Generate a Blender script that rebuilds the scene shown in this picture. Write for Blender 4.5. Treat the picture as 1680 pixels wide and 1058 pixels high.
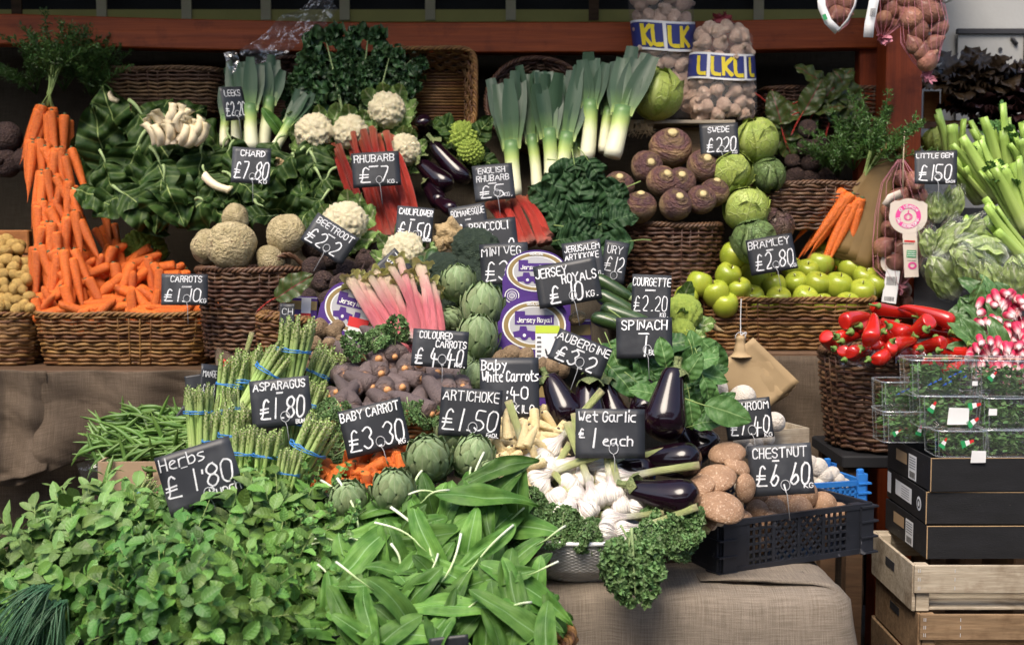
import bpy, math, random
import numpy as np
from mathutils import Vector, Matrix, Quaternion, noise
random.seed(7); RNG = np.random.default_rng(7)
sc = bpy.context.scene
for o in list(bpy.data.objects): bpy.data.objects.remove(o)
COL = sc.collection
# ------------------------------------------------------------------ camera, sky, sun, exposure
F = 2028.0; PITCH = math.atan(144 / F); CAMZ = 1.5
cam = bpy.data.cameras.new("camera"); camo = bpy.data.objects.new("camera", cam); COL.objects.link(camo)
cam.sensor_width = 36; cam.lens = 36 * F / 1680; cam.clip_start = .05; cam.clip_end = 500
camo.location = (0, 0, CAMZ); camo.rotation_euler = (math.pi / 2 - PITCH, 0, 0)
cam.dof.use_dof = True; cam.dof.focus_distance = 2.9; cam.dof.aperture_fstop = 5.0
sc.camera = camo
world = bpy.data.worlds.new("World"); sc.world = world; world.use_nodes = True
wn = world.node_tree; bg = wn.nodes["Background"]
sky = wn.nodes.new("ShaderNodeTexSky"); sky.sky_type = 'NISHITA'; sky.sun_disc = False
SUN_EL, SUN_AZ = math.radians(55), math.radians(200)      # azimuth clockwise from +Y: behind the camera, a little left
sky.sun_elevation = SUN_EL; sky.sun_rotation = SUN_AZ; sky.dust_density = 3.0; sky.air_density = 1.0; sky.ozone_density = .6
bg.inputs[1].default_value = .135; wn.links.new(sky.outputs[0], bg.inputs[0])
sun = bpy.data.lights.new("sun", 'SUN'); suno = bpy.data.objects.new("sun", sun); COL.objects.link(suno)
sun.energy = 1.8; sun.angle = math.radians(32); sun.color = (1, .90, .76)
sd = Vector((math.sin(SUN_AZ) * math.cos(SUN_EL), math.cos(SUN_AZ) * math.cos(SUN_EL), math.sin(SUN_EL)))
suno.rotation_euler = sd.to_track_quat('Z', 'Y').to_euler()
sc.view_settings.view_transform = 'Standard'; sc.view_settings.look = 'None'
sc.view_settings.exposure = 1.15; sc.view_settings.gamma = 1
sc.cycles.max_bounces = 7; sc.cycles.transparent_max_bounces = 16; sc.cycles.diffuse_bounces = 4
# ------------------------------------------------------------------ places: a pixel of the photograph and a real distance give a point
CP, SP = math.cos(PITCH), math.sin(PITCH)
def W(px, py, d):
    u = (px - 840) / F; v = (529 - py) / F
    dy = CP + v * SP; t = d / dy
    return Vector((u * t, d, CAMZ + (-SP + v * CP) * t))
_PY = [40, 100, 200, 260, 330, 400, 450, 500, 560, 620, 700, 780, 850, 950, 1058]
_DD = [4.4, 4.35, 4.25, 4.12, 3.95, 3.7, 3.5, 3.3, 3.12, 2.95, 2.72, 2.55, 2.45, 2.25, 2.15]
def D(py): return float(np.interp(py, _PY, _DD))           # the slope of the heaped display
def mm(px, d): return px * d / F
U = random.uniform
# ------------------------------------------------------------------ mesh builder
class MB:
    def __init__(s): s.V = []; s.Fc = []; s.L = []; s.MI = []; s.n = 0; s.mi = 0
    def add(s, V, Fc, lc=None, M=None):
        V = np.asarray(V, float).reshape(-1, 3)
        if M is not None:
            A = np.array(M); V = V @ A[:3, :3].T + A[:3, 3]
        s.V.append(V); s.L.append(np.zeros((len(V), 2)) if lc is None else np.asarray(lc, float).reshape(-1, 2))
        k = s.n
        for f in Fc: s.Fc.append([i + k for i in f]); s.MI.append(s.mi)
        s.n += len(V)
    def grid(s, P, wrap=False, lc=None, M=None):
        a, b = P.shape[:2]; Fc = []
        for i in range(a - 1):
            for j in range(b if wrap else b - 1):
                k = (j + 1) % b
                Fc.append([i * b + j, i * b + k, (i + 1) * b + k, (i + 1) * b + j])
        s.add(P.reshape(-1, 3), Fc, lc, M)
    def tube(s, path, r, n=8, cap=True, M=None, t0=0., t1=1.):
        P = np.array([tuple(p) for p in path], float); m = len(P)
        R = np.full(m, r) if np.isscalar(r) else np.asarray(r, float)
        T = np.gradient(P, axis=0); T /= np.linalg.norm(T, axis=1)[:, None] + 1e-9
        a = np.array([0, 0, 1.]) if abs(T[0, 2]) < .9 else np.array([1., 0, 0])
        x = np.cross(a, T[0]); x /= np.linalg.norm(x)
        G = np.zeros((m, n, 3)); lc = np.zeros((m, n, 2)); ang = np.arange(n) * 2 * np.pi / n
        for i in range(m):
            x = x - T[i] * (x @ T[i]); x /= np.linalg.norm(x) + 1e-9; y = np.cross(T[i], x)
            G[i] = P[i] + R[i] * (np.cos(ang)[:, None] * x + np.sin(ang)[:, None] * y)
            lc[i, :, 0] = t0 + (t1 - t0) * i / (m - 1); lc[i, :, 1] = ang / np.pi - 1
        k = s.n; s.grid(G, True, lc, M)
        if cap:
            s.Fc.append([k + j for j in range(n)][::-1]); s.Fc.append([k + (m - 1) * n + j for j in range(n)]); s.MI += [s.mi] * 2
    def lathe(s, prof, n=16, M=None, rad=None, axis=None):
        m = len(prof); ang = np.arange(n) * 2 * np.pi / n; G = np.zeros((m, n, 3)); lc = np.zeros((m, n, 2))
        for i, (r, z) in enumerate(prof):
            rr = r * (rad(ang, i / (m - 1)) if rad else 1)
            off = axis(i / (m - 1)) if axis else (0, 0)
            G[i, :, 0] = rr * np.cos(ang) + off[0]; G[i, :, 1] = rr * np.sin(ang) + off[1]; G[i, :, 2] = z
            lc[i, :, 0] = i / (m - 1); lc[i, :, 1] = ang / np.pi - 1
        k = s.n; s.grid(G, True, lc, M)
        if prof[0][0] > 1e-6: s.Fc.append([k + j for j in range(n)][::-1]); s.MI.append(s.mi)
        if prof[-1][0] > 1e-6: s.Fc.append([k + (m - 1) * n + j for j in range(n)]); s.MI.append(s.mi)
    def box(s, lo, hi, M=None, b=0.0):
        x0, y0, z0 = lo; x1, y1, z1 = hi
        if b <= 0:
            V = [(x0, y0, z0), (x1, y0, z0), (x1, y1, z0), (x0, y1, z0), (x0, y0, z1), (x1, y0, z1), (x1, y1, z1), (x0, y1, z1)]
            s.add(V, [(3, 2, 1, 0), (4, 5, 6, 7), (0, 1, 5, 4), (1, 2, 6, 5), (2, 3, 7, 6), (3, 0, 4, 7)], [(v[0], v[2]) for v in V], M)
        else:
            V = []; Fc = []
            def ring(z, e): return [(x0 + e + b, y0 + e, z), (x1 - e - b, y0 + e, z), (x1 - e, y0 + e + b, z), (x1 - e, y1 - e - b, z), (x1 - e - b, y1 - e, z), (x0 + e + b, y1 - e, z), (x0 + e, y1 - e - b, z), (x0 + e, y0 + e + b, z)]
            for z, e in ((z0, b), (z0 + b, 0), (z1 - b, 0), (z1, b)): V += ring(z, e)
            for i in range(3):
                for j in range(8): k = (j + 1) % 8; Fc.append([i * 8 + j, i * 8 + k, i * 8 + 8 + k, i * 8 + 8 + j])
            Fc.append(list(range(8))[::-1]); Fc.append([24 + j for j in range(8)])
            s.add(V, Fc, [(v[0], v[2]) for v in V], M)
    def blob(s, fn, n=24, m=14, M=None):                       # fn(unit vector) -> radius or point
        th = np.linspace(0, np.pi, m + 1); ph = np.arange(n) * 2 * np.pi / n
        G = np.zeros((m + 1, n, 3)); lc = np.zeros((m + 1, n, 2))
        for i, t in enumerate(th):
            for j, p in enumerate(ph):
                u = Vector((math.sin(t) * math.cos(p), math.sin(t) * math.sin(p), -math.cos(t)))
                r = fn(u); G[i, j] = r if hasattr(r, '__len__') else u * r
                lc[i, j] = (i / m, p / math.pi - 1)
        s.grid(G, True, lc, M)
    def leaf(s, M, L, Wd, droop=.6, fold=.25, ruf=0., rf=3., n=7, m=4, a=.8, b=.8, ph=None, th0=0., tipw=0.0, basew=0.0, crump=0.):
        ph = U(0, 6.28) if ph is None else ph
        t = np.linspace(0, 1, n + 1); q = np.linspace(-1, 1, m + 1)
        w = Wd / 2 * np.maximum(np.sin(np.pi * np.clip(t, 0, 1) ** a), 0) ** b
        w = np.maximum(w, Wd / 2 * (basew * (1 - t) + tipw * t)) + 1e-4
        th = th0 + droop * t; c = np.cos(th) * L / n; z = -np.sin(th) * L / n
        cy = np.concatenate([[0], np.cumsum((c[1:] + c[:-1]) / 2)]); cz = np.concatenate([[0], np.cumsum((z[1:] + z[:-1]) / 2)])
        h = fold * np.abs(q)[None, :] * w[:, None]
        if ruf:
            h = h + ruf * Wd * (np.sin(rf * 2 * np.pi * t[:, None] + ph + 1.7 * np.sign(q)[None, :]) * q[None, :] ** 2 * np.sin(np.pi * np.clip(t, .02, 1))[:, None] ** .5)
        if crump: h = h + crump * Wd * np.array([[noise.noise(Vector((i * .5 * 8 / n + ph * 9, j * .9 * 8 / m / 2, ph))) for j in range(m + 1)] for i in range(n + 1)]) * np.minimum(1, t * 4)[:, None]
        G = np.zeros((n + 1, m + 1, 3)); G[:, :, 0] = q[None, :] * w[:, None]
        G[:, :, 1] = cy[:, None] + np.sin(th)[:, None] * h; G[:, :, 2] = cz[:, None] + np.cos(th)[:, None] * h
        lc = np.zeros((n + 1, m + 1, 2)); lc[:, :, 0] = t[:, None]; lc[:, :, 1] = q[None, :]
        s.grid(G, False, lc, M)
    def mesh(s, name, mats, smooth=True):
        me = bpy.data.meshes.new(name)
        V = np.concatenate(s.V) if s.V else np.zeros((0, 3)); Lc = np.concatenate(s.L) if s.L else np.zeros((0, 2))
        me.from_pydata(V.tolist(), [], s.Fc)
        at = me.attributes.new("lc", 'FLOAT_VECTOR', 'POINT')
        at.data.foreach_set("vector", np.concatenate([Lc, np.zeros((len(Lc), 1))], 1).astype(np.float32).ravel())
        for m_ in (mats if isinstance(mats, (list, tuple)) else [mats]): me.materials.append(m_)
        me.polygons.foreach_set("use_smooth", [smooth] * len(me.polygons))
        if any(s.MI): me.polygons.foreach_set("material_index", s.MI)
        me.update(); return me
def Tm(v): return Matrix.Translation(Vector(v))
def fr(d, up=(0, 0, 1), loc=(0, 0, 0)):                        # frame: local Y = d, local Z ~ up
    y = Vector(d).normalized(); z = Vector(up); z = z - y * z.dot(y)
    if z.length < 1e-4: z = Vector((1, .1, .2)); z = z - y * z.dot(y)
    z.normalize(); x = y.cross(z); M = Matrix((x, y, z)).transposed().to_4x4(); M.translation = Vector(loc); return M
def aim(d, roll=0.): return (Vector((0, 0, 1)).rotation_difference(Vector(d).normalized()) @ Quaternion((0, 0, 1), roll)).to_matrix().to_4x4()
def rrot(): return Quaternion((random.gauss(0, 1), random.gauss(0, 1), random.gauss(0, 1), random.gauss(0, 1))).normalized().to_matrix().to_4x4()
def rdir(): return Vector((random.gauss(0, 1), random.gauss(0, 1), random.gauss(0, 1))).normalized()
def sph(c, r, n=10, m=7): return [(r * math.sin(math.pi * i / m), c - r * math.cos(math.pi * i / m)) for i in range(m + 1)]
# ------------------------------------------------------------------ things
def tag(o, label=None, cat=None, group=None, kind=None):
    if label: o['label'] = label
    if cat: o['category'] = cat
    if group: o['group'] = group
    if kind: o['kind'] = kind
    return o
def link(name, data, parent=None):
    o = bpy.data.objects.new(name, data); COL.objects.link(o)
    if parent is not None: o.parent = parent
    return o
def put(k, M=None, label=None, group=None, s=1.0):
    """k = (name, category, parts); parts = [(name, mesh, sub-parts, label)]. One thing with its own part objects."""
    name, cat, parts = k
    M = M if M is not None else Matrix()
    S = Matrix.Diagonal((s, s, s, 1)) if np.isscalar(s) else Matrix.Diagonal((s[0], s[1], s[2], 1))
    if len(parts) == 1 and not (len(parts[0]) > 2 and parts[0][2]):
        root = link(name, parts[0][1])
    else:
        root = link(name, None); root.empty_display_size = .05
        for p in parts:
            o = link(p[0], p[1], root)
            if len(p) > 3 and p[3]: o['label'] = p[3]
            for q in (p[2] if len(p) > 2 and p[2] else []): link(q[0], q[1], o)
    root.matrix_world = M @ S
    return tag(root, label, cat, group)
def span(k, A, B, w, label, group=None, roll=None, w2=None):   # stretch a unit kind (length 1 on Z) from A to B
    A, B = Vector(A), Vector(B); d = B - A
    return put(k, Tm(A) @ aim(d, U(0, 6.28) if roll is None else roll), label, group, (w, w2 or w, d.length))
def one(name, cat, mb, mat, label, group=None, kind=None, M=None, smooth=True):
    o = link(name, mb.mesh(name, mat, smooth)); tag(o, label, cat if kind is None else None, group, kind)
    if M is not None: o.matrix_world = M
    return o
# ------------------------------------------------------------------ materials
def N(nt, t, **kw):
    n = nt.nodes.new("ShaderNode" + t)
    for k, v in kw.items():
        if k.startswith("i_"):
            key = k[2:]; key = int(key) if key.isdigit() else key.replace("_", " ")
            if hasattr(v, "bl_idname") or hasattr(v, "is_output"): nt.links.new(v, n.inputs[key])
            else: n.inputs[key].default_value = v
        else: setattr(n, k, v)
    return n
def c4(c): return (c[0], c[1], c[2], 1)
def ramp(nt, fac, stops):
    r = N(nt, "ValToRGB"); e = r.color_ramp.elements
    while len(e) < len(stops): e.new(.5)
    for i, (p, c) in enumerate(stops): e[i].position = p; e[i].color = c4(c)
    nt.links.new(fac, r.inputs[0]); return r.outputs[0]
def mixc(nt, f, a, b, mode='MIX'):
    n = N(nt, "Mix", data_type='RGBA', blend_type=mode)
    for s_, v in ((0, f), (6, a), (7, b)):
        if hasattr(v, "is_output"): nt.links.new(v, n.inputs[s_])
        else: n.inputs[s_].default_value = v if s_ == 0 else c4(v)
    return n.outputs[2]
def mth(nt, op, a, b=0., clamp=False):
    n = N(nt, "Math", operation=op, use_clamp=clamp)
    for s_, v in ((0, a), (1, b)):
        if hasattr(v, "is_output"): nt.links.new(v, n.inputs[s_])
        else: n.inputs[s_].default_value = v
    return n.outputs[0]
def coords(nt, st=(1, 1, 1)):
    tc = N(nt, "TexCoord"); mp = N(nt, "Mapping"); mp.inputs["Scale"].default_value = st
    oi = N(nt, "ObjectInfo"); nt.links.new(tc.outputs["Object"], mp.inputs[0])
    ad = N(nt, "VectorMath", operation='ADD'); nt.links.new(mp.outputs[0], ad.inputs[0])
    cb = N(nt, "CombineXYZ"); m_ = mth(nt, 'MULTIPLY', oi.outputs["Random"], 37.); nt.links.new(m_, cb.inputs[0]); nt.links.new(m_, cb.inputs[2])
    nt.links.new(cb.outputs[0], ad.inputs[1]); return ad.outputs[0], oi.outputs["Random"]
def nz(nt, v, s_, d=4., r=.55): 
    n = N(nt, "TexNoise"); nt.links.new(v, n.inputs["Vector"]); n.inputs["Scale"].default_value = s_; n.inputs["Detail"].default_value = d; n.inputs["Roughness"].default_value = r; return n.outputs[0]
def finish(m, nt, col, rough=.5, bump=None, bd=.004, spec=.4, coat=0., transl=0., rnd=.12, r=None, isl=0., sss=0., coatr=.12, roughsock=None):
    b = nt.nodes["Principled BSDF"]; out = nt.nodes["Material Output"]
    if r is not None or isl:
        v = mth(nt, 'MULTIPLY_ADD', r, 2 * rnd) if r is not None else None
        if v is not None: v.node.inputs[2].default_value = 1 - rnd
        hue = None
        if isl:
            g = N(nt, "NewGeometry").outputs["Random Per Island"]
            q = mth(nt, 'MULTIPLY_ADD', g, 2 * isl); q.node.inputs[2].default_value = 1 - isl
            v = q if v is None else mth(nt, 'MULTIPLY', v, q)
            hue = mth(nt, 'MULTIPLY_ADD', g, .03 if isl < .5 else .02); hue.node.inputs[2].default_value = .49
        h = N(nt, "HueSaturation"); nt.links.new(v, h.inputs["Value"]); nt.links.new(col, h.inputs["Color"])
        if hue is not None: nt.links.new(hue, h.inputs["Hue"])
        col = h.outputs[0]
    if hasattr(col, "is_output"): nt.links.new(col, b.inputs["Base Color"])
    else: b.inputs["Base Color"].default_value = c4(col)
    b.inputs["Roughness"].default_value = rough; b.inputs["Specular IOR Level"].default_value = spec
    if roughsock is not None: nt.links.new(roughsock, b.inputs["Roughness"])
    b.inputs["Coat Weight"].default_value = coat; b.inputs["Coat Roughness"].default_value = coatr
    if sss: b.inputs["Subsurface Weight"].default_value = sss; b.inputs["Subsurface Radius"].default_value = (.01, .006, .003); b.inputs["Subsurface Scale"].default_value = .3
    if bump is not None:
        bn = N(nt, "Bump"); bn.inputs["Strength"].default_value = 1; bn.inputs["Distance"].default_value = bd
        nt.links.new(bump, bn.inputs["Height"]); nt.links.new(bn.outputs[0], b.inputs["Normal"])
    if transl:
        t = N(nt, "BsdfTranslucent"); mx = N(nt, "MixShader"); mx.inputs[0].default_value = transl
        if hasattr(col, "is_output"): nt.links.new(col, t.inputs[0])
        else: t.inputs[0].default_value = c4(col)
        nt.links.new(b.outputs[0], mx.inputs[1]); nt.links.new(t.outputs[0], mx.inputs[2]); nt.links.new(mx.outputs[0], out.inputs[0])
    return m
def newm(name):
    m = bpy.data.materials.new(name); m.use_nodes = True; return m, m.node_tree
def mat(name, c1, c2=None, s_=30, st=(1, 1, 1), rough=.5, bd=0., bs=None, thr=(.35, .65), spot=None, det=4., **kw):
    m, nt = newm(name); v, r = coords(nt, st); c2 = c2 or tuple(x * .75 for x in c1)
    f = nz(nt, v, s_, det); col = ramp(nt, f, [(thr[0], c1), (thr[1], c2)])
    if spot:                                                   # (colour, scale, threshold, softness)
        g = nz(nt, v, spot[1], 3.); g = N(nt, "MapRange", i_Value=g, i_1=spot[2], i_2=spot[2] + spot[3]).outputs[0]
        col = mixc(nt, g, col, spot[0])
    return finish(m, nt, col, rough, nz(nt, v, bs or s_ * 2) if bd else None, bd, r=r, **kw)
def attr(nt):
    a = N(nt, "Attribute", attribute_name="lc"); sx = N(nt, "SeparateXYZ"); nt.links.new(a.outputs["Vector"], sx.inputs[0]); return a.outputs["Vector"], sx.outputs[0], sx.outputs[1]
def gmat(name, stops, amp=.1, s_=10, st=(1, 1, 1), rough=.5, bd=0., bs=None, **kw):   # colour along the length of a thing
    m, nt = newm(name); v, r = coords(nt, st); _, x, y = attr(nt)
    f = nz(nt, v, s_); x = mth(nt, 'ADD', x, mth(nt, 'MULTIPLY', mth(nt, 'SUBTRACT', f, .5), amp * 2))
    return finish(m, nt, ramp(nt, x, stops), rough, nz(nt, v, bs or s_ * 2) if bd else None, bd, r=r, **kw)
def lmat(name, c1, c2, vein=None, vw=.05, side=7., sideamt=.35, rough=.42, transl=.12, isl=.25, rnd=.1, bd=.0008, nsc=25, spec=.4, base=None, par=0., **kw):
    m, nt = newm(name); v, r = coords(nt); _, x, y = attr(nt)
    col = ramp(nt, nz(nt, v, nsc), [(.35, c1), (.65, c2)])
    ay = mth(nt, 'ABSOLUTE', y); h = None
    if par:
        pl = mth(nt, 'SINE', mth(nt, 'ADD', mth(nt, 'MULTIPLY', y, 34.), mth(nt, 'MULTIPLY', nz(nt, v, 8, 2), 6.))); n2 = nz(nt, v, 3., 3); col = mixc(nt, par, col, ramp(nt, mth(nt, 'ADD', mth(nt, 'MULTIPLY', pl, .25), .5), [(.25, (.72, .78, .7)), (.7, (1.15, 1.12, 1.1))]), 'MULTIPLY'); col = mixc(nt, .8, col, ramp(nt, n2, [(.38, (.62, .72, .6)), (.6, (1.1, 1.08, 1.05))]), 'MULTIPLY')
    if base: col = mixc(nt, N(nt, "MapRange", i_Value=x, i_1=.0, i_2=.3, i_3=1., i_4=0.).outputs[0], col, base)
    if vein:
        w1 = mth(nt, 'SINE', mth(nt, 'MULTIPLY', mth(nt, 'SUBTRACT', mth(nt, 'MULTIPLY', x, 1.), mth(nt, 'MULTIPLY', ay, .16)), side * 6.283))
        sv = mth(nt, 'MULTIPLY', N(nt, "MapRange", i_Value=w1, i_1=.86, i_2=1.).outputs[0], sideamt)
        mr = N(nt, "MapRange", i_Value=ay, i_1=vw * .6, i_2=vw * 1.6, i_3=1., i_4=0.).outputs[0]
        h = mth(nt, 'MAXIMUM', sv, mr); col = mixc(nt, h, col, vein)
        h = mth(nt, 'MULTIPLY', w1, -1.) if bd else None
    return finish(m, nt, col, rough, h, bd, spec, transl=transl, isl=isl, rnd=rnd, r=r, **kw)
def clear(name, tint=(1, 1, 1), gloss=.12, rough=.08, milky=0.):
    m, nt = newm(name); out = nt.nodes["Material Output"]; nt.nodes.remove(nt.nodes["Principled BSDF"])
    t = N(nt, "BsdfTransparent"); t.inputs[0].default_value = c4(tint); g = N(nt, "BsdfGlossy"); g.inputs["Roughness"].default_value = rough
    lw = N(nt, "LayerWeight"); lw.inputs[0].default_value = .35
    f = mth(nt, 'MULTIPLY_ADD', lw.outputs["Facing"], .28); f.node.inputs[2].default_value = gloss
    v, r = coords(nt); bn = N(nt, "Bump"); bn.inputs["Distance"].default_value = .004; nt.links.new(nz(nt, v, 40, 2), bn.inputs["Height"]); nt.links.new(bn.outputs[0], g.inputs["Normal"])
    mx = N(nt, "MixShader"); nt.links.new(f, mx.inputs[0]); nt.links.new(t.outputs[0], mx.inputs[1]); nt.links.new(g.outputs[0], mx.inputs[2])
    last = mx
    if milky:
        df = N(nt, "BsdfDiffuse"); df.inputs[0].default_value = c4(tint); m2 = N(nt, "MixShader"); m2.inputs[0].default_value = milky
        nt.links.new(mx.outputs[0], m2.inputs[1]); nt.links.new(df.outputs[0], m2.inputs[2]); last = m2
    nt.links.new(last.outputs[0], out.inputs[0]); return m
def flat(name, c, rough=.6, **kw): 
    m, nt = newm(name); v, r = coords(nt)
    f = ramp(nt, nz(nt, v, 9, 3), [(.3, c), (.7, tuple(x * .86 for x in c))]); return finish(m, nt, f, rough, **kw)
def burlap(name, c1, c2, bd=.0006, dens=1500.):
    m, nt = newm(name); v, r = coords(nt); a, x, y = attr(nt)
    def threads(u, w):
        d_ = mth(nt, 'ADD', mth(nt, 'MULTIPLY', u, dens), mth(nt, 'MULTIPLY', nz(nt, a, 30, 2), 9.)); return mth(nt, 'ABSOLUTE', mth(nt, 'SINE', d_))
    h = mth(nt, 'MULTIPLY', threads(x, y), threads(y, x))
    big = nz(nt, v, 5, 5, .6); mpv = N(nt, "Mapping"); nt.links.new(a, mpv.inputs[0]); mpv.inputs["Scale"].default_value = (14, 420, 1); s1 = nz(nt, mpv.outputs[0], 1., 3)
    mpw = N(nt, "Mapping"); nt.links.new(a, mpw.inputs[0]); mpw.inputs["Scale"].default_value = (420, 14, 1); s2 = nz(nt, mpw.outputs[0], 1., 3)
    col = mixc(nt, big, c1, c2); sl = mth(nt, 'ADD', s1, s2)
    col = mixc(nt, .8, col, ramp(nt, mth(nt, 'MULTIPLY', sl, .5), [(.35, (.5, .48, .45)), (.65, (1.25, 1.25, 1.25))]), 'MULTIPLY')
    col = mixc(nt, .7, col, ramp(nt, h, [(0., (.45, .43, .4)), (.6, (1.15, 1.15, 1.15))]), 'MULTIPLY')
    return finish(m, nt, col, .9, mth(nt, 'ADD', h, sl), bd, .1)
def wood(name, c1, c2, st=(2, 40, 40), rough=.5, bd=.001, knots=True, **kw):
    m, nt = newm(name); v, r = coords(nt, st); f = nz(nt, v, 1.2, 6, .65); g = nz(nt, v, 5, 4)
    col = mixc(nt, ramp(nt, f, [(.3, (0, 0, 0)), (.7, (1, 1, 1))]), c1, c2); col = mixc(nt, .5, col, ramp(nt, g, [(.4, (.7, .65, .6)), (.6, (1.1, 1.1, 1.1))]), 'MULTIPLY')
    tc = N(nt, "TexCoord").outputs["Object"]; col = mixc(nt, N(nt, "MapRange", i_Value=nz(nt, tc, 7, 5, .65), i_1=.52, i_2=.7).outputs[0], col, mixc(nt, .72, col, (.35, .26, .18), 'MULTIPLY'))
    return finish(m, nt, col, rough, f, bd, r=r, **kw)
# ------------------------------------------------------------------ palette
MT = {}
MT['carrot'] = mat("carrot_skin", (.82, .185, .026), (.68, .13, .018), 1.5, (2, 2, 26), .38, .006, 3, spot=((.45, .16, .05), 2., .62, .14), rnd=.16, spec=.5)
MT['bcarrot'] = mat("baby_carrot_skin", (.84, .22, .04), (.72, .155, .028), 1.5, (2, 2, 20), .36, .004, 3, rnd=.12)
MT['wcarrot'] = mat("white_carrot_skin", (.93, .78, .46), (.88, .68, .34), 1.5, (2, 2, 16), .45, .006, 3, rnd=.1)
MT['pcarrot'] = gmat("purple_carrot_skin", [(0, (.42, .25, .14)), (.12, (.22, .14, .115)), (.2, (.15, .108, .10)), (.7, (.125, .095, .095)), (1, (.24, .165, .13))], .25, 2, (2, 2, 22), .6, .008, 2, rnd=.2)
MT['pcut'] = flat("purple_carrot_cut", (.62, .30, .12))
MT['stub'] = flat("dark_green_stub", (.06, .085, .03)); MT['brownstub'] = flat("brown_stub", (.07, .05, .03))
MT['aub'] = mat("aubergine_skin", (.006, .0025, .005), (.011, .0025, .007), 2, rough=.13, rnd=.2, spec=.5)
MT['calyx'] = mat("aubergine_calyx", (.22, .25, .10), (.12, .17, .06), 4, rough=.6, bd=.02)
MT['apple'] = mat("green_apple_skin", (.36, .40, .04), (.27, .34, .03), 2, rough=.3, spot=((.55, .58, .22), 28, .66, .03), coat=.25, rnd=.14)
MT['appler'] = mat("blushed_apple_skin", (.33, .40, .05), (.38, .13, .05), 1.6, rough=.3, coat=.25, thr=(.42, .58), rnd=.1)
MT['stalk'] = flat("brown_stalk", (.11, .07, .03))
MT['swede'] = gmat("swede_skin", [(0, (.36, .25, .11)), (.42, (.30, .19, .09)), (.56, (.15, .07, .055)), (.66, (.095, .042, .048)), (.76, (.16, .10, .05)), (.82, (.095, .05, .04)), (.87, (.27, .19, .08)), (.91, (.13, .08, .05)), (1, (.3, .22, .1))], .34, 2.4, (1, 1, 3), .6, .02, 8, rnd=.15)
MT['swedecut'] = flat("swede_cut_top", (.52, .42, .20))
MT['celeriac'] = mat("celeriac_skin", (.56, .46, .27), (.38, .31, .16), 5, rough=.8, bd=.015, bs=18, spot=((.16, .10, .05), 8, .60, .1), det=6)
MT['beet'] = mat("beetroot_skin", (.085, .05, .04), (.05, .028, .028), 5, rough=.75, bd=.02, bs=14, spot=((.16, .10, .07), 4, .6, .1))
MT['potato'] = mat("potato_skin", (.46, .34, .18), (.36, .25, .12), 4, rough=.6, bd=.01, bs=14, spot=((.22, .14, .07), 14, .64, .06))
MT['earthy'] = mat("earthy_potato_skin", (.32, .22, .125), (.24, .16, .09), 4, rough=.75, bd=.01, bs=14, spot=((.14, .09, .05), 9, .6, .08))
MT['newpot'] = mat("new_potato_skin", (.50, .33, .10), (.40, .25, .07), 4, rough=.5, bd=.006, bs=14, spot=((.33, .2, .08), 8, .62, .08))
MT['shallot'] = gmat("shallot_skin", [(0, (.34, .16, .10)), (.3, (.42, .20, .12)), (.7, (.30, .12, .10)), (1, (.42, .25, .14))], .2, 1.2, (6, 6, 1), .3, .01, 4, rnd=.2, coat=.2)
MT['garlic'] = mat("garlic_skin", (.92, .89, .84), (.90, .83, .79), 2, (9, 9, .7), .5, .015, 4, rnd=.06, spot=((.78, .55, .62), 2, .62, .22))
MT['dgarlic'] = mat("dry_garlic_skin", (.90, .72, .58), (.80, .56, .43), 2, (5, 5, 1), .6, .02, 4, rnd=.1, spot=((.42, .24, .12), 3, .66, .08))
def garlic_mat():
    m, nt = newm("wet_garlic_skin"); a, x, y = attr(nt); v, r = coords(nt); mp = N(nt, "Mapping"); mp.inputs["Scale"].default_value = (1.2, 26, 1); ad = N(nt, "VectorMath", operation='ADD'); nt.links.new(a, ad.inputs[0]); nt.links.new(r, ad.inputs[1]); nt.links.new(ad.outputs[0], mp.inputs[0])
    st = nz(nt, mp.outputs[0], 1., 2); f = mth(nt, 'MULTIPLY', N(nt, "MapRange", i_Value=st, i_1=.5, i_2=.72).outputs[0], N(nt, "MapRange", i_Value=x, i_1=.25, i_2=.6).outputs[0])
    col = mixc(nt, mth(nt, 'MULTIPLY', f, .8), (.93, .88, .79), (.66, .33, .45)); col = mixc(nt, N(nt, "MapRange", i_Value=x, i_1=.2, i_2=.05).outputs[0], col, (.62, .48, .32)); return finish(m, nt, col, .42, st, .01, .35, r=r, rnd=.05)
MT['garlic'] = garlic_mat()
MT['gstem'] = gmat("garlic_stem", [(0, (.90, .86, .78)), (.35, (.82, .80, .60)), (.65, (.60, .64, .28)), (.93, (.48, .54, .2)), (1, (.62, .55, .3))], .12, 3, (8, 8, .5), .5, .01, rnd=.12)
MT['portob'] = mat("brown_mushroom_cap", (.36, .215, .125), (.28, .16, .09), 3, rough=.5, bd=.003, bs=26, spot=((.62, .45, .32), 18, .56, .14), rnd=.1)
MT['wmush'] = mat("white_mushroom_cap", (.80, .74, .66), (.72, .64, .55), 5, rough=.7, bd=.008, bs=16, rnd=.05)
MT['mstem'] = flat("mushroom_stem", (.74, .64, .52), .8); MT['gill'] = flat("mushroom_gills", (.12, .075, .05), .9)
MT['pepper'] = mat("red_pepper_skin", (.52, .02, .009), (.40, .012, .009), 2, rough=.22, coat=.5, rnd=.15)
MT['gstub'] = flat("green_stub", (.14, .24, .05))
MT['bean'] = gmat("green_bean_skin", [(0, (.11, .19, .04)), (.5, (.085, .18, .035)), (1, (.14, .23, .055))], .1, 3, rough=.4, rnd=.22)
MT['asp'] = gmat("asparagus_spear", [(0, (.60, .62, .40)), (.14, (.42, .55, .19)), (.55, (.31, .47, .13)), (.76, (.30, .38, .14)), (1, (.25, .24, .13))], .06, 40, (1, 1, .3), .45, .0008, 150, rnd=.16)
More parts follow.
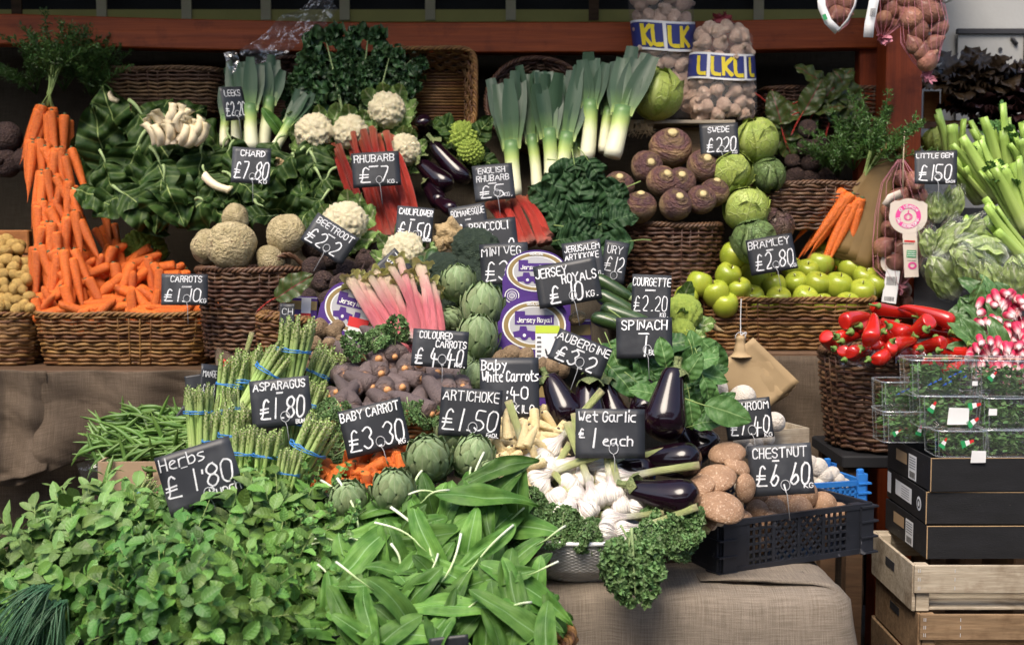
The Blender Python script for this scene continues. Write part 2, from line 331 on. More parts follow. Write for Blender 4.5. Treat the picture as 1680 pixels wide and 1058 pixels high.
MT['aspscale'] = lmat("asparagus_scale", (.27, .26, .13), (.18, .18, .085), isl=.3, transl=0)
MT['band'] = flat("blue_rubber_band", (.05, .22, .55), .5)
MT['leek'] = gmat("leek_shaft", [(0, (.78, .76, .58)), (.45, (.74, .75, .48)), (.68, (.42, .53, .16)), (.85, (.15, .27, .08)), (1, (.07, .14, .06))], .07, 30, (1, 1, .12), .4, .0006, 90, rnd=.06)
MT['leekl'] = gmat("leek_leaf", [(0, (.36, .46, .14)), (.16, (.095, .17, .055)), (.4, (.035, .072, .036)), (1, (.03, .065, .036))], .05, 30, (14, .6, 1), .45, .0005, 60, rnd=.12)
MT['curd'] = mat("cauliflower_curd", (.90, .82, .58), (.80, .70, .44), 14, rough=.8, bd=.01, bs=50, rnd=.05, sss=.1)
MT['cleaf'] = lmat("cauliflower_leaf", (.14, .23, .06), (.20, .30, .09), (.52, .56, .32), .09, 5, .4)
MT['cabbage'] = lmat("pale_cabbage_leaf", (.27, .36, .07), (.20, .30, .05), (.40, .47, .17), .02, 9, .28, transl=.05, isl=.06, bd=.0012)
MT['savoy'] = lmat("savoy_leaf", (.13, .20, .07), (.18, .26, .09), (.30, .37, .16), .025, 11, .3, transl=.05, isl=.08, bd=.002)
MT['purpcab'] = lmat("purple_cabbage_leaf", (.10, .05, .06), (.16, .10, .07), (.2, .13, .11), .03, 9, .25, transl=.03)
MT['broc'] = mat("broccoli_head", (.075, .115, .07), (.045, .078, .052), 9, rough=.8, bd=.03, bs=42, rnd=.12)
MT['brocst'] = flat("broccoli_stalk", (.25, .33, .14))
MT['roman'] = mat("romanesco_head", (.38, .48, .08), (.27, .38, .06), 9, rough=.7, bd=.006, bs=60, rnd=.08)
MT['artic'] = lmat("artichoke_bract", (.25, .32, .16), (.19, .255, .115), (.30, .35, .20), .05, 0, 0, .6, 0, .12, .08, 0, 9)
MT['celery'] = gmat("celery_stalk", [(0, (.62, .66, .35)), (.3, (.42, .54, .15)), (1, (.30, .46, .09))], .06, 8, (1, 1, .1), .35, .0006, 60, rnd=.14)
MT['rhub'] = gmat("rhubarb_skin", [(0, (.66, .24, .18)), (.12, (.62, .075, .05)), (.8, (.52, .045, .035)), (1, (.56, .16, .09))], .16, 3, (8, 8, .4), .33, .02, 3, rnd=.3)
MT['pink'] = gmat("forced_rhubarb_skin", [(0, (.85, .70, .62)), (.12, (.74, .20, .22)), (.6, (.72, .19, .22)), (.84, (.80, .50, .42)), (1, (.80, .68, .46))], .14, 3, (8, 8, .5), .35, .01, 3, rnd=.14)
MT['pinkl'] = lmat("rhubarb_leaf_stub", (.58, .56, .17), (.70, .66, .34), None, isl=.3)
MT['kale'] = lmat("curly_kale", (.10, .185, .06), (.15, .25, .085), None, isl=.35, transl=.1, rough=.5)
MT['dkale'] = lmat("dark_kale", (.03, .07, .024), (.05, .105, .034), None, isl=.3, transl=.1)
MT['kstem'] = flat("kale_stalk", (.30, .40, .17))
MT['mint'] = lmat("mint_leaf", (.10, .205, .036), (.16, .285, .055), (.20, .35, .12), .03, 6, .1, .46, .16, .4, .12, .0002)
MT['pars'] = lmat("parsley_leaf", (.11, .23, .05), (.15, .30, .07), None, isl=.35, transl=.15)
MT['hstem'] = flat("herb_stem", (.24, .33, .10))
MT['dill'] = lmat("feathery_frond", (.05, .12, .035), (.08, .165, .045), None, isl=.35, transl=.15)
MT['cfrond'] = lmat("carrot_frond", (.045, .10, .02), (.075, .14, .03), None, isl=.4, transl=.15)
MT['spin'] = lmat("spinach_leaf", (.035, .09, .025), (.06, .13, .035), (.16, .26, .09), .035, 5, .16, .45, .1, .3, .15, .0006, spec=.25)
MT['spinl'] = lmat("light_spinach_leaf", (.065, .15, .038), (.10, .195, .055), (.24, .36, .14), .035, 5, .14, .5, .12, .2, .15, .0005, spec=.25)
MT['chard'] = lmat("dark_leaf", (.017, .042, .009), (.038, .068, .013), (.26, .32, .11), .022, 5, .22, .55, .1, .35, .15, .003, 9, .22)
MT['green'] = lmat("spring_green_leaf", (.017, .045, .016), (.03, .066, .023), (.10, .165, .075), .022, 6, .2, .55, .08, .35, .12, .002, 9, .22)
MT['beetl'] = lmat("beet_leaf", (.04, .065, .015), (.07, .09, .022), (.16, .03, .035), .04, 5, .25, .4, .1, .3)
MT['wildg'] = lmat("wild_garlic_leaf", (.085, .185, .036), (.135, .255, .055), (.22, .36, .15), .035, 0, 0, .5, .2, .1, .4, 0, 6, .2, par=.35)
MT['wstem'] = gmat("wild_garlic_stem", [(0, (.80, .84, .68)), (.5, (.55, .68, .35)), (1, (.28, .43, .14))], .05, rough=.35)
MT['redlet'] = lmat("red_lettuce_leaf", (.05, .028, .018), (.085, .05, .022), None, isl=.4, rough=.4)
MT['purlet'] = lmat("purple_lettuce_leaf", (.035, .014, .014), (.06, .02, .02), None, isl=.4, rough=.4)
MT['gem'] = lmat("little_gem_leaf", (.32, .42, .11), (.43, .51, .19), (.68, .70, .48), .13, 4, .3, base=(.74, .74, .58), isl=.2)
MT['rad'] = gmat("radish_skin", [(0, (.48, .02, .06)), (.42, (.52, .025, .08)), (.64, (.82, .62, .60)), (1, (.88, .82, .76))], .05, 3, rough=.35, rnd=.12)
MT['radl'] = lmat("radish_leaf", (.05, .115, .03), (.08, .16, .045), (.16, .25, .1), .035, 5, .15, .42, .1, .3, .15, .0004)
MT['cream'] = gmat("pale_chard_stem", [(0, (.78, .66, .48)), (1, (.72, .62, .40))], .1, 4, rough=.5, rnd=.08)
MT['courg'] = mat("courgette_skin", (.02, .046, .013), (.036, .07, .018), 2, (6, 6, .4), .3, 0, coat=.3, spot=((.16, .22, .09), 14, .64, .05), rnd=.15)
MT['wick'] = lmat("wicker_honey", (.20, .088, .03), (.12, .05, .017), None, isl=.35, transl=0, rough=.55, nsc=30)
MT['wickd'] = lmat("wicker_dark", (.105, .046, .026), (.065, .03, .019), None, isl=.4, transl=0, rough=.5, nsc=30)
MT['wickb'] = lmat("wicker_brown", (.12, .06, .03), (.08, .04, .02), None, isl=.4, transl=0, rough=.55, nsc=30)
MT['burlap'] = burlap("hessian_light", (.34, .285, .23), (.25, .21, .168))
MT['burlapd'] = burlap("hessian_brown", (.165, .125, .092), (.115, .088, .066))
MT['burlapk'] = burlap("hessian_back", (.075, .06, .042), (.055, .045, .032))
MT['beam'] = wood("red_stained_timber", (.44, .088, .014), (.27, .05, .01), (1.2, 30, 30), .55, .002)
MT['post'] = wood("red_stained_post", (.34, .06, .014), (.21, .036, .01), (30, 30, 1.2), .5, .002)
MT['pale'] = wood("pale_poplar", (.50, .43, .33), (.31, .255, .185), (3, 40, 40), .75, .002)
MT['old'] = wood("weathered_poplar", (.33, .215, .12), (.17, .11, .06), (3, 40, 40), .8, .002)
MT['brownw'] = wood("brown_board", (.12, .065, .035), (.07, .04, .02), (3, 30, 30), .7, .002)
MT['orangew'] = wood("orange_crate_board", (.42, .17, .05), (.32, .12, .03), (3, 30, 30), .6, .001)
MT['card'] = mat("brown_cardboard", (.40, .28, .18), (.35, .24, .15), 20, rough=.85, bd=.0006, bs=200, rnd=.05)
MT['kraft'] = mat("kraft_paper", (.40, .285, .155), (.35, .245, .13), 8, rough=.75, bd=.001, bs=25, rnd=.08)
MT['kraftd'] = mat("olive_brown_paper", (.20, .125, .045), (.15, .095, .035), 8, rough=.65, bd=.001, bs=25, rnd=.08)
MT['blackc'] = mat("black_cardboard", (.016, .016, .018), (.012, .012, .013), 14, (1, 1, 3), .55, .0006, 140, spot=((.09, .08, .075), 26, .70, .03), rnd=.05, spec=.35)
MT['edge'] = flat("raw_cardboard_edge", (.36, .24, .13), .9)
MT['board'] = mat("blackboard", (.016, .018, .022), (.026, .028, .034), 9, rough=.42, rnd=.25, spec=.4, spot=((.075, .078, .085), 10, .52, .3))
MT['chalk'] = mat("white_chalk_pen", (.80, .81, .83), (.50, .51, .54), 90, rough=.8, thr=(.4, .75))
MT['wire'] = flat("steel_wire", (.55, .56, .58), .3)
MT['purple'] = mat("purple_print", (.075, .028, .20), (.06, .022, .165), 12, rough=.4, rnd=.05)
MT['gold'] = flat("gold_print", (.28, .20, .075), .5); MT['white'] = flat("white_print", (.78, .78, .78), .55); MT['red'] = flat("red_print", (.62, .03, .03), .5)
MT['lime'] = flat("lime_print", (.50, .62, .05), .5); MT['green_p'] = flat("green_print", (.03, .30, .10), .5); MT['grey'] = flat("grey_print", (.42, .42, .44), .55)
MT['pinkp'] = flat("pink_print", (.72, .07, .30), .5); MT['yellow'] = flat("yellow_print", (.75, .60, .03), .5); MT['navy'] = flat("navy_print", (.03, .04, .19), .45)
MT['ink'] = flat("black_print", (.03, .03, .035), .6); MT['orange'] = flat("orange_print", (.70, .20, .03), .5); MT['bluep'] = flat("blue_print", (.04, .12, .5), .5)
MT['tag'] = flat("cream_tag_card", (.66, .58, .50), .6)
MT['blackp'] = mat("black_plastic", (.016, .018, .024), (.02, .022, .03), 20, rough=.42, spot=((.10, .10, .11), 40, .68, .03), spec=.5)
MT['bluepl'] = mat("blue_plastic", (.03, .19, .56), (.025, .15, .46), 20, rough=.4)
MT['darkp'] = flat("dark_tub_plastic", (.012, .014, .018), .3)
MT['bowl'] = mat("woven_plastic_strip", (.62, .60, .57), (.50, .48, .46), 30, rough=.35)
MT['string'] = flat("cream_string", (.62, .52, .36), .8); MT['netpink'] = flat("pink_net", (.62, .24, .30), .6); MT['netred'] = flat("red_net", (.20, .03, .04), .6)
MT['clear'] = clear("clear_plastic", (1, 1, 1), .07, .05); MT['film'] = clear("crumpled_film", (.97, .97, .98), .05, .08, .015)
MT['beamfilm'] = clear("beam_film", (.97, .97, 1), .14, .1, .03); MT['netfilm'] = clear("fine_pink_mesh", (1., .95, .92), -.2, .6, .07)
MT['dark'] = flat("dark_boards", (.012, .012, .014), .7); MT['concrete'] = mat("plaster", (.36, .36, .35), (.31, .31, .30), 3, rough=.9, bd=.001, bs=60)
MT['batten'] = flat("cream_batten", (.62, .56, .38), .7); MT['yellowb'] = flat("yellow_green_rail", (.50, .46, .15), .7)
MT['rim'] = clear("plastic_rim", (.9, .93, .95), .15, .15, .10); MT['hall'] = flat("dark_brick_and_iron", (.10, .09, .08), .8)  # last one: even dark tone for the added, unseen sky-blocking walls and bars
# ------------------------------------------------------------------ builders of kinds; «unit» kinds run 0..1 on Z and are stretched with span()
def vein_mat(name, c1, c2, vein, sc1=4.5, amt=.55, bd=.0):
    m, nt = newm(name); v, r = coords(nt); g = nz(nt, v, 3, 3); wv = N(nt, "Mix", data_type='VECTOR'); wv.inputs[0].default_value = .12; nt.links.new(v, wv.inputs[4]); n3 = N(nt, "TexNoise", i_Vector=v, i_Scale=2.5); nt.links.new(n3.outputs[1], wv.inputs[5])
    def edge(s_, w): vo = N(nt, "TexVoronoi", feature='DISTANCE_TO_EDGE', i_Vector=wv.outputs[1], i_Scale=s_); return N(nt, "MapRange", i_Value=vo.outputs["Distance"], i_1=0., i_2=w, i_3=1., i_4=0.).outputs[0]
    e = mth(nt, 'MAXIMUM', edge(sc1, .05), mth(nt, 'MULTIPLY', edge(sc1 * 2.6, .07), .6)); _, x, y = attr(nt); rb = N(nt, "MapRange", i_Value=mth(nt, 'ABSOLUTE', y), i_1=.02, i_2=.06, i_3=1., i_4=0.).outputs[0]; e = mth(nt, 'MAXIMUM', e, mth(nt, 'MULTIPLY', rb, .8))
    col = mixc(nt, mth(nt, 'MULTIPLY', e, amt), ramp(nt, g, [(.35, c1), (.65, c2)]), vein); return finish(m, nt, col, .45, e, .01 if not bd else bd, .35, r=r, rnd=.1)
MT['cabbage'] = vein_mat("pale_cabbage_leaf", (.33, .40, .085), (.25, .34, .06), (.48, .53, .22), 5.5, .4, .002); MT['savoy'] = vein_mat("savoy_leaf", (.11, .18, .06), (.16, .24, .075), (.30, .37, .17), 7, .45, -.006); MT['purpcab'] = vein_mat("purple_cabbage_leaf", (.085, .045, .05), (.14, .09, .06), (.22, .15, .12), 4.5, .4)
def lat(prof, mat_, n=14, name="m", rad=None, axis=None, M=None):
    mb = MB(); mb.lathe(prof, n, M, rad, axis); return mb.mesh(name, mat_)
def interp_prof(zs, rs, k=14):
    z = np.linspace(zs[0], zs[-1], k); return [(float(np.interp(a, zs, rs)), float(a)) for a in z]
def smooth_prof(pts, it=2):
    p = [np.array(q, float) for q in pts]
    for _ in range(it):
        q = [p[0]]
        for a, b in zip(p[:-1], p[1:]): q += [a * .75 + b * .25, a * .25 + b * .75]
        q.append(p[-1]); p = q
    return [(float(a[0]), float(a[1])) for a in p]
def wob(amp, f=2, s=None):
    s = U(0, 99) if s is None else s
    return lambda ang, t: 1 + amp * np.sin(f * ang + s) * math.sin(3 * t + s) + amp * .6 * math.sin(17 * t + s)
def bend(ax, ay): return lambda t: (ax * math.sin(math.pi * t), ay * math.sin(math.pi * t))
def root_kind(name, cat, m_, blunt=False, stub='stub', short=False):
    if blunt: pr = [(0, 0), (.3, .0), (.46, .02), (.5, .08), (.47, .5), (.40, .85), (.28, .96), (.10, 1.0), (0, 1.0)]
    elif short: pr = [(0, 0), (.3, 0), (.48, .03), (.5, .1), (.45, .45), (.30, .75), (.14, .92), (.03, 1.0), (0, 1.0)]
    elif m_ == 'pcarrot': pr = [(0, 0), (.3, 0), (.47, .025), (.5, .08), (.46, .4), (.36, .7), (.22, .9), (.06, 1.0), (0, 1.0)]
    else: pr = [(0, 0), (.28, 0), (.47, .02), (.5, .07), (.42, .4), (.28, .7), (.13, .87), (.04, .95), (.015, 1.04), (0, 1.05)]
    b = U(.03, .2) if m_ == 'pcarrot' else U(.1, .5); a_ = U(0, 6.28)
    body = lat(smooth_prof(pr), MT[m_], 12, name + "_root", wob(.05, 3), bend(b * math.cos(a_), b * math.sin(a_)))
    st = lat([(0, -.03), (.14, -.03), (.19, .0), (.2, .02), (0, .03)], MT[stub], 8, "crown")
    return (name, cat, [("root", body), ("crown", st)])
def variants(n, f, *a, **k): return [f(*a, **k) for _ in range(n)]
CARROT = variants(4, root_kind, "carrot", "carrot", 'carrot'); BLUNT = variants(6, root_kind, "carrot", "carrot", 'carrot', True)
BABY = variants(5, root_kind, "baby_carrot", "carrot", 'bcarrot', False, 'stub', True); WHITE = variants(5, root_kind, "white_carrot", "carrot", 'wcarrot', False, 'brownstub', True)
PURP = variants(6, root_kind, "purple_carrot", "carrot", 'pcarrot', False, 'pcut')
def aubergine(slim=False):
    w = .4 if slim else .5
    pr = [(0, 0), (.2, .0), (.24, .06), (.29, .2), (.38 if not slim else .33, .42), (w, .72), (w * .9, .88), (w * .5, .98), (0, 1.0)]
    ax, ay = U(-.15, .15), U(-.15, .15)
    body = lat(smooth_prof(pr), MT['aub'], 20, "aubergine_fruit", wob(.02, 2), bend(ax, ay))
    mb = MB(); n = 20; ang = np.arange(n) * 2 * np.pi / n; G = np.zeros((6, n, 3)); lc = np.zeros((6, n, 2))
    for i, (r, z) in enumerate([(.10, -.17), (.085, -.10), (.10, -.03), (.20, -.004), (.29, .04), (.335, .10)]):
        zz = z + (np.cos(5 * ang) * .045 + .01 if i == 5 else 0); G[i, :, 0] = r * np.cos(ang); G[i, :, 1] = r * np.sin(ang); G[i, :, 2] = zz
    mb.grid(G, True); mb.lathe([(0, -.172), (.10, -.17)], 10)
    return ("aubergine", "aubergine", [("fruit", body), ("calyx", mb.mesh("calyx", MT['calyx']))])
AUB = variants(3, aubergine); AUBS = variants(2, aubergine, True)
def apple(m_):
    pr = smooth_prof([(0, -.36), (.1, -.43), (.26, -.44), (.42, -.26), (.5, .02), (.45, .28), (.30, .42), (.14, .42), (.05, .34), (0, .31)])
    body = lat(pr, MT[m_], 18, "apple_flesh", wob(.025, 5)); mb = MB(); mb.tube([(0, 0, .3), (.02, .01, .42), (.05, .02, .5)], .022, 6)
    return ("apple", "apple", [("flesh", body), ("stalk", mb.mesh("stalk", MT['stalk']))])
APPLE = variants(3, apple, 'apple'); APPLER = apple('appler')
def swede():
    pr = smooth_prof([(0, -.5), (.05, -.48), (.22, -.40), (.43, -.16), (.5, .08), (.44, .30), (.28, .43), (.17, .47), (.13, .52), (0, .53)])
    body = lat(pr, MT['swede'], 20, "swede_root", wob(.03, 3)); cut = lat([(0, .54), (.085, .545), (.105, .53), (.12, .50)], MT['swedecut'], 14, "cut_top")
    return ("swede", "swede", [("root", body), ("cut_top", cut)])
SWEDE = variants(4, swede)
def lump(name, cat, m_, ax=(1, 1, 1), amp=.12, f=1.6, fine=0., n=20, m=14, tail=False):
    o = rdir() * 50
    def fn(u):
        r = .5 * (1 + amp * noise.noise(u * f + o) + fine * noise.noise(u * 6 + o))
        return (u.x * r * ax[0], u.y * r * ax[1], u.z * r * ax[2])
    mb = MB(); mb.blob(fn, n, m)
    if tail: mb.tube([(0, 0, -.45), (.03, 0, -.6), (.08, .03, -.85)], [.1, .04, .012], 6); mb.tube([(0, 0, .42), (0, 0, .56)], [.16, .12], 7)
    return (name, cat, [(name, mb.mesh(name, MT[m_]))])
CELERIAC = [lump("celeriac", "celeriac", 'celeriac', (1, 1, .9), .13, 1.5, .05, 30, 20) for _ in range(3)]
BEET = [lump("beetroot", "beetroot", 'beet', (1, 1, .95), .15, 1.5, .04, 18, 12, True) for _ in range(4)]
POT = [lump("potato", "potato", 'potato', (1, .82, .78), .2, 1.3) for _ in range(4)]
EARTH = [lump("potato", "potato", 'earthy', (1, .85, .8), .2, 1.3) for _ in range(4)]
NEWP = [lump("new_potato", "potato", 'newpot', (1, .8, .8), .12, 1.2) for _ in range(4)]
JERU = [lump("yam_root", "root vegetable", 'potato', (1, .7, .62), .7, 1.9, .08, 28, 18) for _ in range(2)]
def shallot():
    return ("shallot", "shallot", [("shallot", lat(smooth_prof([(0, -.5), (.12, -.48), (.36, -.3), (.45, -.02), (.34, .28), (.14, .46), (.06, .62), (0, .66)]), MT['shallot'], 14, "shallot", wob(.03, 2)))])
SHAL = variants(3, shallot)
def bulb(mat_, n=9, neck=True):
    lob = lambda ang, t: 1 + .10 * (np.abs(np.sin(n / 2 * ang)) - .6) * math.sin(math.pi * min(1, t * 1.25)) 
    pr = smooth_prof([(0, -.36), (.10, -.38), (.16, -.38), (.38, -.31), (.5, -.06), (.45, .14), (.28, .32), (.18, .48), (.15, .66), (.13, .74), (0, .75)])
    return lat(pr, MT[mat_], 36, "bulb", lob)
BULB = [("garlic_bulb", "garlic", [("garlic_bulb", bulb('dgarlic'))]) for _ in range(2)]
def wetgarlic():
    b = bulb('garlic'); mb = MB(); L = U(2.2, 3.2); k = U(-.4, .4)
    mb.tube([(0, 0, .55), (k * .1, 0, .85), (k * .4, 0, 1.5), (k, .1, L)], [.13, .15, .145, .16], 10)
    r = MB()
    for _ in range(26):
        a = U(0, 6.28); q = U(.02, .13); r.tube([(q * math.cos(a), q * math.sin(a), -.34), (q * 1.3 * math.cos(a), q * 1.3 * math.sin(a), -.43)], .012, 3)
    return ("wet_garlic", "garlic", [("bulb", b), ("stem", mb.mesh("stem", MT['gstem'])), ("roots", r.mesh("roots", MT['string']))])
WETG = variants(4, wetgarlic)
def mushroom(m_, flat_=.55, gill=True):
    h = flat_
    cap = lat(smooth_prof([(0, h * .55), (.2, h * .54), (.42, h * .34), (.5, .04), (.47, -.05), (.40, -.03), (.3, .05), (0, .06)]), MT[m_], 20, "cap", wob(.03, 3))
    stem = lat([(0, -.36), (.14, -.36), (.15, -.3), (.12, -.1), (.13, .06)], MT['mstem'], 12, "stem")
    g = lat([(.12, .02), (.3, .03), (.41, -.02)], MT['gill'], 28, "gills", lambda a, t: 1 + .03 * np.sin(14 * a))
    return ("mushroom", "mushroom", [("cap", cap), ("stem", stem), ("gills", g)])
PORT = variants(2, mushroom, 'portob', .46); CHES = variants(2, mushroom, 'portob', .95); WMUSH = variants(2, mushroom, 'wmush', 1.0)
def pepper(name="pointed_pepper", cat="pepper"):
    k = U(.3, 1.0); a_ = U(0, 6)
    body = lat(smooth_prof([(0, .02), (.12, 0), (.36, .01), (.48, .06), (.5, .15), (.40, .5), (.22, .85), (.08, .97), (0, 1)]), MT['pepper'], 14, "fruit", wob(.06, 3), bend(k * math.cos(a_), k * math.sin(a_)))
    st = lat([(0, -.13), (.09, -.13), (.08, -.04), (.2, .0), (.27, .015), (.2, .03)], MT['gstub'], 10, "stem"); return (name, cat, [("fruit", body), ("stem", st)])
PEP = variants(4, pepper); CHIL = variants(3, pepper, "chilli", "chilli")
def bean():
    mb = MB(); k = U(-2.2, 2.2); k2 = U(-1.2, 1.2)
    mb.lathe([(r, i / 8) for i, r in enumerate([.1, .3, .46, .5, .46, .5, .46, .32, .06])], 6, None, None, lambda a: (k * math.sin(math.pi * a), k2 * math.sin(math.pi * a * 1.4)))
    return ("green_bean", "green bean", [("green_bean", mb.mesh("green_bean", MT['bean']))])
BEAN = variants(6, bean)
def spear(L):
    mb = MB(); mb.tube([(0, 0, z * L) for z in np.linspace(0, 1, 9)], [.0066, .0068, .0067, .0064, .0062, .0066, .0072, .0058, .0014], 8)
    for k in range(26):
        z = L * (.72 + .28 * k / 25); a = k * 2.4; r = .0054 if k < 20 else .0036
        mb.leaf(fr((math.cos(a) * .35, math.sin(a) * .35, 1), (math.cos(a), math.sin(a), 0), (r * math.cos(a), r * math.sin(a), z)), .012 - .0002 * k, .0065, -.2, -.3, n=3, m=2)
    for k in range(4):
        z = L * U(.2, .68); a = U(0, 6.28); mb.leaf(fr((0, 0, 1), (math.cos(a), math.sin(a), 0), (.0052 * math.cos(a), .0052 * math.sin(a), z)), .011, .007, 0, -.4, n=3, m=2)
    return mb.mesh("spear", MT['asp'])
SPEAR = [spear(L) for L in (.185, .20, .195, .21)]
def asparagus(M, label, n=15, s=1.0, bandz=.6):
    root = link("asparagus_bunch", None); root.empty_display_size = .05
    R = .0066 * math.sqrt(n) * 1.0
    for i in range(n):
        r = R * math.sqrt((i + .5) / n); a = i * 2.39996 + U(-.1, .1); o = link("spear", random.choice(SPEAR), root)
        o.matrix_world = Tm((r * math.cos(a), r * math.sin(a), U(-.006, .006))) @ aim((U(-.03, .03) + .10 * r / R * math.cos(a), U(-.03, .03) + .10 * r / R * math.sin(a), 1), U(0, 6.28))
    mb = MB(); z = .2 * bandz
    for dz in (0, .003, .006): mb.tube([((R + .0075 + .1 * z) * math.cos(t), (R + .0075 + .1 * z) * math.sin(t), z + dz * U(.6, 1.4) + .002 * math.sin(2 * t + dz * 700)) for t in np.linspace(0, 2 * np.pi, 25)], .0016, 5, False)
    link("rubber_band", mb.mesh("rubber_band", MT['band']), root)
    root.matrix_world = M @ Matrix.Scale(s, 4); return tag(root, label, "asparagus", "asparagus bunches tied with blue bands")
def leek(M, label, group, L=.2, w=.034, leafL=.25, spread=.35, n=6, cut=.55):
    root = link("leek", None); mb = MB(); k = U(-.006, .006)
    mb.tube([(k * math.sin(z * 3), 0, z * L) for z in np.linspace(0, 1, 9)], [w * .46, w * .5, w * .5, w * .48, w * .48, w * .48, w * .5, w * .52, w * .5], 14)
    link("shaft", mb.mesh("shaft", MT['leek']), root)
    for i in range(n):
        x = (i / (n - 1) - .5) * 2 if n > 1 else 0; b = MB(); d = Vector((x * spread, U(-.12, .12), 1))
        b.leaf(fr(d, (0, -1 if i % 2 else 1, .1), (x * w * .2, (-1) ** i * w * .12, L * .86)), leafL * U(.8, 1.05) * (1 - .15 * abs(x)), w * U(1.0, 1.25), U(-.1, .35), .32, .02, 1.5, 8, 4, 1, .4, tipw=cut, basew=.75)
        link("leaf", b.mesh("leek_leaf", MT['leekl']), root)
    root.matrix_world = M; return tag(root, label, "leek", group)
def vor(u, f, o): d, _ = noise.voronoi(u * f + o); return d[0]
def florets(name, cat, m_, amp=.30, f=4.4, f2=11., ax=(1, 1, .72), n=64, m=34, leaves=None, nl=9, stalk=None):
    o = rdir() * 40
    def fn(u):
        a = vor(u, f, o); b = vor(u, f2, o); r = .5 * (1 + amp * (.55 - a) + amp * .45 * (.5 - b)); return (u.x * r * ax[0], u.y * r * ax[1], u.z * r * ax[2])
    mb = MB(); mb.blob(fn, n, m); parts = [("curd" if leaves else "crown", mb.mesh("curd", MT[m_]))]
    if leaves:
        for i in range(nl):
            a = i * 6.28 / nl + U(-.2, .2); b = MB(); c = Vector((math.cos(a), math.sin(a), 0))
            b.leaf(fr(c + Vector((0, 0, -.15)), (-c.x * .2, -c.y * .2, 1), c * .25 + Vector((0, 0, -.40))), U(.75, 1.0), U(.42, .6), U(-2.0, -1.5), .2, .08, 2.2, 10, 6, .9, .6, tipw=.25, crump=.2)
            parts.append(("leaf", b.mesh("leaf", MT[leaves])))
    if stalk: parts.append(("stalk", lat([(.2, -.75), (.22, -.5), (.3, -.2)], MT[stalk], 12, "stalk")))
    return (name, cat, parts)
CAULI = [florets("cauliflower", "cauliflower", 'curd', leaves='cleaf') for _ in range(3)]
BROC = [florets("broccoli", "broccoli", 'broc', .25, 3.6, 13, (1, 1, .8), stalk='brocst') for _ in range(2)]
GCAUL = [florets("green_cauliflower", "cauliflower", 'roman', .2, 3.4, 11, leaves='cleaf', nl=5)]
def romanesco():
    mb = MB(); n = 90
    for k in range(n):
        t = (k + .5) / n; a = k * 2.39996; th = 1.75 * math.sqrt(t); u = Vector((math.sin(th) * math.cos(a), math.sin(th) * math.sin(a), math.cos(th) * 1.15)); s = .05 + .09 * math.sqrt(t)
        M = Tm(u * .38) @ aim(u + Vector((0, 0, .25)), a) @ Matrix.Scale(s, 4)
        mb.lathe([(1.0, -.5), (1.05, 0), (.7, .6), (.3, 1.15), (0, 1.4)], 8, M)
        for q in range(11):
            b = q * 2.4; zz = 1.1 - q * .11; rr = .22 + .085 * q; mb.lathe([(.24, -.1), (.2, .16), (0, .3)], 5, M @ Tm((rr * math.cos(b), rr * math.sin(b), zz - .1)) @ aim((math.cos(b), math.sin(b), .8)))
    parts = [("head", mb.mesh("head", MT['roman']))]
    for i in range(6):
        a = i * 1.05; b = MB(); c = Vector((math.cos(a), math.sin(a), 0)); b.leaf(fr(c, (0, 0, 1), c * .2 + Vector((0, 0, -.3))), .6, .4, -1.4, .3, .07, 2.5, 7, 4); parts.append(("leaf", b.mesh("leaf", MT['cleaf'])))
    return ("romanesco", "romanesco", parts)
ROMA = romanesco()
def cabbage(m_):
    o = rdir() * 30; mb = MB(); mb.blob(lambda u: .46 * (1 + .04 * noise.noise(u * 2 + o)), 28, 18); parts = [("heart", mb.mesh("heart", MT[m_]))]
    for k in range(7):
        a = k * 2.2 + U(-.3, .3); b = MB(); nu, nv = 13, 13; G = np.zeros((nu, nv, 3)); lc = np.zeros((nu, nv, 2)); rr = .475 + .007 * k + .012; ph = U(0, 6)
        for i in range(nu):
            t = i / (nu - 1); th = math.pi * (1 - .93 * t) if k % 2 else math.pi * (1 - .72 * t); half = 1.15 * math.sin(math.pi * min(1, .12 + .86 * t)) ** .6
            for j in range(nv):
                q = j / (nv - 1) * 2 - 1; p = a + q * half / max(.35, math.sin(th)) * .8; lift = .03 * max(0, abs(q) - .75) * 4 * t + (.04 * max(0, t - .85) / .15) * (0 if k % 2 else 1)
                R_ = rr + lift * (1 + .5 * math.sin(9 * t + ph)) + .004 * math.sin(14 * q + ph) * math.sin(11 * t)
                G[i, j] = (R_ * math.sin(th) * math.cos(p), R_ * math.sin(th) * math.sin(p), R_ * math.cos(th)); lc[i, j] = (t, q)
        b.grid(G, False, lc); parts.append(("outer_leaf", b.mesh("outer_leaf", MT[m_])))
    return ("cabbage", "cabbage", parts)
CAB = variants(2, cabbage, 'cabbage'); SAV = cabbage('savoy'); PCAB = cabbage('purpcab')
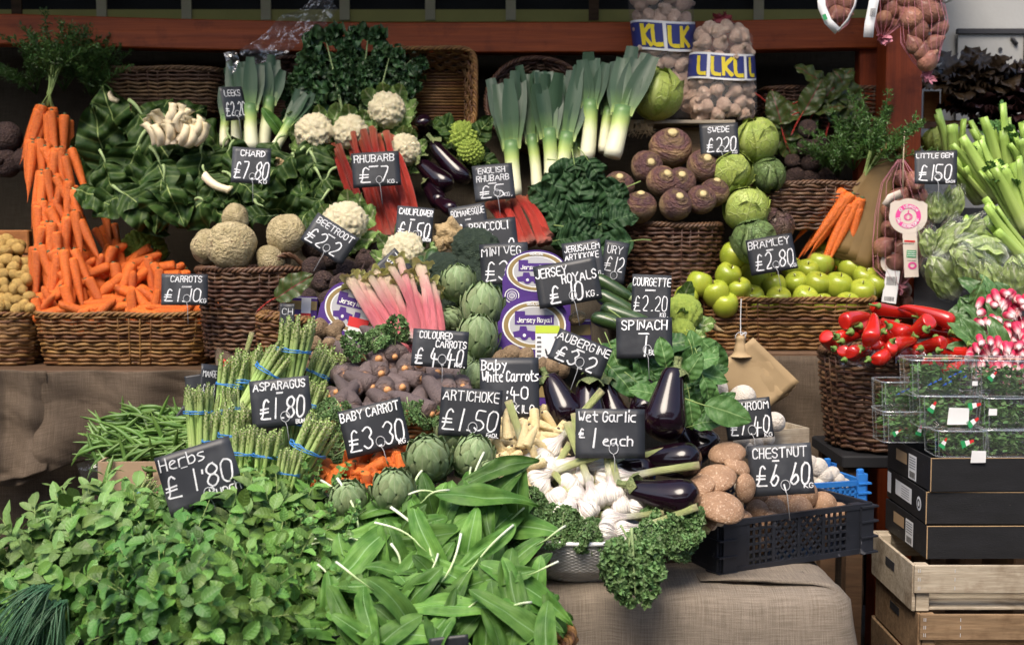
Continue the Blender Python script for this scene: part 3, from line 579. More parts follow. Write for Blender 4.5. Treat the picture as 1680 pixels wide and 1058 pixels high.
def artichoke():
    mb = MB(); mb.blob(lambda u: .42, 16, 10); n = 46
    for k in range(n):
        t = k / (n - 1); a = k * 2.39996; th0 = math.pi * (.93 - .80 * t ** .9); ext = .78 - .25 * t; nu, nv = 6, 5; G = np.zeros((nu, nv, 3)); lc = np.zeros((nu, nv, 2)); hw = .46 * (1 - .35 * t)
        for i in range(nu):
            s = i / (nu - 1); th = max(.02, th0 - ext * s); w = hw * (1 - s ** 2.6) ** .6 if i < nu - 1 else .05
            for j in range(nv):
                q = j / (nv - 1) * 2 - 1; r = .455 + .06 * s + .045 * s ** 3 - .035 * q * q + .01 * t
                C = Vector((math.sin(th) * math.cos(a), math.sin(th) * math.sin(a), math.cos(th))); E = Vector((-math.sin(a), math.cos(a), 0)); P = (C + E * q * w).normalized() * r
                G[i, j] = (P.x, P.y, P.z * 1.04); lc[i, j] = (s, q)
        mb.grid(G, False, lc)
    st = MB(); st.tube([(0, 0, -.42), (0, .01, -.6), (.02, .02, -.8)], [.12, .10, .10], 10)
    return ("artichoke", "artichoke", [("bracts", mb.mesh("bracts", MT['artic'])), ("stalk", st.mesh("stalk", MT['brocst']))])
ARTI = variants(3, artichoke)
def rib(ang, t): return 1 + .08 * np.cos(9 * ang) * (np.cos(ang) > -.3)
def stick(name, cat, m_, top=None):
    k = U(-.8, .8); body = lat(interp_prof([0, .04, .5, .93, 1], [.5, .5, .45, .42, .52], 10), MT[m_], 20, "stalk", rib, bend(k, U(-.4, .4)))
    if not top: return (name, cat, [(name, body)])
    mb = MB()
    for i in range(4): mb.leaf(fr((.9 * math.cos(i * 1.57 + .3), .9 * math.sin(i * 1.57 + .3), 1.6 / 12), (0, 0, -1), (0, 0, .985)), 1.0, .8, -.2, .4, .1, 2, 5, 4, .6, .5, tipw=.5, basew=.5)
    V = [v * np.array([1.25, 1.25, .14]) + np.array([0, 0, .86]) for v in mb.V]; mb.V = V
    return (name, cat, [("stalk", body), ("leaf_stub", mb.mesh("leaf_stub", MT[top]))])
RHUB = variants(3, stick, "rhubarb_stalk", "rhubarb", 'rhub'); PINK = variants(4, stick, "pink_rhubarb_stalk", "rhubarb", 'pink', 'pinkl')
PINKW = variants(3, stick, "cut_chard", "chard", 'cream')
def courgette():
    k = U(-.4, .4); body = lat(smooth_prof([(0, 0), (.2, 0), (.32, .03), (.45, .2), (.5, .6), (.46, .9), (.25, .99), (0, 1)]), MT['courg'], 16, "fruit", lambda a, t: 1 + .03 * np.cos(8 * a), bend(k, k * .4))
    return ("courgette", "courgette", [("fruit", body), ("stem_end", lat([(0, -.09), (.2, -.085), (.19, -.02), (.27, .02)], MT['brocst'], 6, "stem_end"))])
COURG = variants(3, courgette)
def kale_leaf(m_, L=.2, Wd=.15, droop=.8, n=240, fr_=.0105):
    mb = MB(); st = MB(); pts = []; nrm = []; th = 0.; p = Vector((0, 0, 0))
    for i in range(13):
        pts.append(p.copy()); nrm.append(Vector((0, math.sin(th), math.cos(th)))); p = p + Vector((0, math.cos(th), -math.sin(th))) * L / 12; th += droop / 12
    st.tube(pts, np.linspace(.0045, .001, 13), 6)
    for k in range(n):
        t = U(.18, 1.0); q = random.choice((-1, 1)) * U(0, 1) ** .5; i = min(11, int(t * 12)); w = Wd / 2 * math.sin(math.pi * (.12 + .83 * t) ** 1.1) ** .6
        c = pts[i].lerp(pts[i + 1], t * 12 - i) + Vector((q * w, 0, 0)) + nrm[i] * U(-.004, .01) * (.4 + abs(q)); up = (nrm[i] + rdir() * (.35 + .75 * abs(q))).normalized()
        r = fr_ * U(.7, 1.25); f = random.choice((3, 4, 5)); ph = U(0, 6.28); ang = np.arange(12) * 2 * np.pi / 12; G = np.zeros((3, 12, 3))
        for a in range(1, 3):
            rr = r * a / 2; G[a, :, 0] = rr * np.cos(ang); G[a, :, 1] = rr * np.sin(ang); G[a, :, 2] = r * .75 * (a / 2) ** 2 * np.sin(f * ang + ph) + r * .3 * np.sin(2 * f * ang)
        mb.grid(G, True, None, Tm(c) @ aim(up, ph))
    return [("blade", mb.mesh("blade", MT[m_])), ("midrib", st.mesh("midrib", MT['kstem']))]
KALE = [("kale_leaf", "kale", kale_leaf('kale', droop=dr)) for dr in (.5, 1.1, 1.6)]; DKALE = [kale_leaf('dkale', .2, .14, dr, 120, .013) for dr in (.3, .9)]
def herb(seed, spread=.66, n=36, L=.17, lw=.028, ll=.046, m_='mint', lobes=False, name="herb_bunch"):
    fo = MB(); st = MB()
    for i in range(n):
        a = i * 2.39996; sp = spread * math.sqrt((i + .5) / n) * 1.25; d = Vector((math.sin(sp) * math.cos(a), math.sin(sp) * math.sin(a), math.cos(sp))); l = L * U(.8, 1.1); out = Vector((math.cos(a), math.sin(a), 0))
        pt = lambda t: d * l * t + out * .05 * t * t * sp - Vector((0, 0, .045)) * t * t * sp
        st.tube([pt(t) for t in (0, .35, .7, 1)], [.0016, .0015, .0012, .0008], 4)
        for k in range(11):
            t = .36 + .64 * k / 10; p = pt(t); b = k * 2.4 + i; tang = (pt(min(1, t + .05)) - pt(t - .05)).normalized()
            ld = (rdir() * .35 + Vector((math.cos(b), math.sin(b), 0)) + tang * U(.3, .9) + out * .3).normalized(); sc_ = U(.7, 1.2) * (1.1 - .35 * t)
            up = (tang + rdir() * .35 + Vector((0, 0, .6)))
            if lobes:
                for q in (-.75, 0, .75): fo.leaf(fr(Quaternion(up.normalized(), q) @ ld, up, p), ll * sc_ * (1 if q == 0 else .8), lw * sc_, U(-.2, .6), .25, .22, 2.5, 4, 4, 1.3, .6)
            else: fo.leaf(fr(ld, up, p), ll * sc_ * 1.1, lw * sc_ * 1.15, U(.0, 1.1), U(.1, .5), .05, 2, 6, 4, .85, .75)
    for i in range(16):
        a = i * 2.4; r = .011 * math.sqrt(i / 16); st.tube([(r * math.cos(a), r * math.sin(a), 0), (r * 1.3 * math.cos(a) + U(-.006, .006), r * 1.3 * math.sin(a), -.06 * U(.7, 1.1))], .0019, 4)
    bd = MB(); bd.tube([(.013 * math.cos(t), .013 * math.sin(t), -.012) for t in np.linspace(0, 6.28, 17)], .002, 5, False)
    return (name, "herbs", [("foliage", fo.mesh("foliage", MT[m_])), ("stems", st.mesh("stems", MT['hstem'])), ("rubber_band", bd.mesh("rubber_band", MT['band']))])
MT['mint2'] = lmat("dark_mint_leaf", (.058, .15, .028), (.10, .21, .04), (.14, .26, .09), .03, 6, .1, .5, .14, .4, .12, .0002); MT['sage'] = lmat("pale_herb_leaf", (.135, .24, .06), (.19, .30, .085), (.23, .36, .15), .035, 5, .1, .55, .14, .3, .12, .0002)
MINT = [herb(0), herb(1, .7, 44, .16, .017, .029, 'mint2'), herb(2, .62, 34, .18, .024, .058, 'sage'), herb(3, .75, 36, .17, .026, .04, 'mint2'), herb(4, .6, 40, .165, .02, .034)]; PARS = [herb(9, .6, 26, .15, .016, .019, 'pars', True, "parsley_bunch") for _ in range(2)]
def fronds(m_, n=16, L=.2, spread=.7, name="fronds", th=.0009, hair=.022, dens=16):
    mb = MB()
    for i in range(n):
        a = U(0, 6.28); sp = spread * math.sqrt(U(0, 1)); d = Vector((math.sin(sp) * math.cos(a), math.sin(sp) * math.sin(a), math.cos(sp))); l = L * U(.65, 1.1); out = Vector((math.cos(a), math.sin(a), -.5)); cv = U(.02, .3) * L
        pt = lambda t: d * l * t + out * cv * t * t
        mb.tube([pt(t) for t in (0, .3, .6, 1)], [.0017, .0014, .0011, .0006], 4)
        for k in range(dens):
            t = .3 + .7 * k / dens; p = pt(t)
            for _ in range(3):
                e = (rdir() + d * .8).normalized(); h = hair * U(.6, 1.3) * (1.2 - .6 * t)
                mb.leaf(fr(e, rdir(), p), h, th * 4, U(-.5, .8), .2, n=3, m=2)
                for z in range(3): e2 = (e + rdir() * .9).normalized(); mb.leaf(fr(e2, rdir(), p + e * h * (.3 + .25 * z)), h * .5, th * 3.4, .2, .2, n=2, m=2)
    return mb.mesh(name, MT[m_])
CFROND = [fronds('cfrond') for _ in range(2)]; DILL = fronds('dill', 34, .22, .45, "dill_fronds", .0006, .018, 10)
def carrot_bunch(M, label, n=8, L=.15, w=.026, s=1.0, fan=.5, frond=True, flatten=.5):
    """tied bunch: roots hang down -Z from the tie, fronds rise on +Z"""
    root = link("carrot_bunch", None)
    for i in range(n):
        q = (i + .5) / n * 2 - 1; k = random.choice(CARROT); a = q * fan + U(-.1, .1); d = Vector((math.sin(a), U(-1, .5) * .3 * flatten, -math.cos(a))); l = L * U(.8, 1.15)
        st = Vector((q * w * .8, -(i % 2) * w * .7, -.03 - (i % 3) * .012))
        for p in k[2]:
            o = link(p[0] if p[0] != "root" else "carrot", p[1], root); o.matrix_world = Tm(st) @ aim(d, U(0, 6.28)) @ Matrix.Diagonal((w * U(.85, 1.1), w, l, 1))
    if frond:
        mb = MB()
        for i in range(10): mb.tube([(U(-.02, .02), U(-.01, .01), -.03), (U(-.006, .006), 0, .01), (U(-.02, .02), U(-.01, .01), .09)], .0022, 5)
        link("stalks", mb.mesh("stalks", MT['hstem']), root); f = link("fronds", random.choice(CFROND), root); f.matrix_world = Tm((0, 0, .05))
    root.matrix_world = M @ Matrix.Scale(s, 4); return tag(root, label, "carrots")
def bigleaf(m_, cnt=4, **kw):
    r = []
    for _ in range(cnt):
        mb = MB(); mb.leaf(Matrix(), 1., kw.get('w', .62), U(*kw.get('droop', (.3, 1.2))), U(.05, .3), kw.get('ruf', .07), kw.get('rf', 3), kw.get('n', 20), 10, kw.get('a', .85), kw.get('b', .7), crump=kw.get('crump', .12))
        sd = kw.get('side', 0)
        if sd: sd = U(-sd, sd); V = mb.V[0]; V[:, 0] += sd * V[:, 1] ** 2 + .06 * np.sin(5 * V[:, 1] + sd * 20) * V[:, 1]
        r.append(mb.mesh("blade", MT[m_]))
    return r
SPL = bigleaf('spin', 4, w=.62, ruf=.05); SPLL = bigleaf('spinl', 3, w=.6, ruf=.04); CHL = bigleaf('chard', 7, w=.68, ruf=.10, rf=2.6, crump=.3, droop=(.4, 2.0)); GRL = bigleaf('green', 6, w=.78, ruf=.08, rf=2.4, crump=.25, droop=(.3, 1.7)); BTL = bigleaf('beetl', 3, w=.55, ruf=.09, rf=4); RDL = bigleaf('radl', 3, w=.4, ruf=.06)
WGL = bigleaf('wildg', 16, w=.23, ruf=.09, rf=1.3, droop=(.2, 2.3), a=.85, b=.65, crump=.2, side=.4)
def stemmesh(m_, L=.5, r=.02, k=.1, name="stem"):
    mb = MB(); mb.tube([(k * math.sin(2 * t), -L * (1 - t), .04 * math.sin(3 * t) - k * (1 - t) ** 2) for t in np.linspace(0, 1, 7)] + [(k * math.sin(2), .12, .0)], [r, r * .95, r * .9, r * .85, r * .8, r * .75, r * .65, r * .2], 7); return mb.mesh(name, MT[m_])
WSTL = [stemmesh('wstem', U(.5, .8), .014, U(-.16, .16)) for _ in range(4)]
WST = [stemmesh('wstem', U(.2, .42), .012, U(-.12, .12)) for _ in range(4)]; CST = [stemmesh('kstem', .22, .03, U(-.05, .05)) for _ in range(3)]; SST = [stemmesh('hstem', .5, .018, U(-.1, .1)) for _ in range(3)]; BST = [stemmesh('rhub', .5, .025, U(-.1, .1)) for _ in range(2)]
def leaf_thing(blades, stems, M, L, label, cat, name, group=None):
    root = link(name, None); link("blade", random.choice(blades), root)
    if stems: link("stem", random.choice(stems), root)
    root.matrix_world = M @ Matrix.Scale(L, 4); return tag(root, label, cat, group)
def leafy(name, cat, M, label, blades, stems, n, L, spread, group=None, up=.4):
    """one plant or tied bunch: leaves spreading from its base along +Z"""
    root = link(name, None)
    for i in range(n):
        a = i * 2.39996 + U(-.2, .2); sp = spread * math.sqrt((i + .5) / n); d = Vector((math.sin(sp) * math.cos(a), math.sin(sp) * math.sin(a), math.cos(sp))); l = L * U(.75, 1.15)
        T = fr(d, (-math.cos(a) * (1 - up) , -math.sin(a) * (1 - up), up), d * l * .32) @ Matrix.Scale(l, 4)
        b = link("leaf", random.choice(blades), root); b.matrix_world = T
        if stems: s_ = link("stem", random.choice(stems), b); s_.matrix_parent_inverse = Matrix()
    root.matrix_world = M; return tag(root, label, cat, group)
# ------------------------------------------------------------------ hand lettering
GL = dict(l.split(":", 1) for l in """A:022842;1434|B:0208;082837362505;2534332202|C:3728180703122233|D:0208;081836341202|E:38080232;0535|F:380802;0535|G:37281807031222333525|H:0802;3832;0535|I:1812|J:3833221203|K:0802;380532|L:080232|M:0208254842|N:02083238|O:180703122233372818|P:0208;082837362505|Q:180703122233372818;2441|R:0208;082837362505;2532|S:372818070615253433221203|T:0848;2822|U:080312223338|V:082248|W:0812253248|X:0238;0832|Y:082548;2522|Z:08380232|0:180703122233372818|1:1812|2:07182837350232|3:0718283736253433221203|4:180444;2621|5:380805253433221203|6:28150312223334251403|7:083812|8:2818070615253433221203041525363728|9:3516060728373212|£:372817130242;0535;0434|.:1222|':1716|=:0545;0343|-:0545|,:1220|_:0242|a:36160503122234;363342|b:0802;052635332202|c:361605031232|d:36160503122234;383232|e:0435261605031232|g:361605042334;36312000|h:0802;0516263532|i:1612;1819|k:0802;360432|l:1812|n:0602;0516263532|o:160503122233352616|r:0602;051636|s:36160524332202|t:18132232;0636|u:060312223336;3632|y:0624;3610""".split("|"))
GL[':'] = '1213;1516'
def strokes(txt):
    out = []; x = 0.
    for ch in txt:
        if ch == ' ': x += 2.4; continue
        g = GL.get(ch) or GL.get(ch.upper()); mx = 0
        for s_ in g.split(";"):
            p = np.array([(int(s_[i]), int(s_[i + 1])) for i in range(0, len(s_) - 1, 2)], float); mx = max(mx, p[:, 0].max()); out.append((p + (x, 0)))
        x += mx + 1.25
    W_ = x - 1.25; r = []
    for p in out:
        p = p + RNG.normal(0, .09, p.shape)
        if len(p) > 2:
            for _ in range(2):
                q = [p[0]]
                for a, b in zip(p[:-1], p[1:]): q += [a * .8 + b * .2, a * .2 + b * .8]
                p = np.array(q + [p[-1]])
        r.append(p)
    return r, max(W_, 1.)
def ribbon(mb, p, w, zf, z0):
    T = np.gradient(p, axis=0); T /= np.linalg.norm(T, axis=1)[:, None] + 1e-9; n = np.stack([-T[:, 1], T[:, 0]], 1); ww = w / 2 * (1 + RNG.uniform(-.22, .22, len(p)))[:, None]
    p = p.copy(); p[0] -= T[0] * w * .4; p[-1] += T[-1] * w * .4
    G = np.zeros((len(p), 2, 3)); a, b = p + n * ww, p - n * ww
    G[:, 0, :2] = a; G[:, 1, :2] = b
    for k, q in ((0, a), (1, b)): G[:, k, 2] = z0 + np.array([zf(x, y) for x, y in q])
    mb.grid(G)
def letter(mb, txt, x, y, w, h, zf=lambda x, y: 0, z0=.0012, t=.0024, shear=0., rot=0.):
    st, W_ = strokes(txt)
    for p in st:
        q = np.stack([p[:, 0] / W_ * w, (p[:, 1] - 2) / 6 * h], 1); q[:, 0] += q[:, 1] * shear
        c, s_ = math.cos(rot), math.sin(rot); q = np.stack([q[:, 0] * c - q[:, 1] * s_ + x, q[:, 0] * s_ + q[:, 1] * c + y], 1)
        ribbon(mb, q, t, zf, z0)
def front(pos, rot=0., tilt=12., yaw=None):
    pos = Vector(pos); yw = -math.atan2(pos.x, pos.y) * .7 if yaw is None else math.radians(yaw)
    return Tm(pos) @ Matrix.Rotation(yw, 4, 'Z') @ Matrix.Rotation(math.radians(90 - tilt), 4, 'X') @ Matrix.Rotation(math.radians(rot), 4, 'Z')
def sign(cx, cy, wp, hp, rot, d, lines, label, ring=(.1, -.5), curve=.006, tilt=12, yaw=None, t=1., skew=0.):
    w, h = mm(wp, d), mm(hp, d); cv = U(-1, 1) * curve if curve else 0
    zf = lambda x, y: cv * (2 * x / w) ** 2 + cv * .5 * (2 * y / h) * (2 * x / w); root = link("price_sign", None); root.empty_display_size = .03
    mb = MB(); n = 8; th = .0012
    for z in (0, -th):
        G = np.zeros((n + 1, n + 1, 3))
        for i in range(n + 1):
            for j in range(n + 1):
                x = (j / n - .5) * w; y = (i / n - .5) * h; G[i, j] = (x + skew * y, y, zf(x, y) + z)
        mb.grid(G)
    e = [(i, 0) for i in range(n + 1)] + [(n, j) for j in range(1, n + 1)] + [(i, n) for i in range(n - 1, -1, -1)] + [(0, j) for j in range(n - 1, 0, -1)]; K = (n + 1) ** 2
    for a, b in zip(e, e[1:] + e[:1]): A, B = a[0] * (n + 1) + a[1], b[0] * (n + 1) + b[1]; mb.Fc.append([A, B, B + K, A + K]); mb.MI.append(0)
    link("board", mb.mesh("board", MT['board']), root)
    lt = MB()
    for L_ in lines:
        txt, x, y, lw, lh = L_[:5]; x0 = (x - .5) * w; y0 = (y - .5) * h; big = lh > .3
        letter(lt, txt, x0 + skew * y0, y0, lw * w, lh * h, zf, .0009, (.0036 if big else .0026) * t * (w / .148) ** .5 * (1.15 if lh > .13 else .8), .12 if big else .05, L_[5] if len(L_) > 5 else 0)
    if lines: link("lettering", lt.mesh("lettering", MT['chalk']), root)
    if ring:
        wr = MB(); rx, ry = ring[0] * w, ring[1] * h + .012; r = .0095
        wr.tube([(rx + r * math.cos(a), ry + r * 1.15 * math.sin(a), .003 + zf(rx, ry)) for a in np.linspace(-1.5, 4.6, 18)] + [(rx + .002, ry - .02, .001), (rx + .004, ry - .075, -.012)], .0009, 5); link("wire_clip", wr.mesh("wire_clip", MT['wire']), root)
    root.matrix_world = front(W(cx, cy, d), rot, tilt, yaw); return tag(root, label, "price sign", "black handwritten price signs")
# ------------------------------------------------------------------ wicker
def outline(hx, hy, rnd, n):
    e = 2. if rnd else 7.; th = np.linspace(0, 2 * np.pi, 721)[:-1]; c, s_ = np.cos(th), np.sin(th)
    x = hx * np.sign(c) * np.abs(c) ** (2 / e); y = hy * np.sign(s_) * np.abs(s_) ** (2 / e)
    L = np.concatenate([[0], np.cumsum(np.hypot(np.diff(np.append(x, x[0])), np.diff(np.append(y, y[0]))))]); q = np.linspace(0, L[-1], n + 1)[:-1]
    X = np.interp(q, L, np.append(x, x[0])); Y = np.interp(q, L, np.append(y, y[0])); T = np.stack([np.roll(X, -1) - np.roll(X, 1), np.roll(Y, -1) - np.roll(Y, 1)], 1); T /= np.linalg.norm(T, axis=1)[:, None]
    return X, Y, np.stack([T[:, 1], -T[:, 0]], 1), L[-1]
def basket(M, label, hx, hy, h, mt='wick', taper=.18, rows=14, pitch=.03, rnd=False, rim=.007, sr=.0042, handles=False, bottom=True, cat="basket", lw=2):
    root = link("wicker_basket", None); X, Y, Nn, per = outline(hx, hy, rnd, 4); ns = max(8, int(per / pitch) // 2 * 2); n = ns * 2
    X, Y, Nn, per = outline(hx, hy, rnd, n); we, sk, ri = MB(), MB(), MB(); ph = U(0, 9)
    sc_ = lambda z: 1 - taper * (1 - z / h) ** 1.2
    wv = lambda i: 1 + .012 * np.sin(2 * np.pi * i / n * 3 + ph) + .01 * np.sin(2 * np.pi * i / n * 7 + ph)
    i = np.arange(n)
    for k in range(rows):
        z = h * (k + .5) / rows; s_ = sc_(z); off = np.cos(np.pi * (i / 2) + np.pi * (k // lw)) * sr * 1.25
        P = np.stack([X * s_ * wv(i) + Nn[:, 0] * off, Y * s_ * wv(i) + Nn[:, 1] * off, z + .0012 * np.sin(i * 1.7 + k) + h / rows * .12 * np.sin(np.pi * i / 2)], 1); P = np.concatenate([P, P[:1]])
        we.tube(P, sr * U(.85, 1.05) * min(1.2, h / rows / sr / 1.7), 6, False)
    for j in range(ns):
        a = 2 * j + 1; sk.tube([(X[a] * sc_(z), Y[a] * sc_(z), z) for z in np.linspace(0, h, 5)], sr * .7, 5)
    m2 = n * 2; Xr, Yr, Nr, _ = outline(hx * 1.005, hy * 1.005, rnd, m2); q = np.arange(m2)
    for c in range(3):
        a = 2 * np.pi * (q * .16 + c / 3); a = a if True else a
        P = np.stack([Xr + Nr[:, 0] * rim * .75 * np.cos(a), Yr + Nr[:, 1] * rim * .75 * np.cos(a), h + rim * .6 + rim * .75 * np.sin(a) + .002 * np.sin(q * .21 + ph)], 1); ri.tube(np.concatenate([P, P[:1]]), rim * .62, 6, False)
    link("weave", we.mesh("weave", MT[mt]), root); link("stakes", sk.mesh("stakes", MT[mt]), root); link("rim", ri.mesh("rim", MT[mt]), root)
    if bottom:
        b = MB(); X0, Y0, _, _ = outline(hx * (1 - taper) * .99, hy * (1 - taper) * .99, rnd, 40); G = np.zeros((2, 40, 3)); G[1, :, 0] = X0; G[1, :, 1] = Y0; G[:, :, 2] = .004; b.grid(G, True)
        k = int(2 * hy * (1 - taper) / .011); ww = hx * (1 - taper)
        for j in range(k):
            y = hy * (1 - taper) * ((j + .5) / k * 2 - 1); xw = ww * (math.sqrt(max(0, 1 - (y / (hy * (1 - taper))) ** 2)) if rnd else .97); b.tube([(-xw, y, .008), (0, y, .009), (xw, y, .008)], .0045, 5)
        link("base", b.mesh("base", MT[mt]), root)
    root.matrix_world = M; return tag(root, label, cat)
def handle_loop(root, mt, p0, p1, hgt, r=.006):
    mb = MB(); p0, p1 = Vector(p0), Vector(p1)
    for c in range(3): mb.tube([p0.lerp(p1, t) + Vector((0, .9 * r * math.cos(14 * t + c * 2.1), hgt * math.sin(math.pi * t) + .9 * r * math.sin(14 * t + c * 2.1))) for t in np.linspace(0, 1, 26)], r * .7, 5)
    link("handle", mb.mesh("handle", MT[mt]), root)
# ------------------------------------------------------------------ cloth, film
def sheet(name, label, P, mt, cat="cloth", kind=None, sc_=1., thick=.002):
    """P: grid of points; lc in metres so that the weave keeps its real size"""
    a, b = P.shape[:2]; lc = np.zeros((a, b, 2)); lc[:, :, 0] = np.concatenate([[0], np.cumsum(np.linalg.norm(np.diff(P[:, b // 2], axis=0), axis=1))])[:, None]; lc[:, :, 1] = np.concatenate([[0], np.cumsum(np.linalg.norm(np.diff(P[a // 2], axis=0), axis=1))])[None, :]
    mb = MB(); mb.grid(P, False, lc * sc_); o = one(name, cat, mb, MT[mt], label, kind=kind)
    if thick: s_ = o.modifiers.new("thickness", 'SOLIDIFY'); s_.thickness = thick
    return o
def fnoise(x, y, f, s_=0): return noise.noise(Vector((x * f + s_, y * f - s_, s_ * .37)))
def film(name, label, M, w, h, amp=.03, f=9, n=26, cat="plastic film", mt='film', wrap=0.):
    P = np.zeros((n, n, 3)); s_ = U(0, 50)
    for i in range(n):
        for j in range(n):
            x = (j / (n - 1) - .5) * w; y = (i / (n - 1) - .5) * h
            P[i, j] = (x + amp * .5 * fnoise(x, y, f, s_ + 9), y + amp * .5 * fnoise(x, y, f, s_ + 5), amp * (abs(fnoise(x, y, f, s_)) * 1.6 + .5 * abs(fnoise(x, y, f * 2.7, s_ + 3))) - wrap * x * x)
    mb = MB(); mb.grid(P); o = one(name, cat, mb, MT[mt], label, M=M, smooth=False); return o
# ------------------------------------------------------------------ printed marks: thin layers 0.6 mm proud of each other
def disc(mb, cx, cy, rx, ry, z, n=40, a0=0, a1=2 * math.pi):
    V = [(cx, cy, z)] + [(cx + rx * math.cos(a), cy + ry * math.sin(a), z) for a in np.linspace(a0, a1, n)]; mb.add(V, [(0, i, i + 1) for i in range(1, n)])
def ringd(mb, cx, cy, rx, ry, w, z, n=40):
    a = np.linspace(0, 2 * np.pi, n); G = np.zeros((2, n, 3))
    for k, s_ in ((0, 1), (1, 1 - w)): G[k, :, 0] = cx + rx * s_ * np.cos(a); G[k, :, 1] = cy + ry * s_ * np.sin(a); G[k, :, 2] = z
    mb.grid(G)
def quad(mb, x0, y0, x1, y1, z): mb.add([(x0, y0, z), (x1, y0, z), (x1, y1, z), (x0, y1, z)], [(0, 1, 2, 3)])
def poly(mb, pts, z): mb.add([(x, y, z) for x, y in pts], [list(range(len(pts)))])
def layer(parent, name, mt, build): mb = MB(); build(mb); return link(name, mb.mesh(name, MT[mt], False), parent)
def oval_logo(parent, cx, cy, rx, ry):
    o = layer(parent, "oval_label", 'white', lambda m: disc(m, cx, cy, rx, ry, .0012))
    layer(o, "gold_ring", 'gold', lambda m: ringd(m, cx, cy, rx * .95, ry * .94, .15, .0018))
    layer(o, "grey_field", 'grey', lambda m: disc(m, cx, cy, rx * .76, ry * .74, .0018))
    def banner(m): quad(m, cx - rx * .6, cy + .02 * ry, cx + rx * .62, cy + .42 * ry, .0026); quad(m, cx - rx * .6, cy + .40 * ry, cx - rx * .28, cy + .58 * ry, .0026)
    layer(o, "name_panel", 'purple', banner)
    def words(m): letter(m, "Jersey Royal", cx - rx * .52, cy + .12 * ry, rx * 1.06, ry * .18, z0=.0036, t=rx * .03); letter(m, "GENUINE", cx - rx * .22, cy + .83 * ry, rx * .44, ry * .09, z0=.0036, t=rx * .018)
    layer(o, "lettering", 'white', words)
    def tractor(m):
        z = .0028; disc(m, cx - rx * .30, cy - .42 * ry, rx * .14, ry * .20, z, 20); disc(m, cx - rx * .02, cy - .50 * ry, rx * .08, ry * .12, z, 16); poly(m, [(cx - rx * .62, cy - .5 * ry), (cx + rx * .04, cy - .5 * ry), (cx + rx * .04, cy - .26 * ry), (cx - rx * .2, cy - .22 * ry), (cx - rx * .24, cy - .04 * ry), (cx - rx * .44, cy - .04 * ry), (cx - rx * .46, cy - .22 * ry), (cx - rx * .66, cy - .28 * ry)], z - .0004)
        quad(m, cx + rx * .1, cy - .34 * ry, cx + rx * .3, cy - .12 * ry, z); quad(m, cx + rx * .14, cy - .5 * ry, cx + rx * .26, cy - .34 * ry, z)
    layer(o, "tractor_print", 'purple', tractor)
    layer(o, "wheel_hub", 'white', lambda m: disc(m, cx - rx * .30, cy - .42 * ry, rx * .05, ry * .07, .0034, 14)); return o
def seal(parent, cx, cy, r):
    o = layer(parent, "round_seal", 'white', lambda m: ringd(m, cx, cy, r, r, .12, .0012, 30)); layer(o, "seal_disc", 'white', lambda m: disc(m, cx, cy, r * .66, r * .66, .0013, 24))
    layer(o, "seal_print", 'purple', lambda m: [ringd(m, cx, cy, r * .56, r * .56, .25, .002, 24)] + [quad(m, cx - r * .3, cy - r * .25 + k * r * .2, cx + r * .3, cy - r * .17 + k * r * .2, .002) for k in range(3)])
def potato_box(M, label, w, h, shoulder, depth=.3, logo=None, stickers=None, side=True):
    """open carton with an arched purple front panel"""
    root = link("potato_carton", None); n = 28; out = [(-w / 2, 0), (w / 2, 0), (w / 2, shoulder)]
    ex = w * .47; out += [(ex * math.cos(a), shoulder + (h - shoulder) * math.sin(a) ** .8) for a in np.linspace(.05, math.pi - .05, n)] + [(-w / 2, shoulder)]
    mb = MB(); k = len(out); mb.add([(x, y, 0) for x, y in out] + [(x, y, -.004) for x, y in out], [list(range(k)), [k + i for i in range(k)][::-1]] + [[i, k + i, k + (i + 1) % k, (i + 1) % k] for i in range(k)]); link("front_panel", mb.mesh("front_panel", MT['purple'], False), root)
    b = MB(); s_ = shoulder * .8
    b.box((-w / 2, 0, -depth), (-w / 2 + .004, s_, -.0045)); b.box((w / 2 - .004, 0, -depth), (w / 2, s_, -.0045)); b.box((-w / 2 + .0045, 0, -depth), (w / 2 - .0045, .004, -.0045)); b.box((-w / 2 + .0045, .0045, -depth), (w / 2 - .0045, s_, -depth + .004))
    link("tray", b.mesh("tray", MT['purple'], False), root)
    if logo: oval_logo(root, *logo)
    for s_ in stickers or []: layer(root, s_[0], s_[1], s_[2])
    root.matrix_world = M; return tag(root, label, "carton")
def bars(m, x0, y0, x1, y1, z, n=16):
    x = x0
    while x < x1: w = (x1 - x0) / n * U(.25, .8); quad(m, x, y0, min(x + w, x1), y1, z); x += w + (x1 - x0) / n * U(.25, .6)
def textlines(m, x0, y0, x1, y1, z, n=4):
    for i in range(n):
        yy = y1 - (i + .7) * (y1 - y0) / n; xx = x0
        while xx < x1 - .001: l = (x1 - x0) * U(.05, .2); quad(m, xx, yy, min(x1 * 1. if xx + l > x1 else xx + l, x1), yy + (y1 - y0) / n * .45, z); xx += l + (x1 - x0) * .035
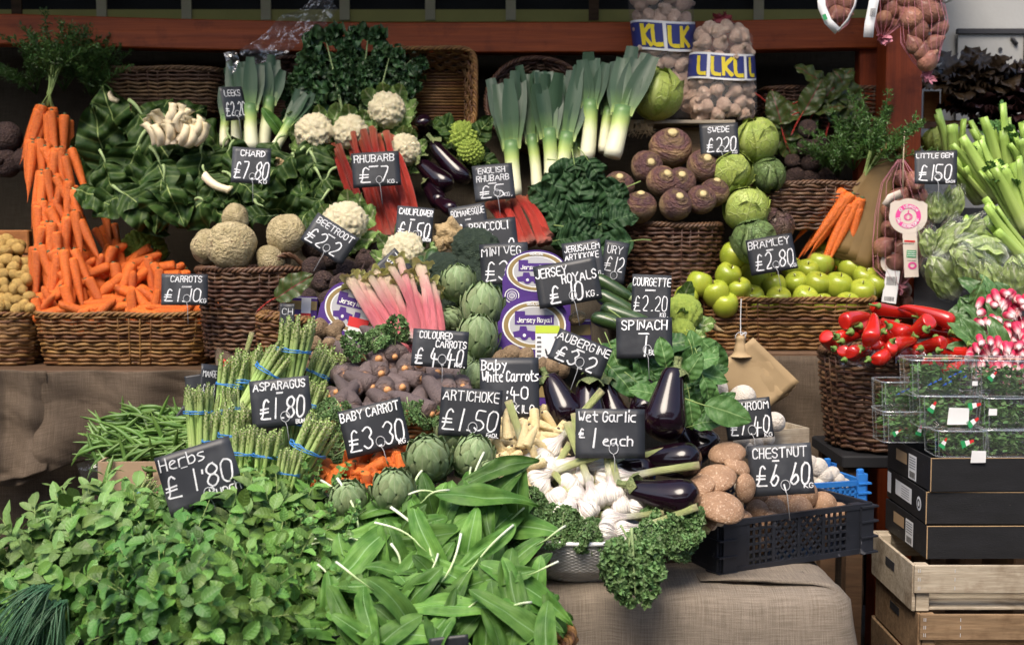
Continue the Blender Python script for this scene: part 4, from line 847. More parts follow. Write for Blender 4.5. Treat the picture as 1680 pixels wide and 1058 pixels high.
# ------------------------------------------------------------------ lattice crate
def crate(M, label, hx, hy, h, mt, diamond=True, cell=.016, bar=.0032, post=.03, ears=.0):
    root = link("plastic_crate", None)
    def side(mb, A, B, z0, z1, kinds):
        A, B = Vector(A), Vector(B); L = (B - A).length; d = (B - A) / L; n = d.cross(Vector((0, 0, 1)))
        P = lambda x, z: tuple(A + d * x + Vector((0, 0, z)))
        def br(x0, za, x1, zb, r=bar): 
            a, b = Vector(P(x0, za)), Vector(P(x1, zb)); q = (b - a).normalized(); s_ = q.cross(n) * r; t = n * r * .8; mb.add([a - s_ - t, a + s_ - t, a + s_ + t, a - s_ + t, b - s_ - t, b + s_ - t, b + s_ + t, b - s_ + t], [(3, 2, 1, 0), (4, 5, 6, 7), (0, 1, 5, 4), (1, 2, 6, 5), (2, 3, 7, 6), (3, 0, 4, 7)])
        br(0, z1, L, z1, .006); br(0, z0, L, z0, .006); k = len(kinds)
        for i, kd in enumerate(kinds):
            x0, x1 = L * i / k, L * (i + 1) / k; br(x0, z0, x0, z1, .004)
            if kd == 'd':
                s_ = cell * 1.25; q = -(z1 - z0)
                while q < x1 - x0:
                    for sg in (1, -1):
                        a0, b0 = q, q + (z1 - z0); lo, hi = max(0, a0), min(x1 - x0, b0)
                        if hi > lo + .003:
                            za = z0 + (lo - q); zb = z0 + (hi - q); xa, xb = (x0 + lo, x0 + hi) if sg > 0 else (x1 - lo, x1 - hi); br(xa, za, xb, zb)
                    q += s_
            elif kd == 'g':
                for q in np.arange(x0 + cell, x1 - .004, cell): br(q, z0, q, z1)
                for q in np.arange(z0 + cell, z1 - .004, cell): br(x0, q, x1, q)
            else:
                a, b = Vector(P(x0, z0)), Vector(P(x1, z1)); s2 = n * .003; mb.add([Vector(P(x0, z0)) - s2, Vector(P(x1, z0)) - s2, Vector(P(x1, z1)) - s2, Vector(P(x0, z1)) - s2, Vector(P(x0, z0)) + s2, Vector(P(x1, z0)) + s2, Vector(P(x1, z1)) + s2, Vector(P(x0, z1)) + s2], [(0, 1, 2, 3), (7, 6, 5, 4), (0, 4, 5, 1), (1, 5, 6, 2), (2, 6, 7, 3), (3, 7, 4, 0)])
                for q in np.linspace(z0, z1, 4)[1:-1]: br(x0, q, x1, q, .004)
    mb = MB(); c = [(-hx, -hy, 0), (hx, -hy, 0), (hx, hy, 0), (-hx, hy, 0)]; lng = ['s', 'g', 'd', 'd', 'g', 's'] if diamond else ['g'] * 3
    for i in range(4): side(mb, c[i], c[(i + 1) % 4], .006, h, lng if i % 2 == 0 else (['s', 'd', 's'] if diamond else ['g'] * 2))
    link("sides", mb.mesh("sides", MT[mt], False), root)
    f = MB(); f.box((-hx, -hy, 0), (hx, hy, .004)); link("floor", f.mesh("floor", MT[mt], False), root)
    for sx, sy in ((-1, -1), (1, -1), (1, 1), (-1, 1)):
        p = MB(); x, y = sx * hx, sy * hy; q = post
        p.box((min(x, x - sx * q), min(y + sy * .004, y + sy * .010), 0), (max(x, x - sx * q), max(y + sy * .004, y + sy * .010), h + ears)); p.box((min(x + sx * .004, x + sx * .010), min(y, y - sy * q), .001), (max(x + sx * .004, x + sx * .010), max(y, y - sy * q), h + ears - .001))
        for z in (.0, .33, .66, .97): p.box((min(x - sx * q, x + sx * .013), min(y - sy * q, y + sy * .013), z * h), (max(x - sx * q, x + sx * .013), max(y - sy * q, y + sy * .013), z * h + .004))
        if ears: p.box((min(x - sx * q * .7, x), min(y - sy * .012, y), h + ears * .4), (max(x - sx * q * .7, x), max(y - sy * .012, y), h + ears * 1.5), b=.002)
        link("corner_post", p.mesh("corner_post", MT[mt], False), root)
    root.matrix_world = M; return tag(root, label, "crate")
# ================================================================== the place
def boxthing(name, lo, hi, mt, label, cat, kind=None, b=.0, M=None):
    mb = MB(); mb.box(lo, hi, None, b); return one(name, cat, mb, MT[mt], label, kind=kind, M=M, smooth=False)
g = MB(); g.grid(np.array([[(x, y, 0) for x in np.linspace(-40, 40, 9)] for y in np.linspace(-30, 50, 9)])); one("ground", "ground", g, mat("paving", (.06, .058, .055), (.04, .04, .04), 6, rough=.85, bd=.003, bs=30), None, kind='structure')
for lo, hi in (((-9, -7.2, 0), (9, -7, 4.2)), ((-7.2, -6.9, 0), (-7, 6.2, 3.6)), ((7, -6.9, 0), (7.2, 6.2, 3.6))): boxthing("hall_wall", lo, hi, 'hall', None, None, 'structure')  # unseen walls added to block low sky and leave light from above
for k in range(4): boxthing("roof_truss", (-7, -6.6 + 1.25 * k, 5.2), (7, -6.25 + 1.25 * k, 5.6), 'hall', None, None, 'structure')  # unseen bars added overhead to break sky reflections into strips
for k in range(7): boxthing("roof_truss", (-6.2 + 2. * k, -6.9, 5.0), (-5.95 + 2. * k, -2.4, 5.19), 'hall', None, None, 'structure')  # crossing set of the same added, unseen bars
X = lambda px, d: (px - 840) / F * d
Z = lambda py, d: W(840, py, d).z
boxthing("roof", (-3.6, 3.72, 2.72), (1.8, 6.2, 2.78), 'brownw', None, None, 'structure')  # unseen slab added above the view to shade the back of the stall
boxthing("back_wall", (-3.6, 4.93, 0), (X(1475, 4.93), 5.0, 2.715), 'dark', "black boarded wall behind the stall, above the red beam", "wall")
boxthing("plaster_wall", (X(1475, 4.93) + .01, 5.25, 0), (4.2, 5.33, 2.715), 'concrete', "pale grey plaster wall at the right behind the whiteboard", "wall")
# cream lattice in front of the dark wall
root = link("lattice_frame", None); y = 4.84
mb = MB(); mb.box((X(-60, y), y, Z(36, y)), (X(1425, y), y + .03, Z(16, y))); link("rail", mb.mesh("rail", MT['yellowb'], False), root)
for i, px in enumerate((41, 178, 315, 443, 570, 708, 838, 972, 1105, 1238, 1375)):
    mb = MB(); mb.box((X(px - 8, y), y - .012, Z(34, y)), (X(px + 8, y), y - .001, 2.7)); link("batten", mb.mesh("batten", MT['brownw' if i in (0, 7) else 'batten'], False), root)
tag(root, "cream slatted frame above the red beam against the dark wall", "frame")
# red timber
mb = MB(); y0 = 4.42; x0, x1 = X(-80, y0), X(1446, y0); nb = 24; G = np.zeros((nb + 1, 8, 3)); zt = lambda x: float(np.interp(x, [X(0, y0), X(300, y0), X(600, y0), X(1100, y0), X(1420, y0)], [Z(22, y0), Z(31, y0), Z(37, y0), Z(36, y0), Z(29, y0)]))
for i in range(nb + 1):
    x = x0 + (x1 - x0) * i / nb; t = zt(x); q = .105
    G[i] = [(x, y0 + .004, t), (x, y0 + .08, t), (x, y0 + .08, t - q), (x, y0 + .004, t - q), (x, y0, t - q + .004), (x, y0, t - q * .5), (x, y0, t - .012), (x, y0, t - .004)]
mb.grid(G, True); one("cross_beam", "beam", mb, MT['beam'], "long red-stained timber beam across the back of the stall", smooth=False)
boxthing("timber_post", (X(1447, 4.25), 4.25, 0), (X(1506, 4.25), 4.37, 2.71), 'post', "tall red-stained timber post holding the shallot nets", "post", b=.004)
boxthing("timber_strut", (X(1404, 4.45), 4.45, 1.2), (X(1447, 4.45) - .002, 4.52, Z(76, 4.45) - .002), 'post', "short red timber strut under the beam beside the tall post", "post", b=.003)
boxthing("wooden_prop", (X(1378, 3.9), 3.9, 0), (X(1398, 3.9), 3.96, 1.0), 'post', "red wooden leg in the shade beside the burlap table", "post", b=.003)
def hang(x0, x1, z0, z1, y, amp, mt, name, label, nx=60, nz_=30, hem=.0, seed=0, f=2.2, folds=7.):
    P = np.zeros((nz_, nx, 3))
    for i in range(nz_):
        for j in range(nx):
            u = j / (nx - 1); v = i / (nz_ - 1); x = x0 + (x1 - x0) * u; zb = z0 + hem * (fnoise(x, 0, 3., seed) + .3 * math.sin(9 * x)); z = zb + (z1 - zb) * v; g_ = (1 - .55 * v)
            P[i, j] = (x + .02 * fnoise(x, z, 3, seed + 4), y + amp * g_ * (fnoise(x * folds / 4, z * .6, f, seed) + .5 * fnoise(x, z, f * 2.4, seed + 7)) - .05 * amp / .05 ** .5 * abs(fnoise(x * 1.6 + z * .9, z * 1.4 - x * .5, 3.4, seed + 2)) - .02 * abs(fnoise(x + z * 2.1, z * .7, 7, seed + 5)) * g_ - .02 * (1 - v), z)
    return sheet(name, label, P, mt)
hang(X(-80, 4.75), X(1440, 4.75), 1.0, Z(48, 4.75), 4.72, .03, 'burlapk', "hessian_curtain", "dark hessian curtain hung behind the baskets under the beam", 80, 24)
# shelves left and right, stepped hessian slope in the middle
boxthing("wooden_shelf", (X(-120, 3.74), 3.76, 1.05), (X(350, 3.74), 4.68, 1.086), 'brownw', "wooden shelf under the carrot basket at the left", "shelf", b=.004)
boxthing("wooden_shelf", (X(1120, 3.74), 3.82, 1.10), (X(1500, 3.74), 4.68, 1.136), 'brownw', "wooden shelf under the apple basket at the right", "shelf", b=.004)
def slopegrid():
    P = np.zeros((30, 40, 3))
    for i in range(30):
        py = 800 - i * (800 - 150) / 29
        for j in range(40):
            px = 205 + j * (1180 - 205) / 39; d = D(py) + .10; w_ = W(px, py, d); z = w_.z - .09 - .012 * math.sin(j * .9) - .01 * fnoise(px / 300, py / 300, 5, 2)
            if px < 330: z = min(z, 1.02) if py > 640 else min(z, 1.07)
            if px < 480 and py < 610: z = min(z, 1.0)
            if px > 1000 and py < 545: z = min(z, 1.12)
            if j in (0, 39) or i == 0: z = .5
            P[i, j] = (X(px, d), d, z)
    return P
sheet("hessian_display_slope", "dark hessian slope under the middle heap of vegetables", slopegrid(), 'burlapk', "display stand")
# front drapes
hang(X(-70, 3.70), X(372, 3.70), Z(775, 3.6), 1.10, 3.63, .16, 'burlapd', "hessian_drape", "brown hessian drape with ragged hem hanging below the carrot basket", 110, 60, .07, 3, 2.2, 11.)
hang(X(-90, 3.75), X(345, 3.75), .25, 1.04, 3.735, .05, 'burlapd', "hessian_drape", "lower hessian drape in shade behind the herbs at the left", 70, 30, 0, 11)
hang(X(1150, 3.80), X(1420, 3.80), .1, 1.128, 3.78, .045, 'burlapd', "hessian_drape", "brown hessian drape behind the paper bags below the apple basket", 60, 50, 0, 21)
# roll of gathered cloth at the far left
def foldroll(pts, r, label, mt='burlapd', seed=1):
    mb = MB(); n = 26; path = [Vector(p) for p in pts]; q = []
    for t in np.linspace(0, len(path) - 1.001, 30): i = int(t); q.append(path[i].lerp(path[i + 1], t - i))
    m = len(q); G = np.zeros((m, n, 3)); lc = np.zeros((m, n, 2)); L = 0
    for i in range(m):
        if i: L += (q[i] - q[i - 1]).length
        for j in range(n):
            a = j * 2 * math.pi / n; rr = r * (1 + .28 * math.sin(3 * a + .09 * i + seed) + .16 * math.sin(7 * a + seed * 2) + .25 * fnoise(a, i * .1, 1.2, seed)) * (1 + .25 * i / m)
            G[i, j] = (q[i].x + rr * math.cos(a), q[i].y + .6 * rr * math.sin(a), q[i].z); lc[i, j] = (L, a * r)
    mb.grid(G, True, lc); return one("hessian_fold", "cloth", mb, MT[mt], label)
hang(X(-60, 3.62), X(84, 3.62), Z(790, 3.45), 1.105, 3.58, .16, 'burlapd', "hessian_fold", "gathered brown hessian hanging in folds at the far left below the potatoes", 60, 50, .05, 31, 3.2, 16.)
foldroll([W(362, 562, 3.7), W(372, 600, 3.6), W(362, 625, 3.55)], .025, "grey hessian corner bunched up under the celeriac basket", seed=7)
# front table with a hessian cloth
def tablecloth(x0, x1, y0, y1, zt_, drop, label):
    n = 120; rings = []; e = .10
    def loop(gx, z, wav, k):
        pts = []
        for i in range(n):
            t = i / n * 4; s_ = int(t); f_ = t - s_; c = [(x0, y0), (x1, y0), (x1, y1), (x0, y1)]; a, b = c[s_], c[(s_ + 1) % 4]; x = a[0] + (b[0] - a[0]) * f_; y = a[1] + (b[1] - a[1]) * f_
            cx, cy = (x0 + x1) / 2, (y0 + y1) / 2; r_ = .045; ix = min(max(x, x0 + r_), x1 - r_); iy = min(max(y, y0 + r_), y1 - r_); v = Vector((x - ix, y - iy)); 
            if v.length > r_: v = v.normalized() * r_
            x, y = ix + v.x, iy + v.y; nv = v.normalized() if v.length > 1e-5 else Vector((0, 0)); w_ = wav * 1.7 * (fnoise(x * 3, y * 3, 2.2, 5) + .8 * fnoise(x * 8, y * 8 + k * .05, 1.4, 9))
            pts.append((x + nv.x * (gx + w_), y + nv.y * (gx + w_), z + .009 * fnoise(x, y, 9, 3) + .005 * abs(fnoise(x, y + z, 22, 8))))
        return pts
    R_ = [loop(-.30, zt_, 0, 0), loop(-.2, zt_ + .002, 0, 0), loop(-.12, zt_, 0, 0), loop(-.07, zt_ - .001, 0, 0), loop(-.035, zt_ - .005, 0, 0), loop(-.012, zt_ - .014, 0, 0), loop(.0, zt_ - .03, .003, 0)]
    for k in range(1, 15): R_.append(loop(.004 * k, zt_ - .03 - drop * k / 14, .0062 * k, k))
    P = np.array(R_); P = np.concatenate([P, P[:, :1]], 1); o = sheet("hessian_tablecloth", label, P, 'burlap', "tablecloth")
    return o
tablecloth(X(600, 2.5), X(1372, 2.62), 2.44, 3.05, .782, .75, "light hessian cloth draped over the front table at the right")
boxthing("table_top", (X(600, 2.5) + .03, 2.47, .74), (X(1372, 2.62) - .03, 3.02, .772), 'brownw', "wooden table top hidden under the light hessian cloth", "table") if False else None
# ------------------------------------------------------------------ helpers to set things out
def ball(kinds, px, py, d, wpx, label, group=None, R=None, s=(1, 1, 1)):
    k = random.choice(kinds) if isinstance(kinds, list) else kinds; w = mm(wpx, d); return put(k, Tm(W(px, py, d)) @ (rrot() if R is None else R), label, group, (w * s[0], w * s[1], w * s[2]))
def upto(a): return aim(a)
def inpoly(x, y, P):
    r = False
    for (ax, ay), (bx, by) in zip(P, P[1:] + P[:1]):
        if (ay > y) != (by > y) and x < (bx - ax) * (y - ay) / (by - ay) + ax: r = not r
    return r
def scatter(P, n, md, seed=None, tries=6000):
    xs = [p[0] for p in P]; ys = [p[1] for p in P]; out = []
    for _ in range(tries):
        x, y = U(min(xs), max(xs)), U(min(ys), max(ys))
        if inpoly(x, y, P) and all((x - a) ** 2 + (y - b) ** 2 > md * md for a, b in out):
            out.append((x, y))
            if len(out) >= n: break
    return out
def stick_heap(kinds, P, n, md, df, Lp, wp, label, group, ang=None, layers=((0, 0),), toward=.35, jit=.012):
    for dd, sh in layers:
        for x, y in scatter(P, n, md):
            d = df(x, y) + dd + U(-jit, jit); L = mm(Lp * U(.8, 1.15), d); a = math.radians(U(0, 360) if ang is None else random.gauss(*ang)); v = Vector((math.cos(a), U(-1, .35) * toward, math.sin(a) * .8)).normalized(); c = W(x, y + sh, d); span(random.choice(kinds), c - v * L / 2, c + v * L / 2, mm(wp * U(.85, 1.12), d), label, group)
def ball_heap(kinds, P, n, md, df, wp, label, group, layers=((0, 0),), var=.15, jit=.01):
    for dd, sh in layers:
        for x, y in scatter(P, n, md): ball(kinds, x, y + sh, df(x, y) + dd + U(-jit, jit), wp * U(1 - var, 1 + var), label, group)
def lerp2(y, y0, d0, y1, d1): return d0 + (d1 - d0) * (y - y0) / (y1 - y0)
def leafp(bl, stm, px, py, d, ang, Lp, label, cat, name, group=None, tc=.25, up=.6, rj=.35):
    a = math.radians(ang); v = Vector((math.cos(a), -tc + U(-.1, .1), math.sin(a))).normalized(); nr = Vector((U(-rj, rj), -1, up + U(-rj, rj))); L = mm(Lp, d); return leaf_thing(bl, stm, fr(v, nr, W(px, py, d) - v * L * .5), L, label, cat, name, group)
# ================================================================== LEFT
basket(Tm((X(192, 3.87), 4.06, 1.088)), "honey wicker basket full of loose orange carrots", X(338, 3.87) - X(192, 3.87), .195, .158, 'wick', .10, 13, .034)
basket(Tm((X(-62, 3.87), 4.06, 1.088)), "wicker basket of new potatoes cut off by the left edge", .205, .195, .158, 'wick', .10, 13, .034)
stick_heap(BLUNT, [(50, 518), (335, 518), (330, 480), (262, 430), (190, 412), (110, 430), (55, 490)], 68, 13, lambda x, y: lerp2(y, 520, 3.9, 420, 4.12), 72, 18, "loose orange carrot in the heap filling the wicker basket", "loose carrots in the left basket", None, ((.05, 6), (0, 0)), .5)
ball_heap(NEWP, [(-30, 512), (52, 512), (48, 450), (30, 395), (-30, 385)], 46, 10, lambda x, y: lerp2(y, 512, 3.9, 390, 4.1), 23, "small yellow new potato in the heap at the left edge", "new potatoes at the left edge", ((.04, 4), (0, 0)))
HC = [(80, 158, 4.22, 8, True, "topmost bunch of carrots hanging from its green fronds at the left"), (108, 172, 4.24, 5, False, "small carrot bunch right behind the topmost hanging bunch"), (64, 212, 4.16, 6, False, "carrot bunch at the left side of the hanging column below the topmost"), (104, 226, 4.14, 7, False, "carrot bunch at the right side of the hanging column below the topmost"), (78, 262, 4.1, 6, False, "carrot bunch in the upper middle of the hanging column"), (112, 280, 4.1, 6, False, "carrot bunch leaning right beside the dark chard leaves"), (72, 312, 4.07, 7, False, "carrot bunch in the lower middle of the hanging column"), (122, 330, 4.07, 6, False, "carrot bunch low at the right of the column near the small romanesco"), (90, 348, 4.04, 7, False, "carrot bunch low in the centre of the hanging column"), (66, 385, 4.02, 6, False, "lowest left carrot bunch of the column above the new potatoes"), (108, 392, 4.0, 7, False, "lowest carrot bunch of the column touching the loose carrots")]
for px, py, d, n, fr_, l in HC: carrot_bunch(Tm(W(px, py, d)) @ Matrix.Rotation(U(-.2, .2), 4, 'Y'), l, n, .165, .032, 1.15, .34, fr_)
for i, (px, py, d, sp) in enumerate([(105, 125, 4.34, 1.1), (150, 135, 4.38, 1.0), (60, 130, 4.4, .9), (120, 105, 4.42, .9)]):
    o = link("carrot_greens", random.choice(CFROND)); o.matrix_world = Tm(W(px, py + 25, d)) @ aim((U(-.4, .4), -.2, 1)) @ Matrix.Scale(1.15 * sp, 4); tag(o, ["feathery carrot tops right above the hanging carrots", "feathery carrot tops drooping towards the back wicker basket", "dark carrot tops at the far left under the beam", "highest tuft of carrot tops touching the red beam"][i], "carrot tops")
for i, (px, py, w_) in enumerate([(12, 225, 52), (10, 268, 50), (42, 262, 40), (-14, 245, 50)]): ball(BEET, px, py, 4.3, w_, "large earthy beetroot in the shade at the left edge", "beetroots at the left edge")
root = link("wooden_tub", None)
for i in range(2):
    mb = MB(); mb.box((X(-40, 4.25), 4.2, 1.35 + i * .085), (X(58, 4.25), 4.24, 1.43 + i * .085), None, .004); link("board", mb.mesh("board", MT['orangew'], False), root)
tag(root, "brown wooden crate under the beetroots at the left edge", "crate")
put(ROMA, Tm(W(235, 412, 4.2)) @ aim((.1, -.5, 1)), "small green romanesco between the hanging carrots and the celeriac", None, mm(72, 4.2))
stick_heap(CARROT, [(168, 375), (188, 375), (195, 410), (175, 425)], 6, 6, lambda x, y: 4.2, 60, 14, "carrot of the dim little bunch behind the small romanesco", "dim carrots behind the romanesco", (-70, 10))
basket(Tm(W(275, 190, 4.52)), "dark wide wicker basket standing at the back left under the beam", mm(190, 4.5) / 2, .12, .15, 'wickb', .12, 11, .036)
# pale cut chard stems and the dark leafy mass
for x, y in scatter([(228, 205), (345, 208), (330, 185), (290, 165), (250, 180)], 20, 8):
    b = W(286 + (x - 286) * .6, y + 34, 4.06); span(("chard_stem", "chard", [("chard_stem", CST[0])]) if False else random.choice(PINKW), b, W(x, y, 4.04), mm(15, 4.1), "pale cut chard stem poking out of the dark leaves", "pale cut chard stems")
for i, (x, y) in enumerate(scatter([(150, 325), (150, 240), (165, 185), (240, 195), (345, 215), (385, 250), (370, 335), (260, 345)], 40, 26)):
    leafp(CHL, CST, x, y, lerp2(y, 340, 4.02, 170, 4.25) + U(-.04, .05), random.gauss(-70 if y > 230 else 60, 50), U(84, 128), "large dark green chard leaf in the leafy mass left of the celeriac", "chard leaf", "chard_leaf", "chard leaves at the left", .45, .5, .9)
for i, (x, y) in enumerate(scatter([(350, 330), (345, 285), (400, 250), (470, 255), (545, 265), (550, 330), (470, 370), (400, 350)], 22, 24)):
    leafp(CHL, CST, x, y, lerp2(y, 370, 3.82, 250, 4.08) + U(-.04, .04), random.gauss(-60, 60), U(70, 100), "crinkled green chard leaf between the chard sign and the rhubarb", "chard leaf", "chard_leaf", "chard leaves above the celeriac", .45, .5, .9)
span(random.choice(PINKW), W(335, 288, 3.95), W(378, 312, 3.93), mm(15, 3.9), "thick pale chard stem end below the chard sign"); span(random.choice(PINKW), W(180, 152, 4.2), W(196, 166, 4.2), mm(12, 4.2), "pale stalk end sticking up at the top of the chard leaves")
# celeriac basket
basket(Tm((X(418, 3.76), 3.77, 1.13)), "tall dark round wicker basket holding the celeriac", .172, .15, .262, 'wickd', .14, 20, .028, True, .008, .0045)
bk = bpy.data.objects[[o.name for o in COL.objects if o.get('label', '').startswith("tall dark round wicker basket holding")][0]]
handle_loop(bk, 'wickd', (.06, -.14, .26), (.17, -.06, .26), .05)
for (px, py, w_, d, l) in [(345, 405, 66, 3.74, "celeriac at the left rim of the dark round basket"), (380, 404, 82, 3.66, "largest celeriac in front in the dark round basket"), (470, 385, 70, 3.72, "celeriac leaning at the right rim of the dark basket"), (444, 428, 52, 3.68, "half hidden celeriac low behind the basket's rope handle"), (386, 358, 48, 3.8, "small knobbly celeriac on top of the others under the chard leaves")]: ball(CELERIAC, px, py, d, w_, l)
ball(JERU, 463, 272, 4.05, 48, "yellowish root tucked between the leek and the chard leaves", None, aim((.4, 0, 1)))
# leeks left
def leekp(bx, by, mx, my, lp, wp, d, label, group, spread=.32, n=6, cut=.55):
    A, B = W(bx, by, d - .03), W(mx, my, d); v = B - A; leek(Tm(A) @ aim(v, U(-.4, .4)), label, group, v.length, mm(wp, d), mm(lp, d), spread, n, cut)
for a in [(388, 245, 388, 175, 95, 17, 4.2), (413, 245, 410, 172, 92, 22, 4.16), (432, 245, 442, 160, 82, 20, 4.2), (440, 258, 478, 196, 72, 17, 4.14), (368, 240, 372, 190, 60, 15, 4.24)]: leekp(*a, "leek of the bundle standing behind the chard sign", "leeks behind the chard sign", .2)
leafp(WGL, None, 456, 208, 4.08, -48, 92, "single broad leek leaf bent down over the pale stems", "leek leaf", "leek_leaf")
# kale, tilted basket, cauliflowers, aubergines, romanesco
for i, (bx, by, a, L) in enumerate([(565, 200, 100, 150), (590, 190, 82, 140), (545, 205, 128, 100), (610, 185, 60, 125), (600, 200, 40, 90), (530, 215, 160, 70), (570, 215, 95, 90), (560, 205, 140, 110), (615, 190, 75, 110), (540, 190, 105, 110)]):
    a_ = math.radians(a); v = Vector((math.cos(a_), -.15, math.sin(a_))); k = random.choice(DKALE); d = 4.24 + .02 * (i % 4); put(("kale_leaf", "kale", k), fr(v, (U(-.3, .3), -1, .5), W(bx, by, d)), "tall dark curly kale leaf fanning up left of the tilted basket", "tall kale leaves at the back", mm(L, d) / .2)
basket(Tm(W(710, 168, 4.40)) @ Matrix.Rotation(math.radians(74), 4, 'X'), "honey wicker basket tipped on its side with its mouth to the front", mm(146, 4.28) / 2, .145, .125, 'wick', .26, 12, .03)
basket(Tm(W(880, 205, 4.42)) @ Matrix.Rotation(math.radians(58), 4, 'X'), "round dark wicker basket tipped up behind the leeks", mm(165, 4.33) / 2, .19, .13, 'wickd', .3, 12, .03, True)
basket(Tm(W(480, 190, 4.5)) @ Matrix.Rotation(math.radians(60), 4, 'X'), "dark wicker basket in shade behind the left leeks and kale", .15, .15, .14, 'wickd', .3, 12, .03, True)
for (px, py, w_, d, dr, l) in [(634, 181, 58, 4.14, (0, -1, .25), "topmost white cauliflower right of the tall kale"), (515, 217, 62, 4.1, (-.2, -1, .4), "white cauliflower beside the slanting leek"), (574, 217, 56, 4.08, (0, -1, .4), "white cauliflower just behind the red rhubarb tops"), (664, 246, 52, 4.06, (.25, -1, .3), "white cauliflower right of the red rhubarb under the aubergines"), (566, 366, 72, 3.72, (0, -1, .55), "leafy cauliflower above the tilted beetroot sign"), (662, 412, 66, 3.55, (-.2, -.8, .6), "cauliflower below the cauliflower sign beside the broccoli")]: ball(CAULI, px, py, d, w_, l, None, aim(dr, U(0, 6)))
for (a, b, w_, d, l) in [((705, 228), (688, 196), 36, 4.16, "aubergine standing upright at the back beside the topmost cauliflower"), ((712, 232), (772, 298), 42, 4.08, "long glossy aubergine slanting down from the romanesco leaves"), ((690, 262), (742, 306), 46, 4.02, "fat aubergine under the long slanting one at the back"), ((716, 330), (750, 350), 34, 3.94, "small dark aubergine just left of the english rhubarb sign"), ((700, 300), (725, 335), 40, 3.98, "dark aubergine lying in shade above the cauliflower sign")]: span(random.choice(AUBS), W(*a, d + .02), W(*b, d - .05), mm(w_, d), l)
put(ROMA, Tm(W(760, 228, 4.16)) @ aim((.2, -.5, 1)), "leafy romanesco at the back right of the long aubergine", None, mm(58, 4.16))
for x, y, a in [(735, 205, 110), (790, 215, 60), (795, 245, 0), (725, 225, 160), (775, 265, -50), (745, 262, -100), (800, 268, -30)]: leafp(CHL, None, x, y, 4.12, a, 58, "dark leaf around the back romanesco", "romanesco leaf", "romanesco_leaf", "leaves round the back romanesco", .3)
put(ROMA, Tm(W(772, 250, 4.12)) @ aim((.4, -.7, .6)), "yellow-green romanesco tip leaning against the first one", None, mm(44, 4.12))
# red rhubarb
for i in range(17):
    t = i / 16; a = W(545 + 98 * t + U(-5, 5), 238 - 24 * math.sin(t * 2.4) + U(-8, 8), 4.10 - .035 * (i % 3)); b = W(604 + 84 * t + U(-4, 4), 402 - 34 * t + U(-6, 6), 3.88 - .015 * (i % 3)); span(random.choice(RHUB), b, a, mm(U(9, 12.5), 4.0), "red rhubarb stalk of the bundle standing under its sign", "red rhubarb stalks")
for i in range(9): t = i / 8; span(random.choice(RHUB), W(905 - 70 * t + U(-6, 6), 392 + 18 * t + U(-4, 4), 3.66), W(868 - 66 * t + U(-4, 4), 325 + 14 * t + U(-4, 4), 3.86), mm(U(12, 16), 3.75), "red stalk of the english rhubarb lying right of its sign", "english rhubarb stalks")
for i in range(5): t = i / 4; span(random.choice(RHUB), W(790 - 8 * t, 390 - 8 * t, 3.72), W(870 - 50 * t, 335 - 2 * t, 3.9), mm(13, 3.8), "red stalk of the english rhubarb lying right of its sign", "english rhubarb stalks") if False else None
ball(JERU, 738, 386, 3.62, 66, "pale knobbly yam below the aubergines beside the romanesque sign", None, aim((.8, .1, .5)), (.8, 1, 1))
ball(JERU, 720, 402, 3.6, 40, "lower pale yam root under the knobbly one", None, aim((1, .1, .1)), (.8, 1, 1))
# beetroots
for x, y, w_ in [(485, 468, 40), (515, 440, 40), (545, 425, 36), (530, 462, 38), (570, 445, 42), (600, 430, 40), (560, 470, 42), (590, 465, 44), (620, 450, 40), (500, 490, 40), (540, 495, 40), (475, 500, 36), (618, 415, 42), (585, 405, 40), (640, 405, 38), (515, 408, 40), (545, 400, 36), (603, 485, 40), (560, 505, 36), (470, 520, 34), (500, 520, 34)]: ball(BEET, x, y, D(y) + .1 + U(0, .03), w_, "earthy brown beetroot in the heap under the beetroot sign", "beetroots in the middle heap")
leafp(BTL, BST, 480, 470, 3.3, 35, 80, "yellowing beet leaf with a red stalk lying across the beetroots", "beet leaf", "beet_leaf")
